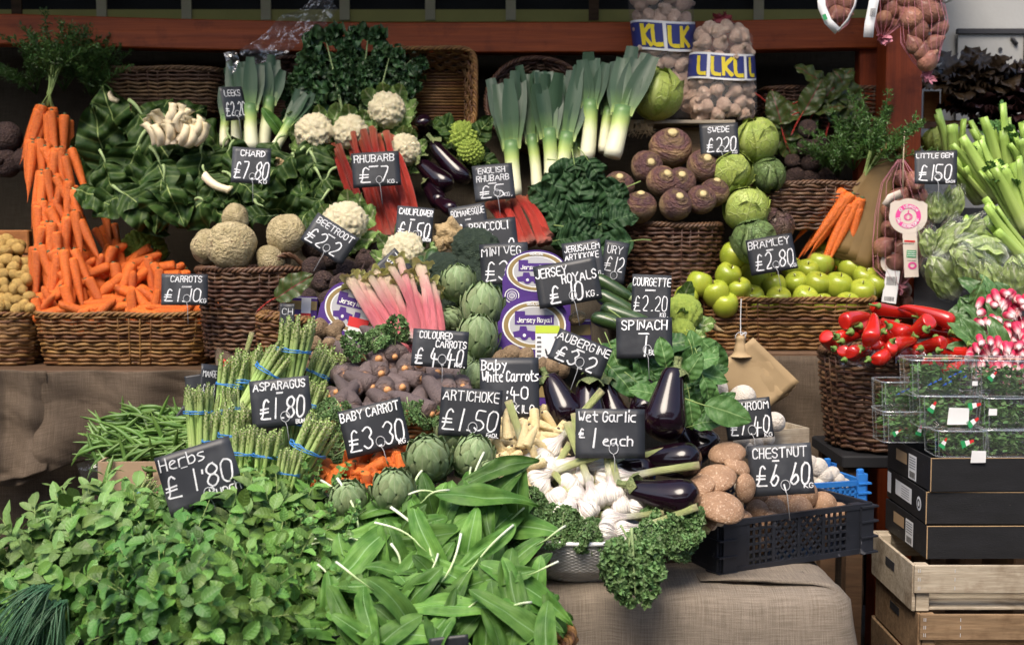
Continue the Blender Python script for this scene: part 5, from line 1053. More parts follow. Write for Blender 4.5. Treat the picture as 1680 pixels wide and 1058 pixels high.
# broccoli, small courgettes, artichokes of the middle
for (px, py, w_, d, l) in [(780, 408, 78, 3.5, "largest blue-green broccoli head in front of the broccoli sign"), (728, 442, 64, 3.42, "flatter broccoli head above the pink rhubarb"), (800, 462, 52, 3.4, "broccoli head behind the carton with the oval label"), (770, 440, 52, 3.46, "small broccoli head between two larger ones"), (700, 470, 46, 3.44, "dark broccoli floret behind the rhubarb tops"), (745, 500, 40, 3.4, "broccoli floret in the gap behind the artichokes")]: ball(BROC, px, py, d, w_, l, None, aim((U(-.3, .3), -.7, .8)))
span(COURG[0], W(712, 410, 3.46), W(708, 448, 3.42), mm(30, 3.4), "round dark courgette beside the broccoli and the cauliflower")
span(COURG[1], W(690, 425, 3.5), W(690, 455, 3.46), mm(22, 3.4), "small dark courgette half behind the round one")
ART = [(752, 467, 62, 3.3, (0, -.6, 1), "round artichoke under the broccoli"), (742, 528, 50, 3.28, (-.4, -.8, .4), "small artichoke right of the pink rhubarb"), (792, 510, 78, 3.16, (.1, -.5, 1), "tall pale artichoke left of the purple carton"), (806, 490, 50, 3.3, (.3, -.4, 1), "artichoke squeezed against the purple carton's edge"), (783, 560, 76, 3.05, (.1, -.6, 1), "pale artichoke above the coloured carrots sign"), (752, 605, 60, 3.0, (-.1, -.6, 1), "artichoke right of the coloured carrots sign, low in the stack"), (778, 622, 56, 2.92, (.2, -.6, 1), "artichoke just above the artichoke sign"), (735, 575, 40, 3.1, (-.4, -.5, .8), "small artichoke behind the coloured carrots sign"),
       (702, 755, 82, 2.52, (-.05, -.75, .8), "large round artichoke in front beside the baby carrots"), (777, 752, 74, 2.55, (.2, -.6, 1), "spiky artichoke below the artichoke sign"), (645, 808, 78, 2.42, (.1, -.7, 1), "front artichoke half under the wild garlic leaves"), (572, 822, 70, 2.42, (0, -.8, .8), "artichoke behind the wild garlic leaf left of the baby carrots"), (745, 715, 66, 2.64, (0, -.6, 1), "artichoke shaded under the artichoke sign"), (800, 775, 40, 2.5, (.4, -.5, .8), "small artichoke beside the white carrots")]
for (px, py, w_, d, dr, l) in ART: ball(ARTI, px, py, d, w_ * 1.02, l, None, aim(dr, U(0, 6)), (1, 1, 1.12 if 'tall' in l or 'pale' in l else 1))
# pink rhubarb
for (tx, ty, bx, by, w_) in [(574, 458, 668, 596, 19), (598, 470, 690, 600, 20), (616, 446, 690, 590, 16), (624, 470, 706, 606, 17), (634, 455, 700, 598, 15), (648, 470, 710, 600, 14), (655, 425, 672, 560, 15), (662, 460, 722, 596, 20), (678, 462, 712, 590, 15), (690, 438, 708, 580, 20), (706, 465, 722, 590, 18), (716, 480, 734, 592, 14), (584, 452, 676, 590, 14), (642, 440, 690, 570, 14), (696, 458, 716, 585, 13), (608, 455, 690, 585, 13), (672, 452, 700, 570, 14), (630, 500, 704, 640, 17), (668, 500, 700, 620, 16)]:
    span(random.choice(PINK), W(bx, by, 3.02 + U(0, .03)), W(tx, ty, 3.26 + U(-.03, .03)), mm(w_, 3.15), "pink forced rhubarb stalk of the bundle behind the coloured carrots", "pink rhubarb stalks")
# ================================================================== MIDDLE AND FRONT
def stickers_a(tag_txt):
    return [("paper_label", 'white', lambda m: quad(m, .0, -.02, .062, .042, .004)), ("lime_label_band", 'lime', lambda m: quad(m, .0, .0425, .062, .066, .004)), ("label_print", 'ink', lambda m: [letter(m, "W", .030, -.012, .024, .020, z0=.0046, t=.004, rot=0), textlines(m, .003, -.015, .016, .038, .0046, 5), textlines(m, .045, -.015, .059, .038, .0046, 5)])]
d = 3.05
M_ = front(W(876, 602, d), 0, 8); w_ = mm(120, d)
potato_box(M_, "front purple potato carton with an arched oval label and lime sticker", w_, mm(118, d), mm(74, d), .22, (0, mm(69, d), w_ * .44, mm(40, d)), None)
root = [o for o in COL.objects if o.get('label', '').startswith("front purple potato")][0]; seal(root, -w_ * .33, .030, .018)
for s_ in [("paper_label", 'white', lambda m: quad(m, w_ * .02, .0, w_ * .35, mm(55, d), .006)), ("lime_label_band", 'lime', lambda m: quad(m, w_ * .02, mm(55.5, d), w_ * .35, mm(68, d), .006)), ("label_print", 'ink', lambda m: [letter(m, "W", w_ * .16, .025, .022, .018, z0=.0066, t=.004), textlines(m, w_ * .04, .01, w_ * .1, mm(52, d), .0066, 6), textlines(m, w_ * .28, .01, w_ * .34, mm(52, d), .0066, 6)])]: layer(root, *s_)
d = 3.2; M_ = front(W(880, 535, d), 0, 8); w_ = mm(112, d)
potato_box(M_, "rear purple potato carton with its arched label partly behind the priced sign", w_, mm(126, d), mm(80, d), .1, (0, mm(90, d), w_ * .44, mm(33, d)), None)
root = [o for o in COL.objects if o.get('label', '').startswith("rear purple potato")][0]; seal(root, -w_ * .36, mm(50, d), .019)
d = 3.24; M_ = front(W(566, 570, d), -14, 10); w_ = mm(112, d)
potato_box(M_, "purple potato carton tilted to the left behind the asparagus and earthy potatoes", w_, mm(112, d), mm(62, d), .12, (-.004, mm(66, d), w_ * .42, mm(40, d)), None)
root = [o for o in COL.objects if o.get('label', '').startswith("purple potato carton tilted")][0]; seal(root, -w_ * .25, mm(28, d), .012)
layer(root, "red_sticker", 'red', lambda m: quad(m, -.008, mm(36, d), .045, mm(52, d), .006)); layer(root, "white_sticker", 'white', lambda m: quad(m, -.004, mm(16, d), .047, mm(35.5, d), .0062))
def striped(px0, px1, py0, py1, d, rot, label, extra=False):
    w, h = mm(px1 - px0, d), mm(py1 - py0, d); root = link("potato_carton", None); mb = MB(); mb.box((-w / 2, -h / 2, -.12), (w / 2, h / 2, 0), None, .002); link("carton_body", mb.mesh("carton_body", MT['purple'], False), root)
    layer(root, "gold_stripe", 'gold', lambda m: quad(m, -w / 2 + .001, h * .02, w / 2 - .001, h * .34, .0012)); layer(root, "top_edge", 'white', lambda m: quad(m, -w / 2 + .001, h * .44, w / 2 - .001, h * .46, .0012))
    if extra: layer(root, "paper_label", 'white', lambda m: quad(m, w * .0, -h * .1, w * .3, h * .46, .002)); layer(root, "red_sticker", 'red', lambda m: quad(m, w * .0, -h * .5, w * .3, -h * .1, .002))
    root.matrix_world = front(W((px0 + px1) / 2, (py0 + py1) / 2, d), rot, 8); tag(root, label, "carton")
striped(936, 970, 524, 578, 3.12, 2, "purple carton end with a gold stripe under one loose potato"); striped(468, 520, 486, 532, 3.34, -3, "purple and gold carton end behind the top asparagus bunch", True); striped(880, 906, 616, 690, 2.98, 0, "low purple carton end between the signs and the aubergines")
ball(POT, 948, 521, 3.1, 30, "single pale potato lying on the gold striped carton")
mb = MB(); quad(mb, -.05, -.03, .05, .03, 0); disc(mb, 0, 0, .001, .001, .0)
for i, (x, y, w_) in enumerate([(470, 560, 32), (500, 548, 34), (525, 540, 36), (548, 545, 32), (515, 565, 30), (540, 565, 30), (490, 580, 30), (560, 560, 28), (520, 585, 26), (545, 590, 24), (462, 585, 30), (500, 600, 28), (575, 575, 24), (535, 605, 22), (565, 590, 22), (555, 535, 26), (508, 530, 26), (480, 535, 26)]): ball(EARTH, x, y, D(y) - .02 + U(0, .02), w_, "earthy brown potato in the heap between the asparagus and the purple carton", "earthy potatoes")
for x, y, w_ in [(838, 582, 40), (862, 585, 34), (820, 588, 30), (905, 600, 32), (925, 606, 28), (890, 598, 26), (850, 598, 30)]: ball(EARTH, x, y, 2.97, w_, "brown potato spilling in front of the purple carton with the sticker", "potatoes before the purple carton")
basket(Tm(W(458, 596, 3.16)) @ Matrix.Rotation(.12, 4, 'Y'), "small honey wicker basket edge behind the asparagus", .06, .05, .115, 'wick', .25, 12, .022)
# purple carrots in their basket
for dd in (.06, 0):
    for x, y in scatter([(538, 660), (560, 605), (585, 575), (640, 575), (700, 600), (765, 625), (760, 660), (700, 690), (600, 688)], 34, 24):
        d = D(y) - .03 + dd; A = W(x, y, d - .03); v = Vector((random.gauss(-.5, .45), U(.8, 1.5), random.gauss(.15, .25))).normalized(); span(random.choice(PURP), A, A + v * mm(U(95, 120), d), mm(U(27, 36), d), "dark purple carrot in the heap under the coloured carrots sign", "purple carrots")
for a, b, w_ in [((590, 538), (660, 590), 34), ((745, 600), (762, 650), 30), ((575, 577), (690, 590), 28), ((725, 640), (765, 655), 30)]: span(random.choice(PURP), W(*b, D(b[1]) - .03), W(*a, D(a[1]) - .03), mm(w_, 3), "dark purple carrot in the heap under the coloured carrots sign", "purple carrots")
basket(Tm((X(655, 2.9), 2.86, .99)), "wicker basket under the purple carrots, seen right of the baby carrot sign", mm(200, 2.9) / 2, .13, .11, 'wick', .12, 10, .026)
kl = "curly kale leaf tucked around the purple carrots as garnish"
for (x, y, a, L, d) in [(590, 575, 120, 60, 2.95), (610, 560, 60, 50, 2.98), (650, 550, 80, 55, 3.0), (640, 555, 110, 50, 3.0), (545, 668, 200, 50, 2.72), (560, 672, -60, 45, 2.7), (690, 672, -20, 55, 2.7), (670, 668, -80, 45, 2.7), (715, 680, -30, 45, 2.72), (555, 735, 230, 50, 2.66), (550, 745, 200, 55, 2.64), (563, 722, 100, 45, 2.68)]:
    a_ = math.radians(a); v = Vector((math.cos(a_), -.5, math.sin(a_))); k = random.choice(KALE); put(k, fr(v, (U(-.3, .3), -1, .8), W(x, y, d) - v.normalized() * mm(L, d) * .4), kl, "kale garnish in the middle", mm(L, d) / .2)
# baby and white carrots
stick_heap(BABY, [(522, 795), (545, 762), (600, 745), (665, 728), (690, 740), (665, 790), (640, 800), (560, 802)], 54, 11, lambda x, y: D(y) + .0, 44, 20, "small orange baby carrot in the heap under the baby carrot sign", "baby carrots", None, ((.04, 3), (0, 0)), .8)
root = link("seed_tray", None); mb = MB(); a, b = W(515, 806, 2.46), W(690, 806, 2.46); mb.box((a.x, 2.44, a.z - .06), (b.x, 2.70, a.z - .002), None, .004); link("tray", mb.mesh("tray", MT['darkp'], False), root); root['label'] = "shallow black tray under the baby carrots"; root['category'] = "tray"
stick_heap(WHITE, [(815, 765), (822, 690), (850, 680), (905, 690), (915, 730), (880, 760), (850, 790), (822, 792)], 46, 11, lambda x, y: D(y) - .0, 58, 15, "cream white baby carrot in the heap below the white carrots sign", "white baby carrots", (-70, 50), ((.04, 2), (0, 0)), .7)
for a, b in [((833, 668), (838, 720)), ((812, 740), (838, 780)), ((858, 690), (850, 735)), ((880, 700), (862, 735))]: span(random.choice(WHITE), W(*b, 2.6), W(*a, 2.62), mm(18, 2.6), "cream white baby carrot in the heap below the white carrots sign", "white baby carrots")
# asparagus
ASP = [(325, 742, 325, 636, 2.70, 15), (384, 724, 376, 640, 2.74, 12), (470, 652, 488, 528, 2.86, 18), (402, 676, 470, 570, 2.84, 14), (398, 700, 402, 580, 2.92, 13), (428, 690, 436, 572, 2.95, 13), (498, 668, 536, 580, 2.92, 14), (505, 700, 550, 572, 2.98, 12), (492, 722, 522, 628, 2.84, 13), (395, 812, 408, 702, 2.58, 17), (428, 815, 447, 708, 2.55, 17), (468, 812, 528, 690, 2.56, 18), (458, 835, 478, 740, 2.48, 15), (350, 800, 364, 680, 2.66, 15), (208, 850, 248, 785, 2.62, 14), (378, 790, 388, 668, 2.64, 13), (345, 724, 352, 650, 2.80, 10), (470, 760, 492, 655, 2.68, 14), (365, 700, 386, 590, 2.9, 12)]
AL = ["upright asparagus bunch beside the green beans", "asparagus bunch just right of the upright one by the beans", "highest asparagus bunch above the asparagus sign", "asparagus bunch leaning across behind the asparagus sign", "asparagus bunch at the upper left near the red chillies", "asparagus bunch with tips just left of the highest one", "asparagus bunch leaning right towards the purple carrots", "rear asparagus bunch leaning right beside the earthy potatoes", "asparagus bunch touching the right edge of the asparagus sign", "front asparagus bunch right of the herbs sign", "front asparagus bunch below the asparagus sign", "front asparagus bunch leaning right beside the baby carrot sign", "short asparagus bunch lowest in front of the others", "asparagus bunch behind the top of the herbs sign", "asparagus bunch lying below the cardboard box of beans", "asparagus bunch above the right corner of the herbs sign", "thin asparagus bunch behind the upright one", "asparagus bunch hidden under the asparagus sign", "asparagus bunch leaning towards the chillies"]
for (bx, by, tx, ty, d, n), l in zip(ASP, AL): A, B = W(bx, by, d - .02), W(tx, ty, d); asparagus(Tm(A) @ aim(B - A, U(0, 6)), l, n, (B - A).length / .2)
# green beans in a cardboard box
def open_box(M, w, dp, h, mt, label, holes=True, name="cardboard_box", cat="box"):
    root = link(name, None); mb = MB(); t = .005
    mb.box((-w / 2, -dp / 2, 0), (w / 2, dp / 2, t)); mb.box((-w / 2, dp / 2 - t, t), (w / 2, dp / 2, h)); mb.box((-w / 2, -dp / 2 + t, t), (-w / 2 + t, dp / 2 - t, h)); mb.box((w / 2 - t, -dp / 2 + t, t), (w / 2, dp / 2 - t, h))
    hx, hw, hz0, hz1 = -w * .01, .0075, h * .42, h * .86
    if holes:
        mb.box((-w / 2, -dp / 2, t), (hx - hw, -dp / 2 + t, h)); mb.box((hx + hw, -dp / 2, t), (w / 2, -dp / 2 + t, h)); mb.box((hx - hw, -dp / 2, t), (hx + hw, -dp / 2 + t, hz0)); mb.box((hx - hw, -dp / 2, hz1), (hx + hw, -dp / 2 + t, h))
    else: mb.box((-w / 2, -dp / 2, t), (w / 2, -dp / 2 + t, h))
    link("carton", mb.mesh("carton", MT[mt], False), root); root.matrix_world = M; return tag(root, label, cat)
bw = W(245, 808, 2.68); open_box(Tm((bw.x, 2.80, bw.z)) @ Matrix.Rotation(.03, 4, 'Z'), mm(172, 2.7), .24, mm(52, 2.68), 'card', "open brown cardboard box holding the green beans")
stick_heap(BEAN, [(150, 752), (175, 695), (235, 675), (300, 678), (345, 690), (345, 757), (200, 757)], 120, 5, lambda x, y: lerp2(y, 758, 2.72, 675, 2.92), 92, 7.5, "slim green bean in the heap in the cardboard box", "green beans", (8, 30), ((.03, 4), (0, 0)), .35)
span(BEAN[0], W(168, 812, 2.66), W(186, 748, 2.665), mm(9, 2.66), "curved green bean hanging over the front of the cardboard box"); span(BEAN[1], W(232, 764, 2.665), W(256, 776, 2.665), mm(7, 2.66), "green bean caught on the box front beside the hand hole")
for x, y, a in [(220, 678, 80), (290, 672, 30), (300, 676, 20)]: leafp(WGL, None, x, y, 2.9, a, 34, "small bean leaf on top of the green beans", "bean leaf", "bean_leaf", "bean leaves")
sb = W(260, 815, 2.72); boxthing("packing_case", (X(190, 2.72), 2.70, .5), (X(560, 2.72), 3.1, sb.z - .006), 'card', "brown packing case under the cardboard box of beans", "box", b=.004)
film("plastic_liner", "torn clear plastic liner hanging left of the bean box", front(W(150, 775, 2.66), 20, 0), .045, .06, .012, 14, 12)
# chillies and their onion
for i, (x, y, a, L, w_) in enumerate([(378, 606, 10, 34, 10), (392, 600, -20, 30, 11), (385, 612, 30, 28, 9), (400, 606, 60, 26, 10), (370, 598, -30, 26, 8), (390, 616, -10, 30, 9), (405, 615, 20, 26, 10), (398, 596, 5, 26, 8), (376, 614, -25, 24, 8)]):
    a_ = math.radians(a); v = Vector((math.cos(a_), -.2, math.sin(a_))) * mm(L, 3.1) / 2; c = W(x, y, 3.1 - .004 * i); span(random.choice(CHIL), c - v, c + v, mm(w_, 3.1), "small red chilli left of the asparagus", "red chillies")
bb = W(395, 628, 3.1); basket(Tm((bb.x, 3.14, bb.z - .05)), "small wicker bowl under the red chillies", .05, .05, .045, 'wickd', .2, 6, .02, True, .004, .003)
o = put(random.choice(WETG), Tm(W(392, 622, 3.02)) @ aim((.3, -.3, 1)), "single white bulb with a purple label beside the asparagus", None, mm(27, 3.02)); layer(o, "purple_label", 'purple', lambda m: [quad(m, -.45, -.25, .45, .12, .5)])
# wet garlic and its bowl of kale
root = link("woven_bowl", None); c = Vector((X(955, 2.56), 2.60, .784)); mb = MB(); pr = [(.0, 0), (.085, .0), (.10, .004), (.135, .035), (.158, .075), (.168, .098)]
for k in range(26):
    z = .003 + .094 * k / 25; r = float(np.interp(z, [p[1] for p in pr[1:]], [p[0] for p in pr[1:]])); th = np.linspace(0, 2 * np.pi, 121); mb.tube([((r + .0012 * math.cos(60 * a + math.pi * k)) * math.cos(a), (r + .0012 * math.cos(60 * a + math.pi * k)) * math.sin(a), z) for a in th], .0024, 4, False)
mb.lathe([(0, .001), (.1, .002), (.13, .036), (.155, .075), (.163, .097)], 40); link("weave", mb.mesh("weave", MT['bowl']), root)
mb = MB(); mb.tube([(.169 * math.cos(a), .169 * math.sin(a), .099) for a in np.linspace(0, 2 * np.pi, 65)], .005, 6, False); link("rim", mb.mesh("rim", MT['white']), root)
def patch(a0, a1, z0, z1):
    def f_(m):
        G = np.zeros((4, 12, 3))
        for i in range(4):
            z = z0 + (z1 - z0) * i / 3; r = float(np.interp(z, [p[1] for p in pr[1:]], [p[0] for p in pr[1:]])) + .0042
            for j in range(12): a = math.radians(a0 + (a1 - a0) * j / 11 + (z - z0) * 90); G[i, j] = (r * math.cos(a), r * math.sin(a), z)
        m.grid(G)
    return f_
layer(root, "yellow_patch", 'yellow', patch(288, 312, .05, .088)); layer(root, "maroon_patch", 'netred', patch(222, 242, .04, .068)); root.matrix_world = Tm(c); tag(root, "grey woven plastic bowl under the wet garlic and kale", "bowl")
GA = [(870, 738, 905, 780), (892, 752, 860, 790), (955, 788, 950, 730), (978, 762, 1030, 752), (992, 782, 1052, 800), (1022, 832, 1010, 760), (1005, 812, 1000, 770), (966, 838, 900, 770), (912, 818, 935, 850), (930, 838, 1012, 890), (888, 800, 932, 738), (985, 808, 1022, 868), (1002, 852, 1060, 840), (1025, 872, 1060, 860), (1072, 822, 1020, 835), (900, 770, 950, 780), (880, 785, 915, 770), (925, 768, 960, 745), (945, 815, 990, 830), (1040, 800, 1085, 806), (960, 870, 1000, 880), (1045, 830, 1075, 838), (870, 760, 850, 715), (935, 795, 900, 840), (905, 735, 926, 712), (1015, 785, 1045, 778), (975, 820, 960, 770), (915, 845, 950, 870), (995, 870, 1035, 880)]
for i, (x, y, sx, sy) in enumerate(GA):
    d = lerp2(y, 890, 2.44, 730, 2.66) + U(-.01, .01); away = .5 if sy < y - 30 else -.12; v = Vector((sx - x, 0, y - sy)); v.y = away * v.length; put(random.choice(WETG), Tm(W(x, y, d)) @ aim(v, U(0, 6)), "fresh wet garlic bulb with a cut green stem heaped in the bowl", "wet garlic bulbs", mm(42 * U(.92, 1.1), d))
for (x, y, a, L, d) in [(852, 858, 190, 70, 2.47), (872, 868, 160, 62, 2.45), (897, 866, 120, 62, 2.45), (922, 868, 90, 62, 2.44), (945, 882, 60, 58, 2.43), (968, 888, 100, 58, 2.43), (905, 882, 30, 50, 2.43), (880, 850, 120, 60, 2.46), (840, 878, 170, 56, 2.5), (845, 842, 150, 70, 2.5), (875, 838, 100, 70, 2.5), (905, 862, 70, 66, 2.47), (935, 862, 110, 66, 2.46), (862, 880, 200, 66, 2.43), (960, 872, 40, 60, 2.45), (1100, 865, 10, 105, 2.44), (1085, 850, 40, 90, 2.46), (1110, 880, -30, 90, 2.42), (1070, 880, -10, 80, 2.42), (1040, 930, -88, 130, 2.34), (1025, 925, -105, 110, 2.35), (1058, 925, -70, 105, 2.36), (1040, 900, -60, 90, 2.37), (1130, 855, 60, 60, 2.46)]:
    a_ = math.radians(a); v = Vector((math.cos(a_), -.35, math.sin(a_))); k = random.choice(KALE[:2]); put(k, fr(v, (U(-.3, .3), -1, .7), W(x, y, d) - v.normalized() * mm(L, d) * .5), "frilly green kale leaf spilling over the rim of the woven bowl", "kale leaves round the garlic bowl", mm(L, d) / .2)
# front aubergines and spinach
for a, b, w_, d, l in [((896, 618), (934, 702), 54, 2.76, "aubergine leaning left below the aubergine sign"), ((968, 622), (970, 716), 62, 2.74, "upright aubergine with a big green cap behind the wet garlic sign"), ((992, 622), (1026, 712), 48, 2.79, "slimmer aubergine just right of the upright one behind the sign"), ((1110, 606), (1090, 726), 66, 2.68, "large pear-shaped aubergine standing right of the wet garlic sign"), ((1058, 625), (1052, 690), 46, 2.82, "dark aubergine in the gap under the spinach leaves"), ((1105, 690), (1162, 752), 62, 2.74, "aubergine pointing to the mushrooms under the spinach stems"), ((1032, 752), (1152, 752), 56, 2.62, "purple-sheened aubergine lying level behind the front one"), ((985, 770), (1075, 785), 50, 2.62, "shaded aubergine between the garlic and the level one"), ((1032, 796), (1148, 816), 64, 2.50, "frontmost aubergine lying beside the kale and mushrooms")]:
    span(random.choice(AUB), W(*a, d + .03), W(*b, d - .02), mm(w_ * 1.13, d), l)
for i, (x, y) in enumerate(scatter([(1000, 560), (1040, 540), (1110, 560), (1170, 560), (1185, 600), (1160, 640), (1200, 670), (1170, 700), (1120, 660), (1060, 640), (1005, 620)], 66, 12)):
    leafp(SPL if i % 4 else SPLL, SST, x, y, lerp2(y, 690, 2.72, 550, 2.98) + U(-.05, .04), random.gauss(40, 70), U(44, 72), "dark glossy spinach leaf in the bunch behind the aubergines", "spinach leaf", "spinach_leaf", "spinach leaves", .35)
for x, y, a, L, d in [(1195, 675, -15, 84, 2.64), (1135, 605, 60, 60, 2.7), (1060, 640, 150, 56, 2.72), (1135, 680, -80, 56, 2.68), (1150, 590, 30, 60, 2.74), (1090, 580, 100, 54, 2.76), (1165, 640, -60, 50, 2.7), (1165, 610, 10, 66, 2.75)]: leafp(SPLL, SST, x, y, d, a, L, "paler spinach leaf in front of the dark ones by the aubergines", "spinach leaf", "spinach_leaf", "paler spinach leaves", .45)
# courgettes, green cauliflower, horseradish
for a, b, w_, d, l in [((1035, 490), (975, 455), 26, 3.2, "upper courgette with a pale stem end right of the priced sign"), ((1055, 520), (980, 480), 28, 3.14, "second courgette lying below the upper one"), ((1070, 535), (985, 505), 28, 3.08, "third courgette in the stack left of the courgette sign"), ((1040, 540), (970, 520), 26, 3.05, "lowest courgette above the spinach leaves"), ((1080, 510), (1030, 470), 24, 3.24, "courgette behind the courgette sign"), ((1065, 552), (1010, 530), 24, 3.05, "short courgette just behind the spinach sign")]: span(random.choice(COURG), W(*a, d), W(*b, d + .03), mm(w_, d), l)
ball(GCAUL, 1122, 512, 3.2, 62, "lime green cauliflower right of the courgette sign", None, aim((.2, -.9, .5))); ball(GCAUL, 1118, 545, 3.14, 46, "smaller lime green cauliflower below the other", None, aim((0, -.9, .3)))
span(WHITE[0], W(1142, 516, 3.3), W(1190, 542, 3.2), mm(17, 3.2), "brown horseradish root sticking out beside the apple basket")
for p in [o for o in COL.objects if o.get('label', '').startswith("brown horseradish")][0].children: p.data = p.data.copy(); p.data.materials[0] = MT['potato']
# mushrooms
for x, y, w_, hh, dr, d in [(1193, 745, 64, 1, (-.2, -.6, 1), 2.66), (1172, 788, 76, 1, (-.3, -.7, .9), 2.58), (1183, 834, 80, 1, (.1, -.75, .8), 2.50), (1222, 800, 50, 1, (.75, -1.6, .1), 2.6), (1148, 800, 60, 1, (-.5, -.6, .8), 2.56), (1208, 765, 50, 1, (.4, -.6, .8), 2.63), (1160, 855, 50, 1, (-.6, -.6, .5), 2.52)]:
    ball(PORT, x, y, d, w_, "large pale brown flat mushroom heaped left of the chestnut sign", "large flat mushrooms", aim((dr[0], dr[1] * .5, dr[2]), U(0, 6)))
for x, y, w_, dr in [(1238, 825, 46, (.5, -.8, -.35)), (1242, 852, 40, (-.1, -.7, .8)), (1268, 852, 48, (0, -.8, .7)), (1308, 852, 54, (.1, -.8, .7)), (1282, 834, 38, (0, -.6, 1)), (1316, 826, 54, (.1, -.7, 1)), (1350, 842, 46, (.2, -.7, .9)), (1262, 872, 44, (0, -.8, .6)), (1300, 875, 44, (0, -.8, .6)), (1335, 868, 44, (0, -.8, .6)), (1232, 880, 40, (0, -.8, .6)), (1285, 895, 40, (0, -.9, .5)), (1320, 892, 40, (0, -.9, .5)), (1355, 870, 40, (0, -.9, .5)), (1245, 905, 40, (0, -.9, .5)), (1375, 855, 38, (.2, -.8, .6)), (1345, 900, 36, (0, -.9, .5)), (1225, 815, 36, (-.3, -.8, .4)), (1258, 828, 34, (.8, -.5, .1)), (1218, 868, 38, (0, -.7, .7))]:
    ball(CHES, x, y - 13, 2.55 + (x - 1190) * .00085 + .055 + max(0, 868 - y) * .0016, w_, "small chestnut brown mushroom in the black lattice crate", "chestnut mushrooms", aim(dr, U(0, 6)))
crate(Tm((.556, 2.79, .786)) @ Matrix.Rotation(math.radians(27), 4, 'Z'), "black plastic lattice crate of chestnut mushrooms on the front table", .207, .15, .107, 'blackp', True, .0165, .0027, .035)
crate(Tm((X(1338, 2.98), 3.0, .828)) @ Matrix.Rotation(math.radians(17), 4, 'Z'), "bright blue plastic crate of white mushrooms behind the black crate", .10, .08, .075, 'bluepl', False, .014, .0026, .022, .022)
for x, y, w_ in [(1342, 768, 34), (1352, 782, 30), (1365, 778, 26), (1335, 785, 30), (1375, 788, 24), (1330, 760, 26), (1360, 795, 28), (1345, 798, 28), (1385, 795, 22)]: ball(WMUSH, x, y, 2.96 + U(0, .03), w_, "white button mushroom in the blue plastic crate", "white mushrooms in the blue crate", aim((U(-.4, .4), -.6, 1)))
mbw = W(1280, 740, 2.98); open_box(Tm((mbw.x, 3.02, mbw.z)) @ Matrix.Rotation(math.radians(20), 4, 'Z'), .12, .1, .055, 'pale', "small pale wooden box of white mushrooms beside the mushroom sign", False, "wooden_box")
for x, y, w_ in [(1270, 694, 36), (1240, 728, 28), (1228, 740, 32), (1258, 720, 26), (1215, 725, 30), (1250, 745, 30)]: ball(WMUSH, x, y, 2.92, w_, "white mushroom under the mushroom sign", "white mushrooms by the wooden box", aim((U(-.5, .5), -.7, .8)))
for x, y, w_, dr, l in [(1185, 662, 56, (-.2, -.8, -.5), "upturned open mushroom showing dark gills behind the spinach"), (1218, 655, 46, (.2, -.7, .9), "open mushroom with torn white skin right of the upturned one"), (1175, 640, 40, (.3, -.7, .7), "small open mushroom highest in the pile by the paper bags"), (1200, 685, 44, (.3, -.8, .3), "pale open mushroom directly under the spinach leaf")]: ball(WMUSH, x, y, 2.98, w_, l, None, aim(dr, U(0, 6)))
# herbs in dark tubs
for x0, x1, l in [(-60, 225, "black plastic tub under the herb bunches at the left corner"), (228, 560, "black plastic tub under the herb bunches right of the chives")]:
    root = link("plastic_tub", None); a, b = X(x0, 2.24), X(x1, 2.24); mb = MB(); zt_ = .786; t = .006
    mb.box((a, 2.16, .56), (b, 2.16 + t, zt_ - .012)); mb.box((a, 2.46, .56), (b, 2.46 + t, zt_ - .012)); mb.box((a, 2.16 + t, .56), (a + t, 2.46, zt_ - .012)); mb.box((b - t, 2.16 + t, .56), (b, 2.46, zt_ - .012)); mb.box((a + t, 2.16 + t, .56), (b - t, 2.46, .57)); link("tub_wall", mb.mesh("tub_wall", MT['darkp'], False), root)
    mb = MB(); q = [(a, 2.16), (b, 2.16), (b, 2.466), (a, 2.466)]; mb.tube([(x, y, zt_ - .006) for x, y in q + q[:1]], .007, 8, False); link("rim", mb.mesh("rim", MT['darkp']), root); tag(root, l, "tub")
boxthing("low_table", (X(-60, 2.2), 2.12, .5), (X(930, 2.2), 2.48, .555), 'brownw', "low wooden table carrying the herb tubs and leaf basket", "table")
HB = [(150, 985, 66, 892, "herb bunch at the left edge with broad leaves"), (75, 990, 10, 905, "herb bunch cut by the left edge above the chives"), (240, 930, 222, 842, "herb bunch reaching up left of the herbs sign"), (325, 935, 322, 858, "herb bunch right under the herbs sign"), (290, 1022, 176, 968, "herb bunch whose tied stems point right over the tub rim"), (350, 1036, 428, 965, "herb bunch whose stems meet the tub rim beside the other's"), (402, 950, 395, 876, "herb bunch in the middle behind the front ones"), (480, 985, 505, 905, "herb bunch at the right beside the wild garlic"), (225, 1058, 128, 1020, "lowest herb bunch in front at the left"), (300, 975, 262, 895, "herb bunch in the centre left of the herb bank"), (520, 1040, 540, 975, "lowest herb bunch at the right by the wild garlic"), (160, 935, 140, 862, "herb bunch at the back left before the hessian drape"), (430, 1010, 470, 1000, "small herb bunch just above the right tub rim"), (330, 990, 340, 925, "herb bunch in the centre above the tied stems"), (90, 1040, 60, 985, "herb bunch mixed into the chives"), (455, 925, 470, 848, "herb bunch at the back between the parsley bunches")]
for i, (tx, ty, hx, hy, l) in enumerate(HB):
    d = 2.13 if i in (4, 5) else 2.30 if ty > 1000 else (2.36 if ty > 960 else 2.44); A = W(tx, ty, d); B = W(hx, hy, d - .07); put(MINT[(i * 2) % 5], Tm(A) @ aim(B - A, U(0, 6)), l, None, 1.0 + .1 * (i % 3 == 0))
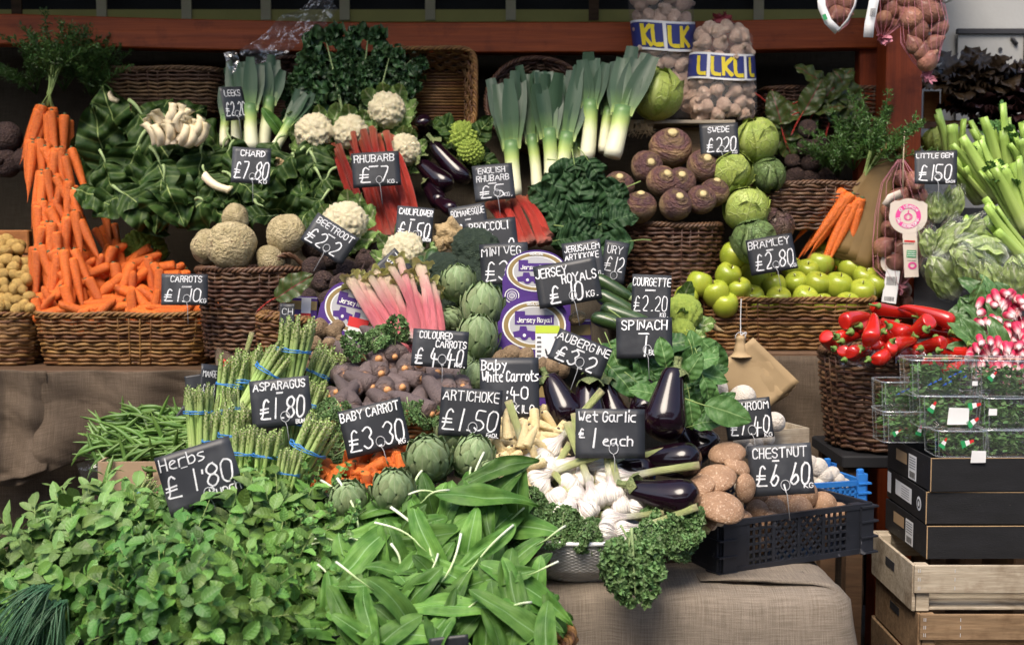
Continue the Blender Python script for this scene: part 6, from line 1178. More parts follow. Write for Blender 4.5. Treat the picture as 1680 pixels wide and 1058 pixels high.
for i, (tx, ty, hx, hy, l) in enumerate([(420, 880, 430, 815, "parsley bunch below the front asparagus"), (505, 875, 512, 800, "parsley bunch left of the baby carrots"), (545, 930, 560, 860, "parsley bunch beside the front artichokes"), (375, 890, 372, 830, "parsley bunch right of the herbs sign corner"), (548, 985, 575, 925, "parsley bunch half under the wild garlic leaves")]):
    d = 2.5 if ty < 900 else 2.38; A = W(tx, ty, d); B = W(hx, hy, d - .05); put(PARS[i % 2], Tm(A) @ aim(B - A, U(0, 6)), l)
for i, (x, y, a, l) in enumerate([(70, 960, 230, "dark wispy chives bunch hanging over the left tub"), (95, 985, 250, "second wispy chives bunch nearer the corner")]):
    mb = MB()
    for k in range(60):
        s_ = Vector((U(-.02, .02), U(-.01, .01), 0)); v = Vector((math.cos(math.radians(a)) * U(.4, 1.1) + U(-.35, .35), -.35 + U(-.2, .2), math.sin(math.radians(a)) * U(.2, 1.))); L = U(.09, .19); mb.tube([s_ + v * L * t + Vector((0, -.01, -.09)) * L / .2 * t * t for t in np.linspace(0, 1, 6)], [.0014, .0014, .0013, .0012, .0009, .0004], 4)
    one("chives_bunch", "herbs", mb, lmat("chive_leaf", (.035, .10, .045), (.05, .13, .055), None, isl=.3, transl=.05), l, M=Tm(W(x, y, 2.16)))
# wild garlic leaves in a basket
basket(Tm((X(726, 2.26), 2.27, .615)), "brown wicker basket of wild garlic leaves at the bottom", mm(424, 2.26) / 2, .19, .135, 'wick', .15, 9, .03, True, .009, .006)
WP = [(606, 862), (650, 838), (720, 822), (800, 806), (850, 812), (846, 842), (818, 860), (838, 920), (895, 965), (905, 1058), (530, 1058), (548, 985), (575, 905), (572, 860)]
for i, (x, y) in enumerate(scatter(WP, 150, 17)):
    d = lerp2(y, 1058, 2.12, 800, 2.42) + U(-.05, .05); a = math.radians(random.choice((random.gauss(-85, 35), random.gauss(-70, 40), random.gauss(-110, 30), random.gauss(12, 30), U(0, 360)))); v = Vector((math.cos(a), .72 * math.sin(a) - U(0, .25), .68 * math.sin(a) + U(-.1, .1))).normalized(); L = mm(U(135, 215), d); leaf_thing(WGL, WSTL if i % 12 == 0 and x < 800 and y > 870 else (WST if i % 3 == 0 and x < 830 else None), fr(v, (U(-.5, .5), -.7 + U(-.4, .4), .75), W(x, y, d) - v * L * .45), L, "long green wild garlic leaf in the loose heap at the bottom", "wild garlic leaf", "wild_garlic_leaf", "loose wild garlic leaves")
for x, y, a, L, d, l in [(800, 806, 5, 180, 2.36, "broad wild garlic leaf pointing right towards the garlic bulbs"), (815, 775, 22, 150, 2.4, "wild garlic leaf reaching up right below the white carrots"), (715, 900, 100, 190, 2.24, "long wild garlic leaf standing upright in the middle of the heap"), (640, 870, 215, 150, 2.3, "wild garlic leaf with its pale stem crossing the herbs"), (575, 835, 85, 90, 2.38, "short folded wild garlic leaf standing before the artichoke"), (880, 985, 60, 140, 2.22, "wild garlic leaf curling up over the tablecloth edge"), (680, 1000, -30, 200, 2.12, "long wild garlic leaf sloping across the front of the heap"), (800, 960, 195, 170, 2.2, "wild garlic leaf with a long pale stem lying to the right"), (660, 800, 35, 190, 2.38, "long wild garlic leaf lying across the top with its stem to the left")]: leafp(WGL, WST, x, y, d, a, L, l, "wild garlic leaf", "wild_garlic_leaf", None, .15, .9, .2)
# ================================================================== LEEKS, GREENS, SWEDES, CABBAGES
for a in [(845, 322, 838, 232, 110, 26, 4.16, .35), (882, 318, 872, 222, 100, 20, 4.18, .3), (903, 318, 900, 212, 100, 24, 4.12, .4), (918, 310, 930, 218, 100, 26, 4.14, .4), (948, 290, 942, 232, 80, 22, 4.2, .3), (963, 262, 968, 165, 70, 26, 4.16, .55), (990, 250, 1000, 178, 70, 20, 4.18, .2), (1004, 258, 1022, 176, 95, 32, 4.1, .5)]: leekp(a[0], a[1], a[2], a[3], a[4] * 1.3, a[5] * .95, a[6] - .03, "thick leek with a white shank and trimmed dark leaves in the middle row", "leeks in the middle row", a[7] * .48, 6, .62)
for i, (x, y) in enumerate(scatter([(890, 325), (912, 290), (935, 268), (985, 266), (995, 300), (1025, 355), (1012, 415), (960, 410), (895, 370)], 28, 18)): leafp(GRL, SST, x, y, lerp2(y, 430, 3.66, 240, 4.0) + U(-.05, .04), random.gauss(60, 70), U(50, 74), "dark spring green leaf in the bunch left of the swedes", "spring green leaf", "spring_green_leaf", "spring greens", .4)
basket(Tm((X(1102, 4.02), 4.02, 1.19)), "tall round dark wicker basket heaped with swedes", mm(160, 3.95) / 2, .13, .335, 'wickd', .14, 24, .028, True, .008, .0045)
for x, y, w_, dr, d, l in [(1100, 247, 72, (0, -.8, .9), 4.04, "biggest swede at the top of the heap under the sign"), (1060, 275, 54, (.2, -1, .3), 3.98, "swede at the upper left of the heap"), (1015, 308, 52, (0, -.8, .7), 3.95, "leftmost swede of the heap beside the spring greens"), (1085, 300, 54, (.3, -.9, .6), 3.92, "swede in the middle of the heap, left of centre"), (1116, 302, 52, (0, -.9, .6), 3.93, "swede in the middle of the heap, right of centre"), (1154, 274, 58, (.1, -1, .5), 3.97, "swede at the upper right of the heap beneath the price sign"), (1050, 342, 56, (0, -.6, 1), 3.84, "bottom left swede on the basket rim"), (1107, 338, 56, (.2, -.9, .6), 3.83, "bottom middle swede on the basket rim"), (1150, 330, 50, (0, -1, .5), 3.86, "bottom right swede on the basket rim"), (1172, 318, 50, (.1, -.6, 1), 3.9, "swede behind the bottom right one against the cabbages")]: ball(SWEDE, x, y, d + .07, w_, l, None, aim(dr, U(0, 6)))
boxthing("plank_shelf", (X(1025, 4.2), 4.16, Z(203, 4.16)), (X(1200, 4.2), 4.42, Z(197, 4.16)), 'pale', "thin pale plank carrying a cabbage and the garlic sacks", "shelf", b=.002)
boxthing("plank_bracket", (X(1095, 4.3), 4.24, Z(262, 4.25)), (X(1150, 4.3), 4.40, Z(204, 4.16) - .003), 'old', "wooden block under the thin plank behind the swedes", "shelf", b=.002)
mb = MB()
for k in range(50): x = X(U(1030, 1072), 4.15); z0 = Z(199, 4.15); mb.tube([(x, 4.155 - .004 * U(0, 1), z0 + .005), (x + U(-.015, .015), 4.15, z0 - U(.01, .04)), (x + U(-.03, .03), 4.15, z0 - U(.02, .06))], .0008, 3)
one("straw_wisps", "straw", mb, MT['kraft'], "wisps of straw hanging from the plank under the cabbage")
for x, y, w_, d, k, dr, l in [(1078, 155, 82, 4.15, 0, (.2, -.2, 1), "pale green cabbage standing on the thin plank"), (1240, 232, 72, 4.1, 0, (-.3, -.4, 1), "round pale cabbage right of the swede sign"), (1202, 282, 66, 4.02, 0, (.7, -.6, .4), "pale cabbage just right of the upper swedes"), (1260, 288, 56, 4.06, 1, (0, -.7, .7), "darker crinkled cabbage under the round pale one"), (1224, 343, 74, 3.95, 0, (.2, -.5, 1), "pale cabbage right of the swede basket"), (1236, 396, 74, 3.9, 1, (-.3, -.6, .7), "green cabbage half behind the priced apple sign"), (1272, 372, 58, 3.98, 2, (.2, -.6, 1), "purple cabbage in the shade behind the apple sign")]:
    ball(CAB if k == 0 else (SAV if k == 1 else PCAB), x, y, d, w_, l, None, aim(dr, U(0, 6)))
# beet leaves, beetroots, dark baskets, carrot bunch at the right
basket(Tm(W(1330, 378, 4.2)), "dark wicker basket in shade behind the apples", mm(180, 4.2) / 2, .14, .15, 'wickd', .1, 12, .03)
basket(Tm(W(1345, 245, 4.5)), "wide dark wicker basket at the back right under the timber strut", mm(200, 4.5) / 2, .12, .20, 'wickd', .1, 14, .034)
for i, (x, y) in enumerate(scatter([(1255, 235), (1275, 180), (1340, 115), (1410, 150), (1400, 190), (1320, 200), (1290, 240)], 16, 20)): leafp(BTL, BST, x, y, 4.28 + U(-.04, .04), random.gauss(90 if y < 190 else -70, 60), U(60, 85), "dark red-veined beet leaf hanging over the beetroots at the right", "beet leaf", "beet_leaf", "beet leaves at the right", .3)
for x, y, w_ in [(1326, 212, 32), (1322, 242, 30), (1332, 266, 36), (1305, 290, 32), (1330, 296, 36), (1290, 300, 28), (1355, 290, 32), (1300, 265, 26), (1345, 235, 28)]: ball(BEET, x, y, 4.22, w_, "dark beetroot in the shade between the cabbages and the carrot tops", "beetroots at the right")
carrot_bunch(Tm(W(1412, 302, 4.06)) @ Matrix.Rotation(math.radians(24), 4, 'Y') @ Matrix.Rotation(.25, 4, 'X'), "bunch of carrots with long green tops leaning behind the apples", 12, .195, .034, 1.22, .36, True)
for i, (x, y) in enumerate([(1400, 235), (1375, 245), (1420, 215)]):
    o = link("carrot_greens", random.choice(CFROND)); o.matrix_world = Tm(W(x, y + 45, 4.12 + .05 * i)) @ aim((U(-.3, .1), -.15, 1)) @ Matrix.Scale(1.05, 4); tag(o, ["carrot tops fanning up beside the timber post", "darker carrot tops spreading over the beetroots", "carrot tops touching the timber strut"][i], "carrot tops")
# apples
basket(Tm((X(1298, 3.87), 4.06, 1.138)), "honey wicker basket of green apples", mm(292, 3.87) / 2, .195, .155, 'wick', .09, 12, .034)
for i, (x, y, w_) in enumerate([(1203, 420, 44), (1222, 420, 30), (1147, 466, 42), (1194, 452, 42), (1175, 482, 45), (1236, 456, 48), (1190, 500, 42), (1232, 490, 44), (1270, 470, 40), (1277, 492, 42), (1306, 465, 38), (1320, 490, 42), (1340, 468, 44), (1345, 435, 48), (1380, 425, 42), (1375, 470, 46), (1396, 440, 42), (1418, 455, 40), (1415, 480, 44), (1390, 500, 40), (1360, 412, 40), (1435, 470, 40), (1300, 440, 36), (1125, 490, 40), (1255, 448, 36), (1325, 445, 38), (1430, 440, 36), (1213, 474, 38), (1250, 505, 38), (1350, 500, 36)]):
    R = aim((U(-.5, .5), U(-.9, .1), 1), U(0, 6)); d = lerp2(y, 505, 3.92, 420, 4.14) if x > 1215 else lerp2(y, 505, 3.87, 420, 3.93); 
    if i == 13: ball(APPLER, x, y, d, w_, "apple with a brown-red blush at the top of the green heap", None, R)
    else: ball(APPLE, x, y, d, w_, "green cooking apple in the heap in the wicker basket", "green apples", R, (1.06, 1.06, 1.06))
# kraft bags on a hook
def bag_stack(px, py, d, w, h, rot, n, mt, label, tilt=0, hookoff=True):
    root = link("paper_bags", None)
    for k in range(n):
        mb = MB(); P = np.zeros((12, 9, 3)); s_ = U(0, 9)
        for i in range(12):
            for j in range(9): v = i / 11; u = j / 8 - .5; P[i, j] = (u * w + .006 * k * v, -v * h, .003 * k + .010 * fnoise(u * 2, v * 2, 2., s_) * v + .004 * math.sin(6 * u + k))
        mb.grid(P); o = link("paper_bag", mb.mesh("paper_bag", MT[mt]), root); o.matrix_world = Matrix.Rotation((k - n / 2) * .05, 4, 'Z'); m_ = o.modifiers.new("t", 'SOLIDIFY'); m_.thickness = .0012
    root.matrix_world = front(W(px, py, d), rot, 0); return tag(root, label, "paper bags")
bag_stack(1198, 584, 3.70, mm(96, 3.7), mm(104, 3.7), 38, 4, 'kraft', "stack of brown paper bags hanging by one corner below the apple basket")
mb = MB(); a = W(1216, 490, 3.84); b = W(1215, 548, 3.72); mb.tube([a, W(1215, 520, 3.82), b, b + Vector((.006, 0, -.012)), b + Vector((0, 0, -.02)), b + Vector((-.01, 0, -.008))], .0014, 6)
for k in range(3): mb.tube([b + Vector((.016 * math.cos(t) , -.006 * k, -.012 + .018 * math.sin(t + k))) for t in np.linspace(0, 6.28, 15)], .0012, 5, False)
one("wire_hook", "hook", mb, MT['wire'], "wire hook on the apple basket holding the paper bags")
mb = MB()
for k in range(40):
    pass
bn = W(1215, 566, 3.70); mb = MB(); mb.lathe(smooth_prof([(0, .03), (.012, .026), (.016, .012), (.013, 0), (.022, -.02), (.03, -.035)]), 14, None, wob(.18, 5)); one("bag_knot", "paper bags", mb, MT['kraft'], "gathered and tied corner of the brown paper bags", M=Tm(bn))
# brown bags and shallot nets on the post
root = link("paper_bags", None)
for k in range(7):
    P = np.zeros((14, 7, 3)); w, h = .15, .40
    for i in range(14):
        v = i / 13; ww = w * (.25 + .75 * min(1, v * 2.2))
        for j in range(7): u = j / 6 - .5; P[i, j] = (u * ww + .010 * k * v - .02 * k * v * v, -v * h * (1 - .03 * k), -.004 * k + .012 * math.sin(5 * u + k) * v)
    mb = MB(); mb.grid(P); o = link("paper_bag", mb.mesh("paper_bag", MT['kraftd']), root); o.matrix_world = Matrix.Rotation(-.09 + .025 * k, 4, 'Z'); m_ = o.modifiers.new("t", 'SOLIDIFY'); m_.thickness = .0012
mb = MB()
for k in range(5): mb.leaf(fr((U(-.6, .6), -.3, 1), (0, -1, .2), (0, 0, -.01)), .05, .05, U(-.5, .8), .5, .1, 2, 5, 4, 1.2, .5, tipw=.6)
link("gathered_top", mb.mesh("gathered_top", MT['kraftd']), root); root.matrix_world = front(W(1464, 238, 4.03), -14, 0); tag(root, "long olive-brown paper bags hanging from a hook on the red post", "paper bags")
def net(pts, d, wpx, bulbs, label, tail=True, strings=14, cord=None, R_=None):
    """net bag hanging along pts (pixel path, top to bottom), bulbs = [(px, py, size)]"""
    root = link("net_bag", None); top = W(*pts[0], d)
    for x, y, w_ in bulbs:
        k = random.choice(SHAL); o = link("shallot", k[2][0][1], root); o.matrix_world = Tm(W(x, y, d + U(-.02, .02)) - top) @ aim((U(-.8, .8), U(-.8, .2), U(-.3, 1)), U(0, 6)) @ Matrix.Scale(mm(w_, d) / .92, 4)
    path = [W(x, y, d) - top for x, y in pts]; mb = MB(); m = len(path)
    for j in range(strings):
        a0 = j * 2 * math.pi / strings; q = []
        for i in range(m): r = mm(wpx[i], d) / 2; a = a0 + .12 * i; q.append(path[i] + Vector((r * math.cos(a), r * math.sin(a) * .8, 0)))
        # finer curve
        f_ = []
        for t in np.linspace(0, m - 1.001, 4 * m): i = int(t); u = t - i; u = u * u * (3 - 2 * u); f_.append(q[i].lerp(q[i + 1], u))
        mb.tube(f_, .0007, 4, False)
    link("net", mb.mesh("net", MT['netpink']), root)
    if tail:
        mb = MB(); e = path[-1]
        for k in range(16): mb.leaf(fr(rdir() * .7 + Vector((0, -.2, -.5)), rdir(), e), U(.02, .04), .018, U(-.8, .8), .4, .2, 3, 4, 4)
        link("net_tail", mb.mesh("net_tail", MT['netpink']), root)
    if cord: mb = MB(); mb.tube([W(x, y, d - .02) - top for x, y in cord], .0018, 6); link("cord", mb.mesh("cord", MT['string']), root)
    root.matrix_world = Tm(top); return tag(root, label, "shallots")
def band_loop(root_, pts, d, wid, name, mt, barcode=None, green=None):
    """flat paper band following a pixel path, facing front"""
    q = [W(x, y, d) for x, y in pts]; G = np.zeros((len(q), 2, 3)); w = mm(wid, d) / 2
    for i in range(len(q)):
        t = (q[min(i + 1, len(q) - 1)] - q[max(i - 1, 0)]).normalized(); n = Vector((t.z, 0, -t.x)); G[i, 0] = q[i] + n * w; G[i, 1] = q[i] - n * w - Vector((0, .006, 0))
    mb = MB(); mb.grid(G); o = link(name, mb.mesh(name, MT[mt]), root_); o.matrix_world = Matrix(); m_ = o.modifiers.new("t", 'SOLIDIFY'); m_.thickness = .0006; return o
n1 = net([(1478, 262), (1478, 300), (1484, 350), (1478, 400), (1470, 440), (1472, 468)], 3.99, [10, 62, 94, 92, 74, 20], [(1500, 300, 40), (1478, 292, 30), (1475, 325, 38), (1508, 325, 34), (1490, 350, 40), (1462, 345, 34), (1462, 375, 38), (1490, 385, 42), (1512, 372, 30), (1450, 405, 36), (1476, 410, 40), (1500, 412, 34), (1468, 430, 38), (1490, 438, 34), (1452, 432, 32)], "net of shallots with a big round pink-printed tag on the red post", True, 16, [(1484, 214), (1482, 262), (1481, 330)])
band_loop(n1, [(1452, 338), (1460, 325), (1478, 318)], 3.95, 14, "neck_band", 'tag')
net([(1455, 400), (1452, 430), (1462, 465), (1470, 490), (1472, 502)], 4.06, [20, 46, 56, 46, 20], [(1448, 418, 30), (1460, 440, 32), (1478, 450, 30), (1455, 462, 32), (1480, 475, 32), (1462, 486, 30), (1486, 495, 24)], "lower net of shallots with a barcode label behind the first", False, 12)
root = link("hang_tag", None); d = 3.89; T0 = W(1490, 355, d); f_ = lambda v: mm(v, d)
layer(root, "round_tag", 'tag', lambda m: disc(m, 0, 0, f_(30), f_(29), 0, 40)); layer(root, "tag_shoulder", 'tag', lambda m: poly(m, [(-f_(29.5), f_(1)), (f_(29.5), f_(1)), (f_(29), f_(20)), (f_(22), f_(25)), (-f_(22), f_(25)), (-f_(29), f_(20))], -.0006)); layer(root, "tag_strip", 'tag', lambda m: poly(m, [(-f_(8), -f_(22)), (f_(15), -f_(22)), (f_(22), -f_(98)), (f_(0), -f_(100))], -.0006))
layer(root, "pink_ring", 'pinkp', lambda m: ringd(m, 0, 0, f_(20), f_(20), .36, .0008)); layer(root, "onion_print", 'pinkp', lambda m: [ringd(m, f_(k * .0), -f_(1), f_(7 - 2.2 * k), f_(6), .22, .0008 + .0001 * k, 20) for k in range(3)] + [quad(m, -f_(1), f_(5), f_(1), f_(10), .0009)])
def arc(m, txt, r, h, a0, a1, t, up=True):
    n = len(txt)
    for i, ch in enumerate(txt):
        if ch == ' ': continue
        a = math.radians(a0 + (a1 - a0) * (i + .5) / n); letter(m, ch, r * math.cos(a) - (h * .35) * math.cos(a - math.pi / 2 if up else a + math.pi / 2), r * math.sin(a) - (h * .35) * math.sin(a - math.pi / 2 if up else a + math.pi / 2), h * .7, h, z0=.0016, t=t, rot=a - math.pi / 2 if up else a + math.pi / 2)
layer(root, "ring_lettering", 'white', lambda m: [arc(m, "OIGNON", f_(14), f_(4.6), 150, 30, f_(1.1)), arc(m, "DE ROSCOFF", f_(18.6), f_(4.6), 190, 350, f_(1.1), False)])
layer(root, "green_mark", 'green_p', lambda m: quad(m, f_(1), -f_(67), f_(16), -f_(55), .0006)); layer(root, "small_text", 'white', lambda m: textlines(m, f_(2), -f_(66), f_(15), -f_(56), .0012, 3)); layer(root, "pink_stamp", 'pinkp', lambda m: ringd(m, f_(11), -f_(80), f_(7), f_(6), .5, .0006, 20)); layer(root, "pink_line", 'red', lambda m: quad(m, -f_(4), -f_(42), f_(13), -f_(39), .0006)); layer(root, "fine_print", 'ink', lambda m: [textlines(m, -f_(6), -f_(46), f_(12), -f_(43.5), .0006, 1), textlines(m, f_(3), -f_(73), f_(16), -f_(71), .0006, 1)])
root.matrix_world = front(T0, -2, 0); tag(root, "cream hang tag with a round pink onion emblem on the shallot net", "tag")
root = link("hang_tag", None); d = 3.97; T0 = W(1462, 470, d); layer(root, "label_strip", 'white', lambda m: poly(m, [(-f_(10), f_(28)), (f_(12), f_(26)), (f_(10), -f_(28)), (-f_(13), -f_(26))], 0)); layer(root, "barcode", 'ink', lambda m: [bars(m, -f_(8), f_(2), f_(8), f_(16), .0006), bars(m, -f_(9), -f_(24), f_(6), -f_(17), .0006)]); layer(root, "round_head", 'tag', lambda m: disc(m, -f_(6), f_(40), f_(14), f_(17), -.0006)); root.matrix_world = front(T0, -4, 0); tag(root, "white barcode label strip on the lower shallot net", "tag")
d = 3.98
n2 = net([(1520, -30), (1516, 0), (1516, 35), (1512, 70), (1518, 100), (1522, 124)], d, [30, 62, 76, 66, 42, 8], [(1500, -5, 40), (1532, -4, 38), (1522, 18, 46), (1494, 30, 40), (1540, 45, 34), (1507, 50, 36), (1500, 75, 30), (1530, 72, 34), (1522, 100, 36), (1512, 86, 28), (1535, 20, 36)], "right hanging net of shallots in front of the plaster wall", True, 18)
n3 = net([(1470, -40), (1468, -5), (1462, 25), (1455, 45), (1448, 62)], d + .02, [40, 66, 56, 36, 10], [(1465, 15, 34), (1488, -4, 34), (1450, 32, 28), (1478, -14, 30), (1455, -8, 30), (1466, 38, 24)], "middle hanging net of shallots over the top of the red post", True, 14); band_loop(n3, [(1437, -20), (1432, 10), (1426, 40), (1424, 62)], d - .06, 15, "barcode_band", 'white')
layer(n3, "barcode", 'ink', lambda m: bars(m, -.008, 0, .008, .026, 0)).matrix_world = front(W(1431, 28, d - .072), -6, 0)
n4 = net([(1372, -40), (1373, -5), (1374, 20), (1374, 40), (1374, 52)], d + .04, [44, 58, 50, 34, 6], [(1360, 4, 32), (1385, 2, 34), (1372, 24, 32), (1388, 24, 22), (1374, -18, 30)], "left hanging net of shallots in front of the red beam", False, 12)
band_loop(n4, [(1346, -10), (1348, 12), (1358, 36), (1374, 52)], d - .04, 12, "paper_band", 'white'); band_loop(n4, [(1374, 52), (1390, 34), (1402, 10), (1406, -10)], d - .04, 4, "seam_band", 'white')
layer(n4, "green_mark", 'green_p', lambda m: quad(m, -.006, -.01, .006, .008, 0)).matrix_world = front(W(1353, 28, d - .052), 22, 0)
band_loop(n2, [(1540, -20), (1552, 2), (1570, -8)], d - .04, 10, "paper_band", 'white')
# garlic sacks
def sack(px, topy, boty, wtop, wbot, d, by0, by1, txt, label, lean=0., x0=0, tie=True):
    root = link("garlic_sack", None); zt, zb = W(px, topy, d).z, W(px, boty, d).z; H = zt - zb; base = Vector((X(px, d), d, zb)); rad = lambda v: mm(wbot + (wtop - wbot) * v, d) / 2 * (min(1, .72 + 4 * v) if v < .07 else 1) * (1 if v < .9 else (1 - .55 * (v - .9) / .1))
    off = lambda v: lean * v
    pts = []
    for _ in range(4000):
        v, a = U(.03, .97), math.pi + U(-.05, 1.05) * math.pi; r = rad(v) - .016; p = Vector((off(v) + r * math.cos(a), r * .8 * math.sin(a), v * H))
        if all((p - q).length > .039 for q, _v, _a in pts): pts.append((p, v, a))
    if 1:
        for p, v, a in pts:
            r = rad(v) - .016 - U(0, .01); o = link("garlic_bulb", random.choice(BULB)[2][0][1], root)
            o.matrix_world = Tm((off(v) + r * math.cos(a), r * .8 * math.sin(a), v * H)) @ aim((U(-1, 1), U(-1.3, .6), U(-1, 1)), U(0, 6)) @ Matrix.Scale(U(.048, .058), 4)
    mb = MB(); n = 26; G = np.zeros((16, n, 3))
    for i in range(16):
        v = i / 15
        for j in range(n): a = j * 2 * math.pi / n; r = rad(v) + .006 + .003 * math.sin(5 * a + 9 * v); G[i, j] = (off(v) + r * math.cos(a), r * .85 * math.sin(a), v * H)
    mb.grid(G, True); link("net", mb.mesh("net", MT['netfilm']), root)
    b0, b1 = (W(px, by0, d).z - zb) / H, (W(px, by1, d).z - zb) / H
    def strip(v0, v1, a0, a1, e, nn=40):
        G = np.zeros((6, nn, 3))
        for i in range(6):
            v = v1 + (v0 - v1) * i / 5
            for j in range(nn): a = math.radians(a0 + (a1 - a0) * j / (nn - 1)); r = rad(v) + .0095 + e + .002 * math.sin(4 * a); vv = v + .012 * math.sin(a * 2 + 1) / max(H, .1) * .6; G[i, j] = (off(v) + r * math.cos(a), r * .87 * math.sin(a), vv * H)
        m_ = MB(); m_.grid(G); return m_
    o = link("paper_band", strip(b1, b0, 150, 390, 0).mesh("paper_band", MT['white']), root); h_ = b0 - b1; link("navy_panel", strip(b1 + h_ * .08, b0 - h_ * .08, 150, 390, .0008).mesh("navy_panel", MT['navy']), o)
    for a_ in txt[1]: link("panel_gap", strip(b1 + h_ * .02, b0 - h_ * .02, a_ - 3, a_ + 3, .0014, 4).mesh("panel_gap", MT['white']), o)
    lt = MB(); vm = (b0 + b1) / 2; lh = h_ * H * .62
    for ch, a_ in txt[0]:
        st, W_ = strokes(ch)
        for p in st:
            q = np.stack([(p[:, 0] - W_ / 2) / 4 * lh * .62, (p[:, 1] - 2) / 6 * lh - lh / 2], 1); k0 = lt.n; ribbon(lt, q, lh * .22, lambda x, y: 0, 0)
            V = lt.V[-1]; r_ = rad(vm) + .0095; ang = math.radians(a_) + V[:, 0] / r_; vv = vm + V[:, 1] / H; V2 = V.copy(); rr = np.array([rad(u) for u in vv]) + .0122 + .002 * np.sin(4 * ang)
            V2[:, 0] = np.array([off(u) for u in vv]) + rr * np.cos(ang); V2[:, 1] = rr * .87 * np.sin(ang); V2[:, 2] = vv * H + .012 * np.sin(ang * 2 + 1) * .6; lt.V[-1] = V2
    link("lettering", lt.mesh("lettering", MT['yellow']), o)
    if tie:
        mb = MB()
        for q in range(26): mb.leaf(fr(rdir() + Vector((0, -.2, .7)), rdir(), (off(1), 0, H)), U(.03, .06), .03, U(-.8, .8), .4, .2, 3, 4, 4)
        mb.lathe([(rad(1) + .004, H - .002), (.03, H + .012), (.018, H + .02)], 16); link("tied_top", mb.mesh("tied_top", MT['netred']), root)
    root.matrix_world = Tm(base); return tag(root, label, "garlic sack")
sack(1180, 40, 196, 88, 112, 4.24, 92, 135, ([("L", 227), ("L", 252), ("K", 271), ("L", 290), ("L", 322)], (239, 304)), "net sack of dry garlic with a tied red top, right of the cabbage", 0.0)
sack(1098, -60, 196, 104, 84, 4.30, 40, 88, ([("K", 232), ("L", 252), ("L", 281), ("K", 303)], (266,)), "taller net sack of dry garlic leaning behind the leeks and cabbage", -.05, tie=True)
film("plastic_film", "crumpled clear plastic film draped over the red beam above the leeks", front(W(478, 52, 4.36), 38, 0), mm(165, 4.36), mm(46, 4.36), .035, 11, 30, mt='beamfilm')
film("plastic_film", "strip of clear film hanging down to the leeks sign", front(W(392, 130, 4.22), -70, 0), mm(90, 4.2), mm(18, 4.2), .02, 14, 20, mt='beamfilm')
# ================================================================== RIGHT
boxthing("side_counter", (X(1512, 4.3), 3.45, .0), (2.2, 4.6, 1.12), 'brownw', "dark side counter behind the salad boxes at the right edge", "counter", b=.004)
P = np.zeros((12, 10, 3))
for i in range(12):
    for j in range(10): y = 3.3 + i * .11; P[i, j] = (X(1500, y) + j * .09, y, np.interp(y, [3.3, 3.6, 4.1, 4.55], [1.13, 1.15, 1.36, 1.62]))
sheet("sloping_display_board", "dark sloping board under the celery and bagged lettuces", P, 'dark', "display stand")
# whiteboard
root = link("whiteboard", None); y = 5.22; x0, x1, z0, z1 = X(1562, y), X(1668, y), Z(240, y), Z(56, y); mb = MB(); mb.box((x0, y, z0), (x1, y + .015, z1)); link("panel", mb.mesh("panel", MT['concrete'], False), root); mb = MB(); mb.box((x0 - .006, y - .012, z1), (x1 + .02, y + .014, z1 + .02)); mb.box((x1, y - .012, z0), (x1 + .02, y + .014, z1 - .001)); link("frame", mb.mesh("frame", MT['ink'], False), root)
layer(root, "magnet", 'ink', lambda m: disc(m, 0, 0, .009, .009, 0)).matrix_world = Tm((X(1630, y), y - .006, Z(82, y))) @ Matrix.Rotation(math.pi / 2, 4, 'X'); mb = MB(); mb.box((-.02, -.006, -.006), (.02, .006, .006), None, .002); o = link("marker_stub", mb.mesh("marker_stub", MT['ink']), root); o.matrix_world = Tm((X(1652, y), y - .008, Z(68, y))) @ Matrix.Rotation(.9, 4, 'Y'); tag(root, "white board with a black frame on the plaster wall", "whiteboard")
root = link("wooden_crate", None); mb = MB(); a, b = W(1516, 200, 4.6), W(1542, 150, 4.6); mb.box((a.x, 4.6, a.z), (b.x, 4.612, b.z)); link("end_board", mb.mesh("end_board", MT['orangew'], False), root); mb = MB(); mb.box((b.x + .001, 4.58, W(0, 176, 4.6).z), (X(1600, 4.6), 4.592, b.z + .002)); link("side_slat", mb.mesh("side_slat", MT['orangew'], False), root); mb = MB(); mb.box((a.x, 4.613, a.z), (X(1600, 4.6), 4.9, a.z + .006)); link("floor", mb.mesh("floor", MT['orangew'], False), root); tag(root, "small orange wooden crate behind the celery under the red lettuce", "crate")
RL = bigleaf('redlet', 3, w=.9, ruf=.14, rf=6, n=14, droop=(.2, 1.1)); PL = bigleaf('purlet', 3, w=.9, ruf=.15, rf=6, n=14, droop=(.2, 1.1))
for x, y, s_, bl, l in [(1565, 128, .125, RL, "brown-red lettuce in front of the whiteboard, left of the others"), (1620, 118, .14, RL, "large brown-red lettuce under the whiteboard"), (1600, 170, .12, PL, "dark purple lettuce behind the celery tops"), (1650, 168, .15, PL, "dark purple lettuce at the right above the celery"), (1680, 150, .14, PL, "dark purple lettuce cut by the right edge"), (1640, 200, .12, PL, "low purple lettuce half behind the celery")]: leafy("lettuce", "lettuce", Tm(W(x, y + 22, 4.56)) @ aim((0, -.5, 1)), l, bl, None, 20, s_ * .9, 1.35)
ball(CAB, 1534, 232, 4.4, 44, "small bagged lettuce in shade above the little gem sign")
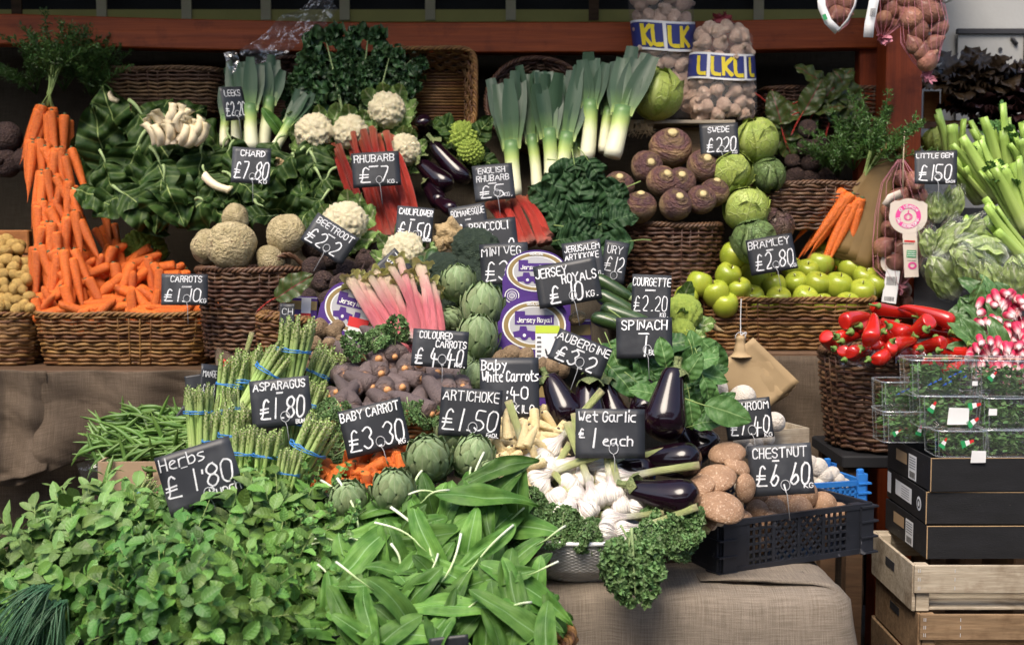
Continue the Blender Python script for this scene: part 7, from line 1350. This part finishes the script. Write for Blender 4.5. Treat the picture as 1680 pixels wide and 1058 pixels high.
# celery
CELL = bigleaf('spinl', 3, w=.7, ruf=.12, rf=5)
def celery(bx, by, tx, ty, w, d, d2, n, label, tops=.5):
    A, B = W(bx, by, d), W(tx, ty, d2); L = (B - A).length; root = link("celery_bunch", None)
    for i in range(n):
        r = w * .42 * math.sqrt((i + .5) / n); a = i * 2.4; mb = MB(); c = Vector((r * math.cos(a), r * math.sin(a), 0)); o_ = c.normalized() * w * U(.15, .4); l = L * U(.75, 1.05)
        pts = [c * .8, c + o_ * .2 + Vector((0, 0, l * .4)), c + o_ * .6 + Vector((0, 0, l * .75)), c + o_ * 1.2 + Vector((0, 0, l))]; k = MB(); R_ = [w * .21, w * .21, w * .18, w * .15]
        k.lathe([(1, t) for t in np.linspace(0, 1, 8)], 18, None, lambda an, t: 1 + .10 * np.cos(6 * an) * (np.sin(an) > -.2) - .25 * (np.sin(an) < -.6)); V = k.V[0]; t = V[:, 2]; C = np.array([[np.interp(u, [0, .4, .75, 1], [p[q] for p in pts]) for q in range(3)] for u in t]); rr = np.interp(t, [0, .4, .75, 1], R_); s2 = math.sin(a - math.pi / 2); c2 = math.cos(a - math.pi / 2); x_, y_ = V[:, 0] * rr, V[:, 1] * rr * .62; k.V[0] = np.stack([x_ * c2 - y_ * s2, x_ * s2 + y_ * c2, 0 * t], 1) + C
        link("stalk", k.mesh("stalk", MT['celery']), root)
    for i in range(int(12 * tops)): a = U(0, 6.28); o = link("leaf", random.choice(CELL), root); o.matrix_world = fr((math.cos(a) * .7, math.sin(a) * .7, 1), (0, -1, .4), (w * .3 * math.cos(a), w * .3 * math.sin(a), L * U(.6, .95))) @ Matrix.Scale(U(.03, .05), 4)
    root.matrix_world = Tm(A) @ aim(B - A, U(0, 6)); return tag(root, label, "celery")
for bx, by, tx, ty, w, d, d2, n, l, tp in [(1570, 300, 1556, 176, .075, 4.2, 4.16, 7, "tall upright celery bunch at the left of the celery", 0), (1660, 330, 1625, 180, .09, 4.1, 4.1, 10, "tall leafy celery bunch leaning left at the back", 1), (1640, 330, 1575, 230, .085, 3.98, 3.98, 8, "celery bunch fanning to the left behind the bagged lettuces", .2), (1690, 380, 1640, 265, .09, 3.9, 3.9, 9, "celery bunch with leaves in the middle of the right edge", 1), (1700, 450, 1600, 345, .085, 3.84, 3.8, 9, "lowest celery bunch with cut ends pointing left", .6), (1700, 300, 1672, 205, .085, 4.04, 4.04, 8, "celery bunch cut off by the right edge", 1), (1610, 330, 1560, 258, .07, 4.04, 4.0, 7, "short celery bunch just right of the little gem sign", 0)]: celery(bx, by, tx, ty, w, d, d2, n, l, tp)
# little gem lettuces in clear bags
GEM = bigleaf('gem', 3, w=.62, ruf=.05, rf=3, droop=(-.5, -.1), n=10)
def gem(x, y, L, a, d, label):
    root = link("bagged_lettuce", None)
    mb = MB(); mb.lathe([(0, 0), (.14, .03), (.19, .3), (.17, .6), (.09, .9), (0, 1)], 14, None, wob(.06, 4)); link("heart", mb.mesh("heart", MT['gem']), root)
    for i in range(9): an = i * 2.4; o = link("leaf", random.choice(GEM), root); o.matrix_world = fr((math.cos(an) * .22, math.sin(an) * .22, 1), (-math.cos(an), -math.sin(an), .2), (math.cos(an) * .13, math.sin(an) * .13, 0)) @ Matrix.Scale(U(.8, 1.05), 4)
    mb = MB(); s_ = U(0, 50); n = 22; G = np.zeros((14, n, 3))
    for i in range(14):
        t = i / 13; r0 = float(np.interp(t, [0, .1, .4, .75, 1], [.12, .24, .31, .32, .2]))
        for j in range(n): an = j * 2 * math.pi / n; r = r0 * (1 + .16 * fnoise(an * 2, t * 5, 1.6, s_) + .1 * fnoise(an * 6, t * 9, 1.5, s_)); G[i, j] = (r * math.cos(an), r * math.sin(an), -.08 + 1.22 * t)
    mb.grid(G, True); link("plastic_bag", mb.mesh("plastic_bag", MT['film'], False), root)
    v = Vector((math.cos(math.radians(a)), -.2, math.sin(math.radians(a)))).normalized(); Lm = mm(L * .88, d); root.matrix_world = Tm(W(x, y, d) - v * Lm * .5) @ aim(v, U(0, 6)) @ Matrix.Scale(Lm, 4); return tag(root, label, "lettuce")
for x, y, L, a, d, l in [(1535, 340, 60, 100, 3.9, "bagged lettuce heart standing just under the little gem sign"), (1562, 335, 64, 80, 3.92, "bagged lettuce heart touching the sign's lower right corner"), (1555, 395, 80, 60, 3.82, "bagged lettuce heart in the middle behind the front ones"), (1525, 400, 62, 110, 3.84, "bagged lettuce heart beside the shallot nets"), (1610, 415, 100, 168, 3.74, "bagged lettuce heart lying across with its cut base to the right"), (1548, 455, 92, 125, 3.72, "bagged lettuce heart pointing down left above the peppers"), (1585, 440, 84, 120, 3.68, "bagged lettuce heart between two others over the radishes"), (1625, 455, 80, 130, 3.66, "bagged lettuce heart above the radish bunch"), (1665, 460, 84, 100, 3.64, "bagged lettuce heart cut by the right edge"), (1590, 380, 70, 40, 3.8, "bagged lettuce heart near the lowest celery")]: gem(x, y, L, a, d, l)
# radishes
def radish_bunch(x, y, d, label, n, seed):
    root = link("radish_bunch", None); c0 = W(x, y, d)
    for i in range(n):
        a = i * 2.4; r = mm(36, d) * math.sqrt((i + .5) / n); c = Vector((r * math.cos(a) * 1.1, U(-.02, .01), r * math.sin(a))); v = Vector((U(-.2, .7) * -1, -.8, -.4 + U(-.4, .3))).normalized(); L = mm(U(22, 30), d); w = mm(U(11, 14.5), d)
        o = link("radish", RADM[i % 3], root); o.matrix_world = Tm(c) @ aim(v, U(0, 6)) @ Matrix.Diagonal((w, w, L, 1))
    for i in range(6): o = link("leaf", random.choice(RDL), root); a = math.radians(U(100, 230)); L = mm(U(55, 80), d); o.matrix_world = fr((math.cos(a), -.1, math.sin(a)), (U(-.4, .4), -1, .5), (0, .03, 0)) @ Matrix.Scale(L, 4)
    root.matrix_world = Tm(c0); return tag(root, label, "radishes")
RADM = []
for _ in range(3):
    mb = MB(); mb.lathe(smooth_prof([(0, 0), (.2, .02), (.45, .15), (.5, .4), (.45, .75), (.3, .93), (.05, 1.0), (.02, 1.15), (0, 1.4)]), 12, None, wob(.04, 2), bend(.2, .1)); RADM.append(mb.mesh("radish", MT['rad']))
for x, y, d, l, n in [(1640, 505, 3.42, "highest bunch of red and white radishes"), (1625, 545, 3.36, "radish bunch in the middle with roots to the front"), (1670, 560, 3.34, "radish bunch cut by the right edge"), (1620, 580, 3.28, "lowest radish bunch behind the salad boxes"), (1680, 510, 3.44, "upper radish bunch at the right edge"), (1660, 590, 3.26, "radish bunch lying against the top salad box")] and [(a[0], a[1], a[2], a[3], 30) for a in [(1640, 505, 3.42, "highest bunch of red and white radishes"), (1625, 545, 3.36, "radish bunch in the middle with roots to the front"), (1670, 560, 3.34, "radish bunch cut by the right edge"), (1620, 580, 3.28, "lowest radish bunch behind the salad boxes"), (1680, 510, 3.44, "upper radish bunch at the right edge"), (1660, 590, 3.26, "radish bunch lying against the top salad box")]]: radish_bunch(x, y, d, l, n, 0)
for i, (x, y) in enumerate(scatter([(1555, 520), (1575, 488), (1625, 480), (1640, 520), (1600, 590), (1575, 570)], 16, 14)): leafp(RDL, SST, x, y, 3.46 + U(-.05, .05), random.gauss(150, 60), U(45, 66), "green radish leaf spreading left of the radishes", "radish leaf", "radish_leaf", "radish leaves", .3)
# peppers
pb = basket(Tm((1.10, 3.5, .905)), "dark round wicker basket full of pointed red peppers", .215, .2, .262, 'wickd', .12, 20, .03, True, .008, .0048)
handle_loop(pb, 'wickd', (.10, -.20, .262), (.205, -.12, .262), .055, .009)
for a, b, w_, d in [((1372, 552), (1395, 585), 26, 3.3), ((1368, 572), (1400, 592), 22, 3.28), ((1412, 572), (1425, 520), 28, 3.26), ((1450, 545), (1420, 530), 28, 3.3), ((1458, 535), (1500, 590), 26, 3.3), ((1465, 560), (1440, 595), 24, 3.26), ((1520, 540), (1480, 570), 30, 3.28), ((1500, 550), (1450, 522), 28, 3.34), ((1440, 502), (1545, 520), 22, 3.44), ((1560, 545), (1470, 510), 28, 3.4), ((1590, 565), (1520, 560), 24, 3.32), ((1580, 540), (1500, 530), 26, 3.42), ((1395, 545), (1440, 530), 28, 3.36), ((1540, 575), (1490, 580), 24, 3.26), ((1480, 590), (1530, 570), 24, 3.3), ((1410, 535), (1480, 525), 26, 3.4), ((1525, 585), (1575, 575), 22, 3.26), ((1430, 560), (1470, 580), 24, 3.32), ((1505, 520), (1570, 530), 22, 3.46), ((1380, 560), (1430, 550), 26, 3.36), ((1425, 590), (1470, 560), 24, 3.25), ((1400, 575), (1440, 570), 26, 3.28), ((1470, 530), (1540, 545), 26, 3.42), ((1535, 555), (1575, 545), 26, 3.38), ((1550, 590), (1590, 575), 24, 3.26), ((1450, 575), (1500, 560), 26, 3.28), ((1385, 590), (1420, 580), 22, 3.26), ((1510, 572), (1555, 560), 24, 3.3)]:
    span(random.choice(PEP), W(*a, d - .04), W(*b, d + .05), mm(w_, d), "glossy pointed red pepper heaped in the dark round basket", "red peppers")
film("plastic_liner", "crumpled clear liner at the front rim of the pepper basket", front(W(1415, 588, 3.26), 4, 20), mm(78, 3.26), mm(28, 3.26), .02, 16, 18); film("plastic_liner", "clear liner fold at the right of the pepper basket rim", front(W(1490, 586, 3.26), 10, 20), mm(50, 3.26), mm(24, 3.26), .02, 16, 14)
root = link("basket_stand", None); mb = MB(); mb.box((.90, 3.33, .865), (1.30, 3.68, .899), None, .004); link("top", mb.mesh("top", MT['dark'], False), root)
for x, y in ((.92, 3.35), (1.25, 3.35), (.92, 3.63), (1.25, 3.63)): mb = MB(); mb.box((x, y, 0), (x + .045, y + .045, .864)); link("leg", mb.mesh("leg", MT['brownw'], False), root)
tag(root, "dark wooden stand under the red pepper basket", "stand"); boxthing("floor_plank", (X(1378, 3.25), 3.2, .25), (X(1440, 3.25), 3.4, .36), 'brownw', "dim plank end low in the gap beside the wooden crates", "plank", b=.004)
# clear salad boxes
SH = []
for _ in range(3):
    mb = MB()
    for k in range(330):
        c = (U(-.4, .4), U(-.42, .42), U(.05, .75)); mb.leaf(fr(rdir(), rdir(), c), U(.1, .26), U(.04, .10), U(-1, 1.2), .3, .1, 2, 4, 2)
    SH.append(mb.mesh("salad_leaves", lmat("salad_leaf", (.07, .15, .04), (.12, .21, .06), None, isl=.4) if not SH else SH[0].materials[0]))
def salad(x0, y0, x1, y1, d, label, w, h, dp, marks=()):
    root = link("salad_box", None); o = link("salad_leaves", random.choice(SH), root); o.matrix_world = Matrix.Diagonal((w * .9, dp * .9, h, 1))
    def shell(mb, x, y, z0, z1, rnd=.014, fl=1.0):
        X_, Y_, _, _ = outline(x, y, False, 40); L_ = [(.93, z0), (.95, z0 + .003), (.985, z1 - .006), (1.0, z1 - .002), (1.0, z1), (.96, z1 + .002), (.0, z1 + .0025)]; G = np.zeros((len(L_), 40, 3))
        for i, (s_, z) in enumerate(L_): G[i, :, 0] = X_ * s_; G[i, :, 1] = Y_ * s_; G[i, :, 2] = z + (.002 * np.sin(np.arange(40)) if 1 < i < 4 else 0)
        mb.grid(G, True)
    mb = MB(); shell(mb, w / 2, dp / 2, 0, h); link("clear_tub", mb.mesh("clear_tub", MT['clear']), root)
    mb = MB(); X_, Y_, Nn, _ = outline(w / 2, dp / 2, False, 40); mb.tube([(X_[i] * 1.01, Y_[i] * 1.01, h) for i in list(range(40)) + [0]], .0022, 5, False); mb.tube([(X_[i] * .95, Y_[i] * .95, .003) for i in list(range(40)) + [0]], .0014, 5, False); [mb.tube([(X_[i] * .93, Y_[i] * .93, 0), (X_[i], Y_[i], h)], .0013, 5, False) for i in (4, 5, 15, 16, 24, 25, 35, 36)]; link("rim", mb.mesh("rim", MT['rim']), root)
    mb = MB(); P = np.zeros((14, 18, 3)); s_ = U(0, 40)
    for i in range(14):
        for j in range(18): P[i, j] = ((j / 17 - .5) * w * .97, -dp / 2 - .004 - .005 * abs(fnoise(j, i, .17, s_)), h * .04 + i / 13 * h * .92)
    mb.grid(P); link("cling_film", mb.mesh("cling_film", MT['film'], False), root)
    for m_ in marks:
        kd, mx, my, s_ = m_[:4]; r_ = m_[4] if len(m_) > 4 else 0; y_ = -dp / 2 - .013; T_ = Tm((mx * w, y_, my * h)) @ Matrix.Rotation(math.pi / 2, 4, 'X') @ Matrix.Rotation(r_, 4, 'Z')
        if kd == 'flag':
            for q, c_ in enumerate(('green_p', 'white', 'red')): o = layer(root, c_.replace('_p', '') + "_stripe", c_, lambda m, q=q: poly(m, [(-s_ / 2 + q * s_ / 3, -s_ * .3 + .003 * q), (-s_ / 2 + (q + 1) * s_ / 3, -s_ * .3 + .003 * q + .002), (-s_ / 2 + (q + 1) * s_ / 3, s_ * .3 - .002 * q), (-s_ / 2 + q * s_ / 3, s_ * .3 - .002 * q)], 0)); o.matrix_world = T_
        elif kd == 'white': o = layer(root, "paper_label", 'white', lambda m: poly(m, [(-s_ / 2, -s_ * .4), (s_ / 2, -s_ * .38), (s_ * .52, s_ * .4), (-s_ * .42, s_ * .42)], 0)); o.matrix_world = T_
        elif kd == 'blue': o = layer(root, "blue_print", 'bluep', lambda m: [poly(m, [(-s_ / 2 + .012 * k, -s_ * .1 + .006 * (k % 3)), (-s_ / 2 + .012 * k + .011, -s_ * .04 + .006 * (k % 3)), (-s_ / 2 + .012 * k + .009, s_ * .04 + .006 * (k % 3))], 0) for k in range(int(s_ / .012))]); o.matrix_world = T_
        elif kd == 'top': o = layer(root, "orange_stripe", 'orange', lambda m: quad(m, -w * .28, -.012, w * .28, -.002, 0)); o.matrix_world = Tm((0, -dp / 2 + .02, h + .0045)); o = layer(root, "white_stripe", 'white', lambda m: quad(m, -w * .28, -.002, w * .28, .006, 0)); o.matrix_world = Tm((0, -dp / 2 + .02, h + .0045))
    b = W((x0 + x1) / 2, y1, d); root.matrix_world = Tm((b.x, d + dp / 2, b.z)) @ Matrix.Rotation(U(-.06, .06) - .04, 4, 'Z'); return tag(root, label, "salad box")
for a in [(1447, 728, 1545, 728, 2.98, "clear salad box lowest at the left above the black cartons", .145, .078, .11, (('flag', -.28, .38, .022, .5), ('flag', .1, .45, .026, 1.2))), (1455, 683, 1518, 683, 3.06, "clear salad box in the middle row at the back left", .12, .085, .11, (('flag', .2, .6, .02), ('blue', -.1, .7, .04))), (1540, 752, 1622, 752, 2.86, "clear salad box with a white label lowest in the middle", .125, .064, .12, (('flag', .05, .6, .03, .3), ('white', .25, .1, .035), ('flag', -.38, .6, .026, 1.0))), (1616, 752, 1710, 752, 2.86, "clear salad box lowest at the right edge", .14, .066, .12, (('flag', .3, .6, .02),)), (1510, 704, 1616, 704, 2.92, "clear salad box with a big square white label in the middle", .152, .078, .12, (('white', .08, .42, .05), ('flag', .32, .25, .03, .6), ('flag', .33, .75, .03, .2), ('flag', -.3, .7, .028, 1.0))), (1617, 706, 1712, 706, 2.92, "clear salad box in the middle row at the right edge", .14, .076, .12, (('white', -.4, .6, .02),)), (1493, 652, 1608, 652, 2.98, "clear salad box with blue print on top of the stack at the left", .168, .09, .12, (('blue', -.1, .4, .06), ('blue', .15, .6, .05), ('white', .4, .4, .014), ('top', 0, 0, 0))), (1607, 652, 1705, 652, 2.96, "clear salad box on top of the stack with a green and red flag mark", .15, .088, .12, (('flag', -.25, .6, .026, .8), ('top', 0, 0, 0)))]: salad(*a)
# black cartons and wooden crates
def carton(x0, y0, z0, w, dp, h, rot, label, kind_, mt='blackc'):
    root = link("carton", None); mb = MB(); t = .004
    mb.box((0, 0, 0), (w, dp, t)); mb.box((0, 0, t), (w, t, h - .001)); mb.box((0, t, t), (t, dp - t, h)); mb.box((w - t, t, t), (w, dp - t, h)); mb.box((0, dp - t, t), (w, dp, h)); link("carton_body", mb.mesh("carton_body", MT[mt], False), root)
    layer(root, "raw_edge", 'edge', lambda m: [m.box((-.0006, -.0006, 0), (.0016, .0016, h)), m.box((0, -.0004, h - .0008), (w, .0044, h + .0002))])
    mb = MB(); hx = w * .42; mb.box((hx, -.0008, h * .78), (hx + .075, .003, h + .0012)); mb.box((hx - .028, -.0008, h * .32), (hx - .015, .003, h * .66)); link("hand_hole", mb.mesh("hand_hole", MT['ink'], False), root); layer(root, "hole_edge", 'edge', lambda m: [m.box((hx - .002, -.0006, h * .76), (hx + .077, .0, h * .78)), m.box((hx - .03, -.0005, h * .30), (hx - .013, .0, h * .32)), m.box((hx - .03, -.0005, h * .66), (hx - .013, .0, h * .68))])
    def sidep(y0_, z0_, y1_, z1_, e): return lambda m: m.add([(-e, y0_, z0_), (-e, y1_, z0_), (-e, y1_, z1_), (-e, y0_, z1_)], [(0, 3, 2, 1)])
    if kind_ == 0: layer(root, "paper_label", 'white', sidep(dp * .30, h * .05, dp * .48, h * .82, .0012)); layer(root, "brown_print", 'edge', sidep(dp * .52, h * .42, dp * .78, h * .78, .0012)); layer(root, "label_print", 'ink', lambda m: [m.add([(-.0018, dp * (.33 + .014 * k), h * .1), (-.0018, dp * (.338 + .014 * k), h * .1), (-.0018, dp * (.338 + .014 * k), h * .3), (-.0018, dp * (.33 + .014 * k), h * .3)], [(0, 3, 2, 1)]) for k in range(9)] + [m.add([(-.0018, dp * .32, h * (.4 + .08 * k)), (-.0018, dp * .46, h * (.4 + .08 * k)), (-.0018, dp * .46, h * (.42 + .08 * k)), (-.0018, dp * .32, h * (.42 + .08 * k))], [(0, 3, 2, 1)]) for k in range(5)])
    else:
        layer(root, "paper_label", 'white', sidep(dp * .34, h * .3, dp * .76, h * .8, .0012)); layer(root, "small_label", 'white', sidep(dp * .88, h * .2, dp * .98, h * .9, .0012)); layer(root, "label_print", 'ink', lambda m: [m.add([(-.0018, dp * .40, h * (.38 + .08 * k)), (-.0018, dp * .60, h * (.38 + .08 * k)), (-.0018, dp * .60, h * (.395 + .08 * k)), (-.0018, dp * .40, h * (.395 + .08 * k))], [(0, 3, 2, 1)]) for k in range(5)])
        def rnd_(m): a = np.linspace(0, 2 * np.pi, 24); m.add([(-.0012, dp * .16 + .017 * math.cos(q), h * .5 + .017 * math.sin(q)) for q in a[:-1]], [list(range(23))[::-1]])
        layer(root, "round_mark", 'white', rnd_); layer(root, "round_print", 'ink', lambda m: m.add([(-.002, dp * .16 + .011 * math.cos(q), h * .5 + .011 * math.sin(q)) for q in np.linspace(0, 6.28, 24)[:-1]] + [(-.002, dp * .16 + .007 * math.cos(q), h * .5 + .007 * math.sin(q)) for q in np.linspace(0, 6.28, 24)[:-1]], [[i, (i + 1) % 23, 23 + (i + 1) % 23, 23 + i][::-1] for i in range(23)]))
    root.matrix_world = Tm((x0, y0, z0)) @ Matrix.Rotation(rot, 4, 'Z'); return tag(root, label, "carton")
yb = 2.85; xl = X(1532, yb)
carton(xl + .004, yb, Z(806, yb), .62, .31, .078, .02, "topmost black cardboard carton under the salad boxes", 0); carton(xl - .003, yb + .006, Z(860, yb), .62, .31, .075, -.01, "middle black cardboard carton with a round white mark", 1); carton(xl - .002, yb - .002, Z(916, yb), .62, .31, .077, 0.01, "lowest black cardboard carton on the wooden crates", 0)
def wcrate(x0, y0, z1, w, dp, slat, legh, label, mts, kind_=0):
    root = link("wooden_crate", None); t = .008
    def bd(name, lo, hi, mt): mb = MB(); mb.box(lo, hi, None, .0012); return link(name, mb.mesh(name, MT[mt], False), root)
    bd("front_slat", (0, 0, -slat), (w, t, 0), mts[0]); bd("back_slat", (0, dp - t, -slat), (w, dp, 0), mts[1]); bd("end_board", (-.002, t + .001, -slat - legh), (t - .002, dp - t - .001, -.001), mts[1]); bd("end_board", (w - t, t + .001, -slat - legh), (w, dp - t - .001, -.001), mts[1])
    for x in (t, w - .04): 
        for y_ in (t + .001, dp - t - .031): bd("corner_block", (x, y_, -slat - legh), (x + .03, y_ + .03, -.002), mts[1])
    for k in range(4): bd("floor_slat", (t, .012 + k * dp / 4, -slat - legh + .002), (w - t, dp / 4 * (k + 1) - .006, -slat - legh + .008), mts[1])
    bd("floor_rail", (.002, -.001, -slat - legh - .001), (w, .006, -slat - legh + .001), mts[1]) if False else None
    st = MB()
    for x in (.008, .012, w * .14, w * .5): 
        for z in (-.012, -slat * .5, -slat + .012): st.box((x, -.0012, z - .004), (x + .0012, .0003, z + .004))
    link("staples", st.mesh("staples", MT['wire'], False), root)
    ho = MB(); ho.box((-.0035, dp * .42, -slat * .82), (-.0018, dp * .62, -slat * .5), None, .0004); link("hand_hole", ho.mesh("hand_hole", MT['ink'], False), root)
    root.matrix_world = Tm((x0, y0, z1)); return tag(root, label, "crate")
yc = 2.80; zt_ = Z(919, yc); xc = X(1512, yc)
wcrate(xc, yc, Z(916, yb) - .003, .66, .34, .065, .045, "top pale wooden crate carrying the black cartons", ('pale', 'pale')); z2 = Z(916, yb) - .003 - .112; wcrate(xc + .012, yc - .01, z2, .66, .35, .06, .05, "second wooden crate, stained brown on its front slat", ('old', 'old')); wcrate(xc + .004, yc - .005, z2 - .112, .66, .35, .06, .05, "bottom wooden crate of the stack at the right edge", ('pale', 'old'), 1); wcrate(xc + .006, yc, z2 - .224, .66, .35, .07, .05, "wooden crate standing lower in the stack, mostly out of view", ('pale', 'old')); boxthing("crate_pallet", (xc, yc + .01, 0), (xc + .66, yc + .36, z2 - .35), 'old', "old pallet under the stack of wooden crates", "pallet", b=.003)
# ================================================================== PRICE SIGNS
SG = [
 (303, 475, 74, 52, -1, 3.58, [("CARROTS", .2, .74, .66, .19), ("=", .44, .56, .2, .08), ("£1.10", .06, .12, .76, .40), ("KG", .83, .08, .13, .13)], "price sign reading CARROTS £1.10 on the carrot basket"),
 (384, 170, 40, 56, 6, 4.12, [("LEEKS", .15, .72, .7, .18), ("£2.20", .06, .14, .85, .40)], "narrow price sign reading LEEKS £2.20 turned sideways"),
 (412, 272, 62, 60, -3, 3.74, [("CHARD", .22, .76, .62, .16), ("£7.80", .06, .14, .86, .46), ("KG", .72, .02, .2, .10)], "price sign reading CHARD £7.80 before the left leeks"),
 (617, 278, 78, 58, 4, 3.84, [("RHUBARB", .06, .72, .82, .20), ("=", .36, .56, .18, .07), ("£ 7", .14, .14, .6, .44), ("KG.", .72, .08, .2, .10)], "price sign reading RHUBARB £7 in front of the red stalks"),
 (810, 299, 66, 60, 6, 3.78, [("ENGLISH", .14, .76, .66, .15), ("RHUBARB", .08, .54, .8, .16), ("=", .36, .45, .2, .06), ("£5", .12, .08, .58, .34), ("KG.", .72, .08, .2, .10)], "price sign reading ENGLISH RHUBARB £5"),
 (1180, 229, 62, 54, 3, 4.0, [("SWEDE", .22, .72, .54, .17), ("£220", .16, .12, .74, .44), ("KG", .82, .04, .12, .09)], "price sign reading SWEDE £220 above the swedes"),
 (1535, 275, 66, 56, 0, 3.86, [("LITTLE GEM", .04, .78, .86, .14), ("£150", .1, .12, .74, .46), ("EACH", .74, .04, .2, .07)], "price sign reading LITTLE GEM £150 left of the celery"),
 (541, 392, 80, 54, -33, 3.56, [("BEETROOT", .08, .72, .84, .19), ("=", .42, .58, .16, .06), ("£2.2", .06, .1, .70, .46)], "price sign reading BEETROOT £2.2 tilted steeply"),
 (680, 368, 60, 58, -5, 3.58, [("CAULIFLOWER", .06, .76, .9, .17), ("=", .38, .60, .12, .07), ("£1.50", .06, .12, .84, .42), ("EACH", .76, .04, .2, .08)], "price sign reading CAULIFLOWER £1.50"),
 (770, 366, 60, 60, 10, 3.62, [("ROMANESQUE", .05, .72, .9, .17), ("=", .4, .58, .16, .07), ("£", .1, .1, .22, .4)], "price sign reading ROMANESQUE half hidden by another sign"),
 (805, 392, 88, 66, 6, 3.55, [("BROCCOLI", .12, .72, .72, .2), ("=", .4, .58, .14, .05), (".0", .7, .1, .2, .36)], "price sign reading BROCCOLI behind the broccoli head"),
 (828, 432, 80, 68, 4, 3.25, [("MINI VEG", .04, .70, .80, .20), ("£3.5", .08, .10, .84, .46)], "price sign reading MINI VEG £3.5"),
 (957, 428, 64, 66, 8, 3.42, [("JERUSALEM", .05, .76, .9, .15), ("ARTICKOKE", .04, .54, .86, .16), ("£1.20", .1, .12, .7, .3), ("KG.", .76, .1, .2, .1)], "price sign reading JERUSALEM ARTICKOKE"),
 (1008, 430, 40, 70, -8, 3.46, [("URY", .15, .70, .6, .18), ("£12", .1, .28, .75, .34)], "small dim price sign reading £12 beside the artichoke one"),
 (931, 464, 104, 72, 10, 3.06, [("JERSEY", .02, .70, .50, .2), ("ROYALS", .42, .50, .54, .2), ("£ 10", .18, .08, .52, .40), ("KG.", .76, .10, .18, .13)], "price sign reading JERSEY ROYALS £10 before the purple carton"),
 (1068, 497, 64, 94, -2, 3.1, [("COURGETTE", .02, .80, .96, .14), ("=", .34, .70, .26, .06), ("£2.20", .06, .36, .84, .26), ("KG.", .74, .26, .2, .07)], "upright price sign reading COURGETTE £2.20"),
 (1057, 554, 92, 68, 1, 2.84, [("SPINACH", .10, .70, .80, .22), ("=", .40, .58, .18, .06), ("1", .46, .06, .04, .48), ("BUNCH", .58, .08, .3, .12)], "price sign reading SPINACH above the spinach leaves"),
 (722, 572, 92, 62, -4, 2.84, [("COLOURED", .12, .76, .58, .18), ("CARROTS", .42, .54, .54, .18), ("£ 4.40", .06, .08, .84, .42), ("KG.", .78, .04, .18, .10)], "price sign reading COLOURED CARROTS £4.40"),
 (952, 580, 94, 54, -22, 2.76, [("AUBERGINE", .02, .68, .96, .24), ("=", .42, .56, .14, .07), ("£3.2", .10, .08, .7, .46)], "price sign reading AUBERGINE £3.2 tilted above the aubergines"),
 (836, 635, 98, 98, 1, 2.74, [("Baby", .03, .80, .42, .16), ("White Carrots", .04, .60, .94, .17), (":40", .42, .30, .38, .20), ("KILO", .58, .06, .32, .13)], "tall price sign reading Baby White Carrots :40 KILO"),
 (461, 660, 98, 80, 5, 2.60, [("ASPARAGUS", .06, .78, .86, .16), ("=", .44, .68, .1, .06), ("£1.80", .14, .18, .72, .42), ("BUNCH", .72, .04, .24, .08)], "price sign reading ASPARAGUS £1.80"),
 (614, 702, 106, 80, 13, 2.58, [("BABY CARROT", .02, .76, .92, .18), ("£3.30", .06, .12, .86, .44), ("KG.", .82, .06, .15, .10)], "price sign reading BABY CARROT £3.30"),
 (772, 677, 102, 80, -4, 2.60, [("ARTICHOKE", .04, .74, .90, .20), ("£1.50", .04, .14, .88, .42), ("EACH.", .78, .02, .19, .08)], "price sign reading ARTICHOKE £1.50"),
 (1001, 711, 115, 82, 0, 2.56, [("Wet Garlic", .04, .74, .82, .20), ("£", .05, .42, .08, .18), ("1", .23, .22, .03, .38), ("each", .40, .26, .42, .19)], "price sign reading Wet Garlic £1 each"),
 (1228, 687, 76, 66, 7, 2.84, [("MUSHROOM", .03, .72, .92, .19), ("£7.40", .08, .12, .82, .42), ("KG", .80, .02, .16, .09)], "price sign reading MUSHROOM partly behind a spinach leaf"),
 (1281, 770, 104, 84, 5, 2.62, [("CHESTNUT", .08, .74, .84, .19), ("=", .38, .66, .1, .05), ("£6,60", .10, .20, .82, .40), ("KG", .84, .12, .14, .09)], "price sign reading CHESTNUT £6,60"),
 (1266, 417, 76, 60, 10, 3.76, [("BRAMLEY", .04, .72, .88, .20), ("=", .4, .60, .14, .06), ("£2.80", .12, .12, .80, .44), ("KG", .84, .06, .13, .08)], "price sign reading BRAMLEY £2.80 on the apples"),
 (328, 780, 126, 100, 16, 2.38, [("Herbs", .04, .74, .58, .20), ("-", .30, .68, .08, .06), ("£ 1'80", .02, .28, .88, .36), ("Bunch", .56, .10, .40, .16)], "large tilted price sign reading Herbs £1'80 Bunch"),
 (343, 638, 30, 82, -10, 2.94, [("MANGE", .1, .74, .8, .14), ("£3.8", .1, .34, .7, .26)], "narrow sideways price sign behind the upright asparagus"),
 (318, 627, 28, 24, 8, 3.0, [], "blank dark sign corner left of the narrow sideways sign"),
 (471, 518, 24, 40, -2, 3.1, [("CH", .15, .55, .7, .25)], "sign corner showing only CH behind the highest asparagus"),
 (640, 444, 62, 46, 42, 3.34, [("51", .62, .66, .3, .2)], "plain sign turned on its corner behind the pink rhubarb"),
 (738, 1066, 66, 46, 6, 2.10, [], "blank black sign at the bottom edge in the wild garlic"),
 (300, 688, 26, 40, -35, 2.88, [], "dark sign edge behind the green beans")]
for s_ in SG:
    a = dict(yaw=38 if s_[0] in (384, 343) else None); sign(*s_, t=U(.78, 1.05), ring=(.05, -.42) if len(s_[6]) > 1 else None, **a)
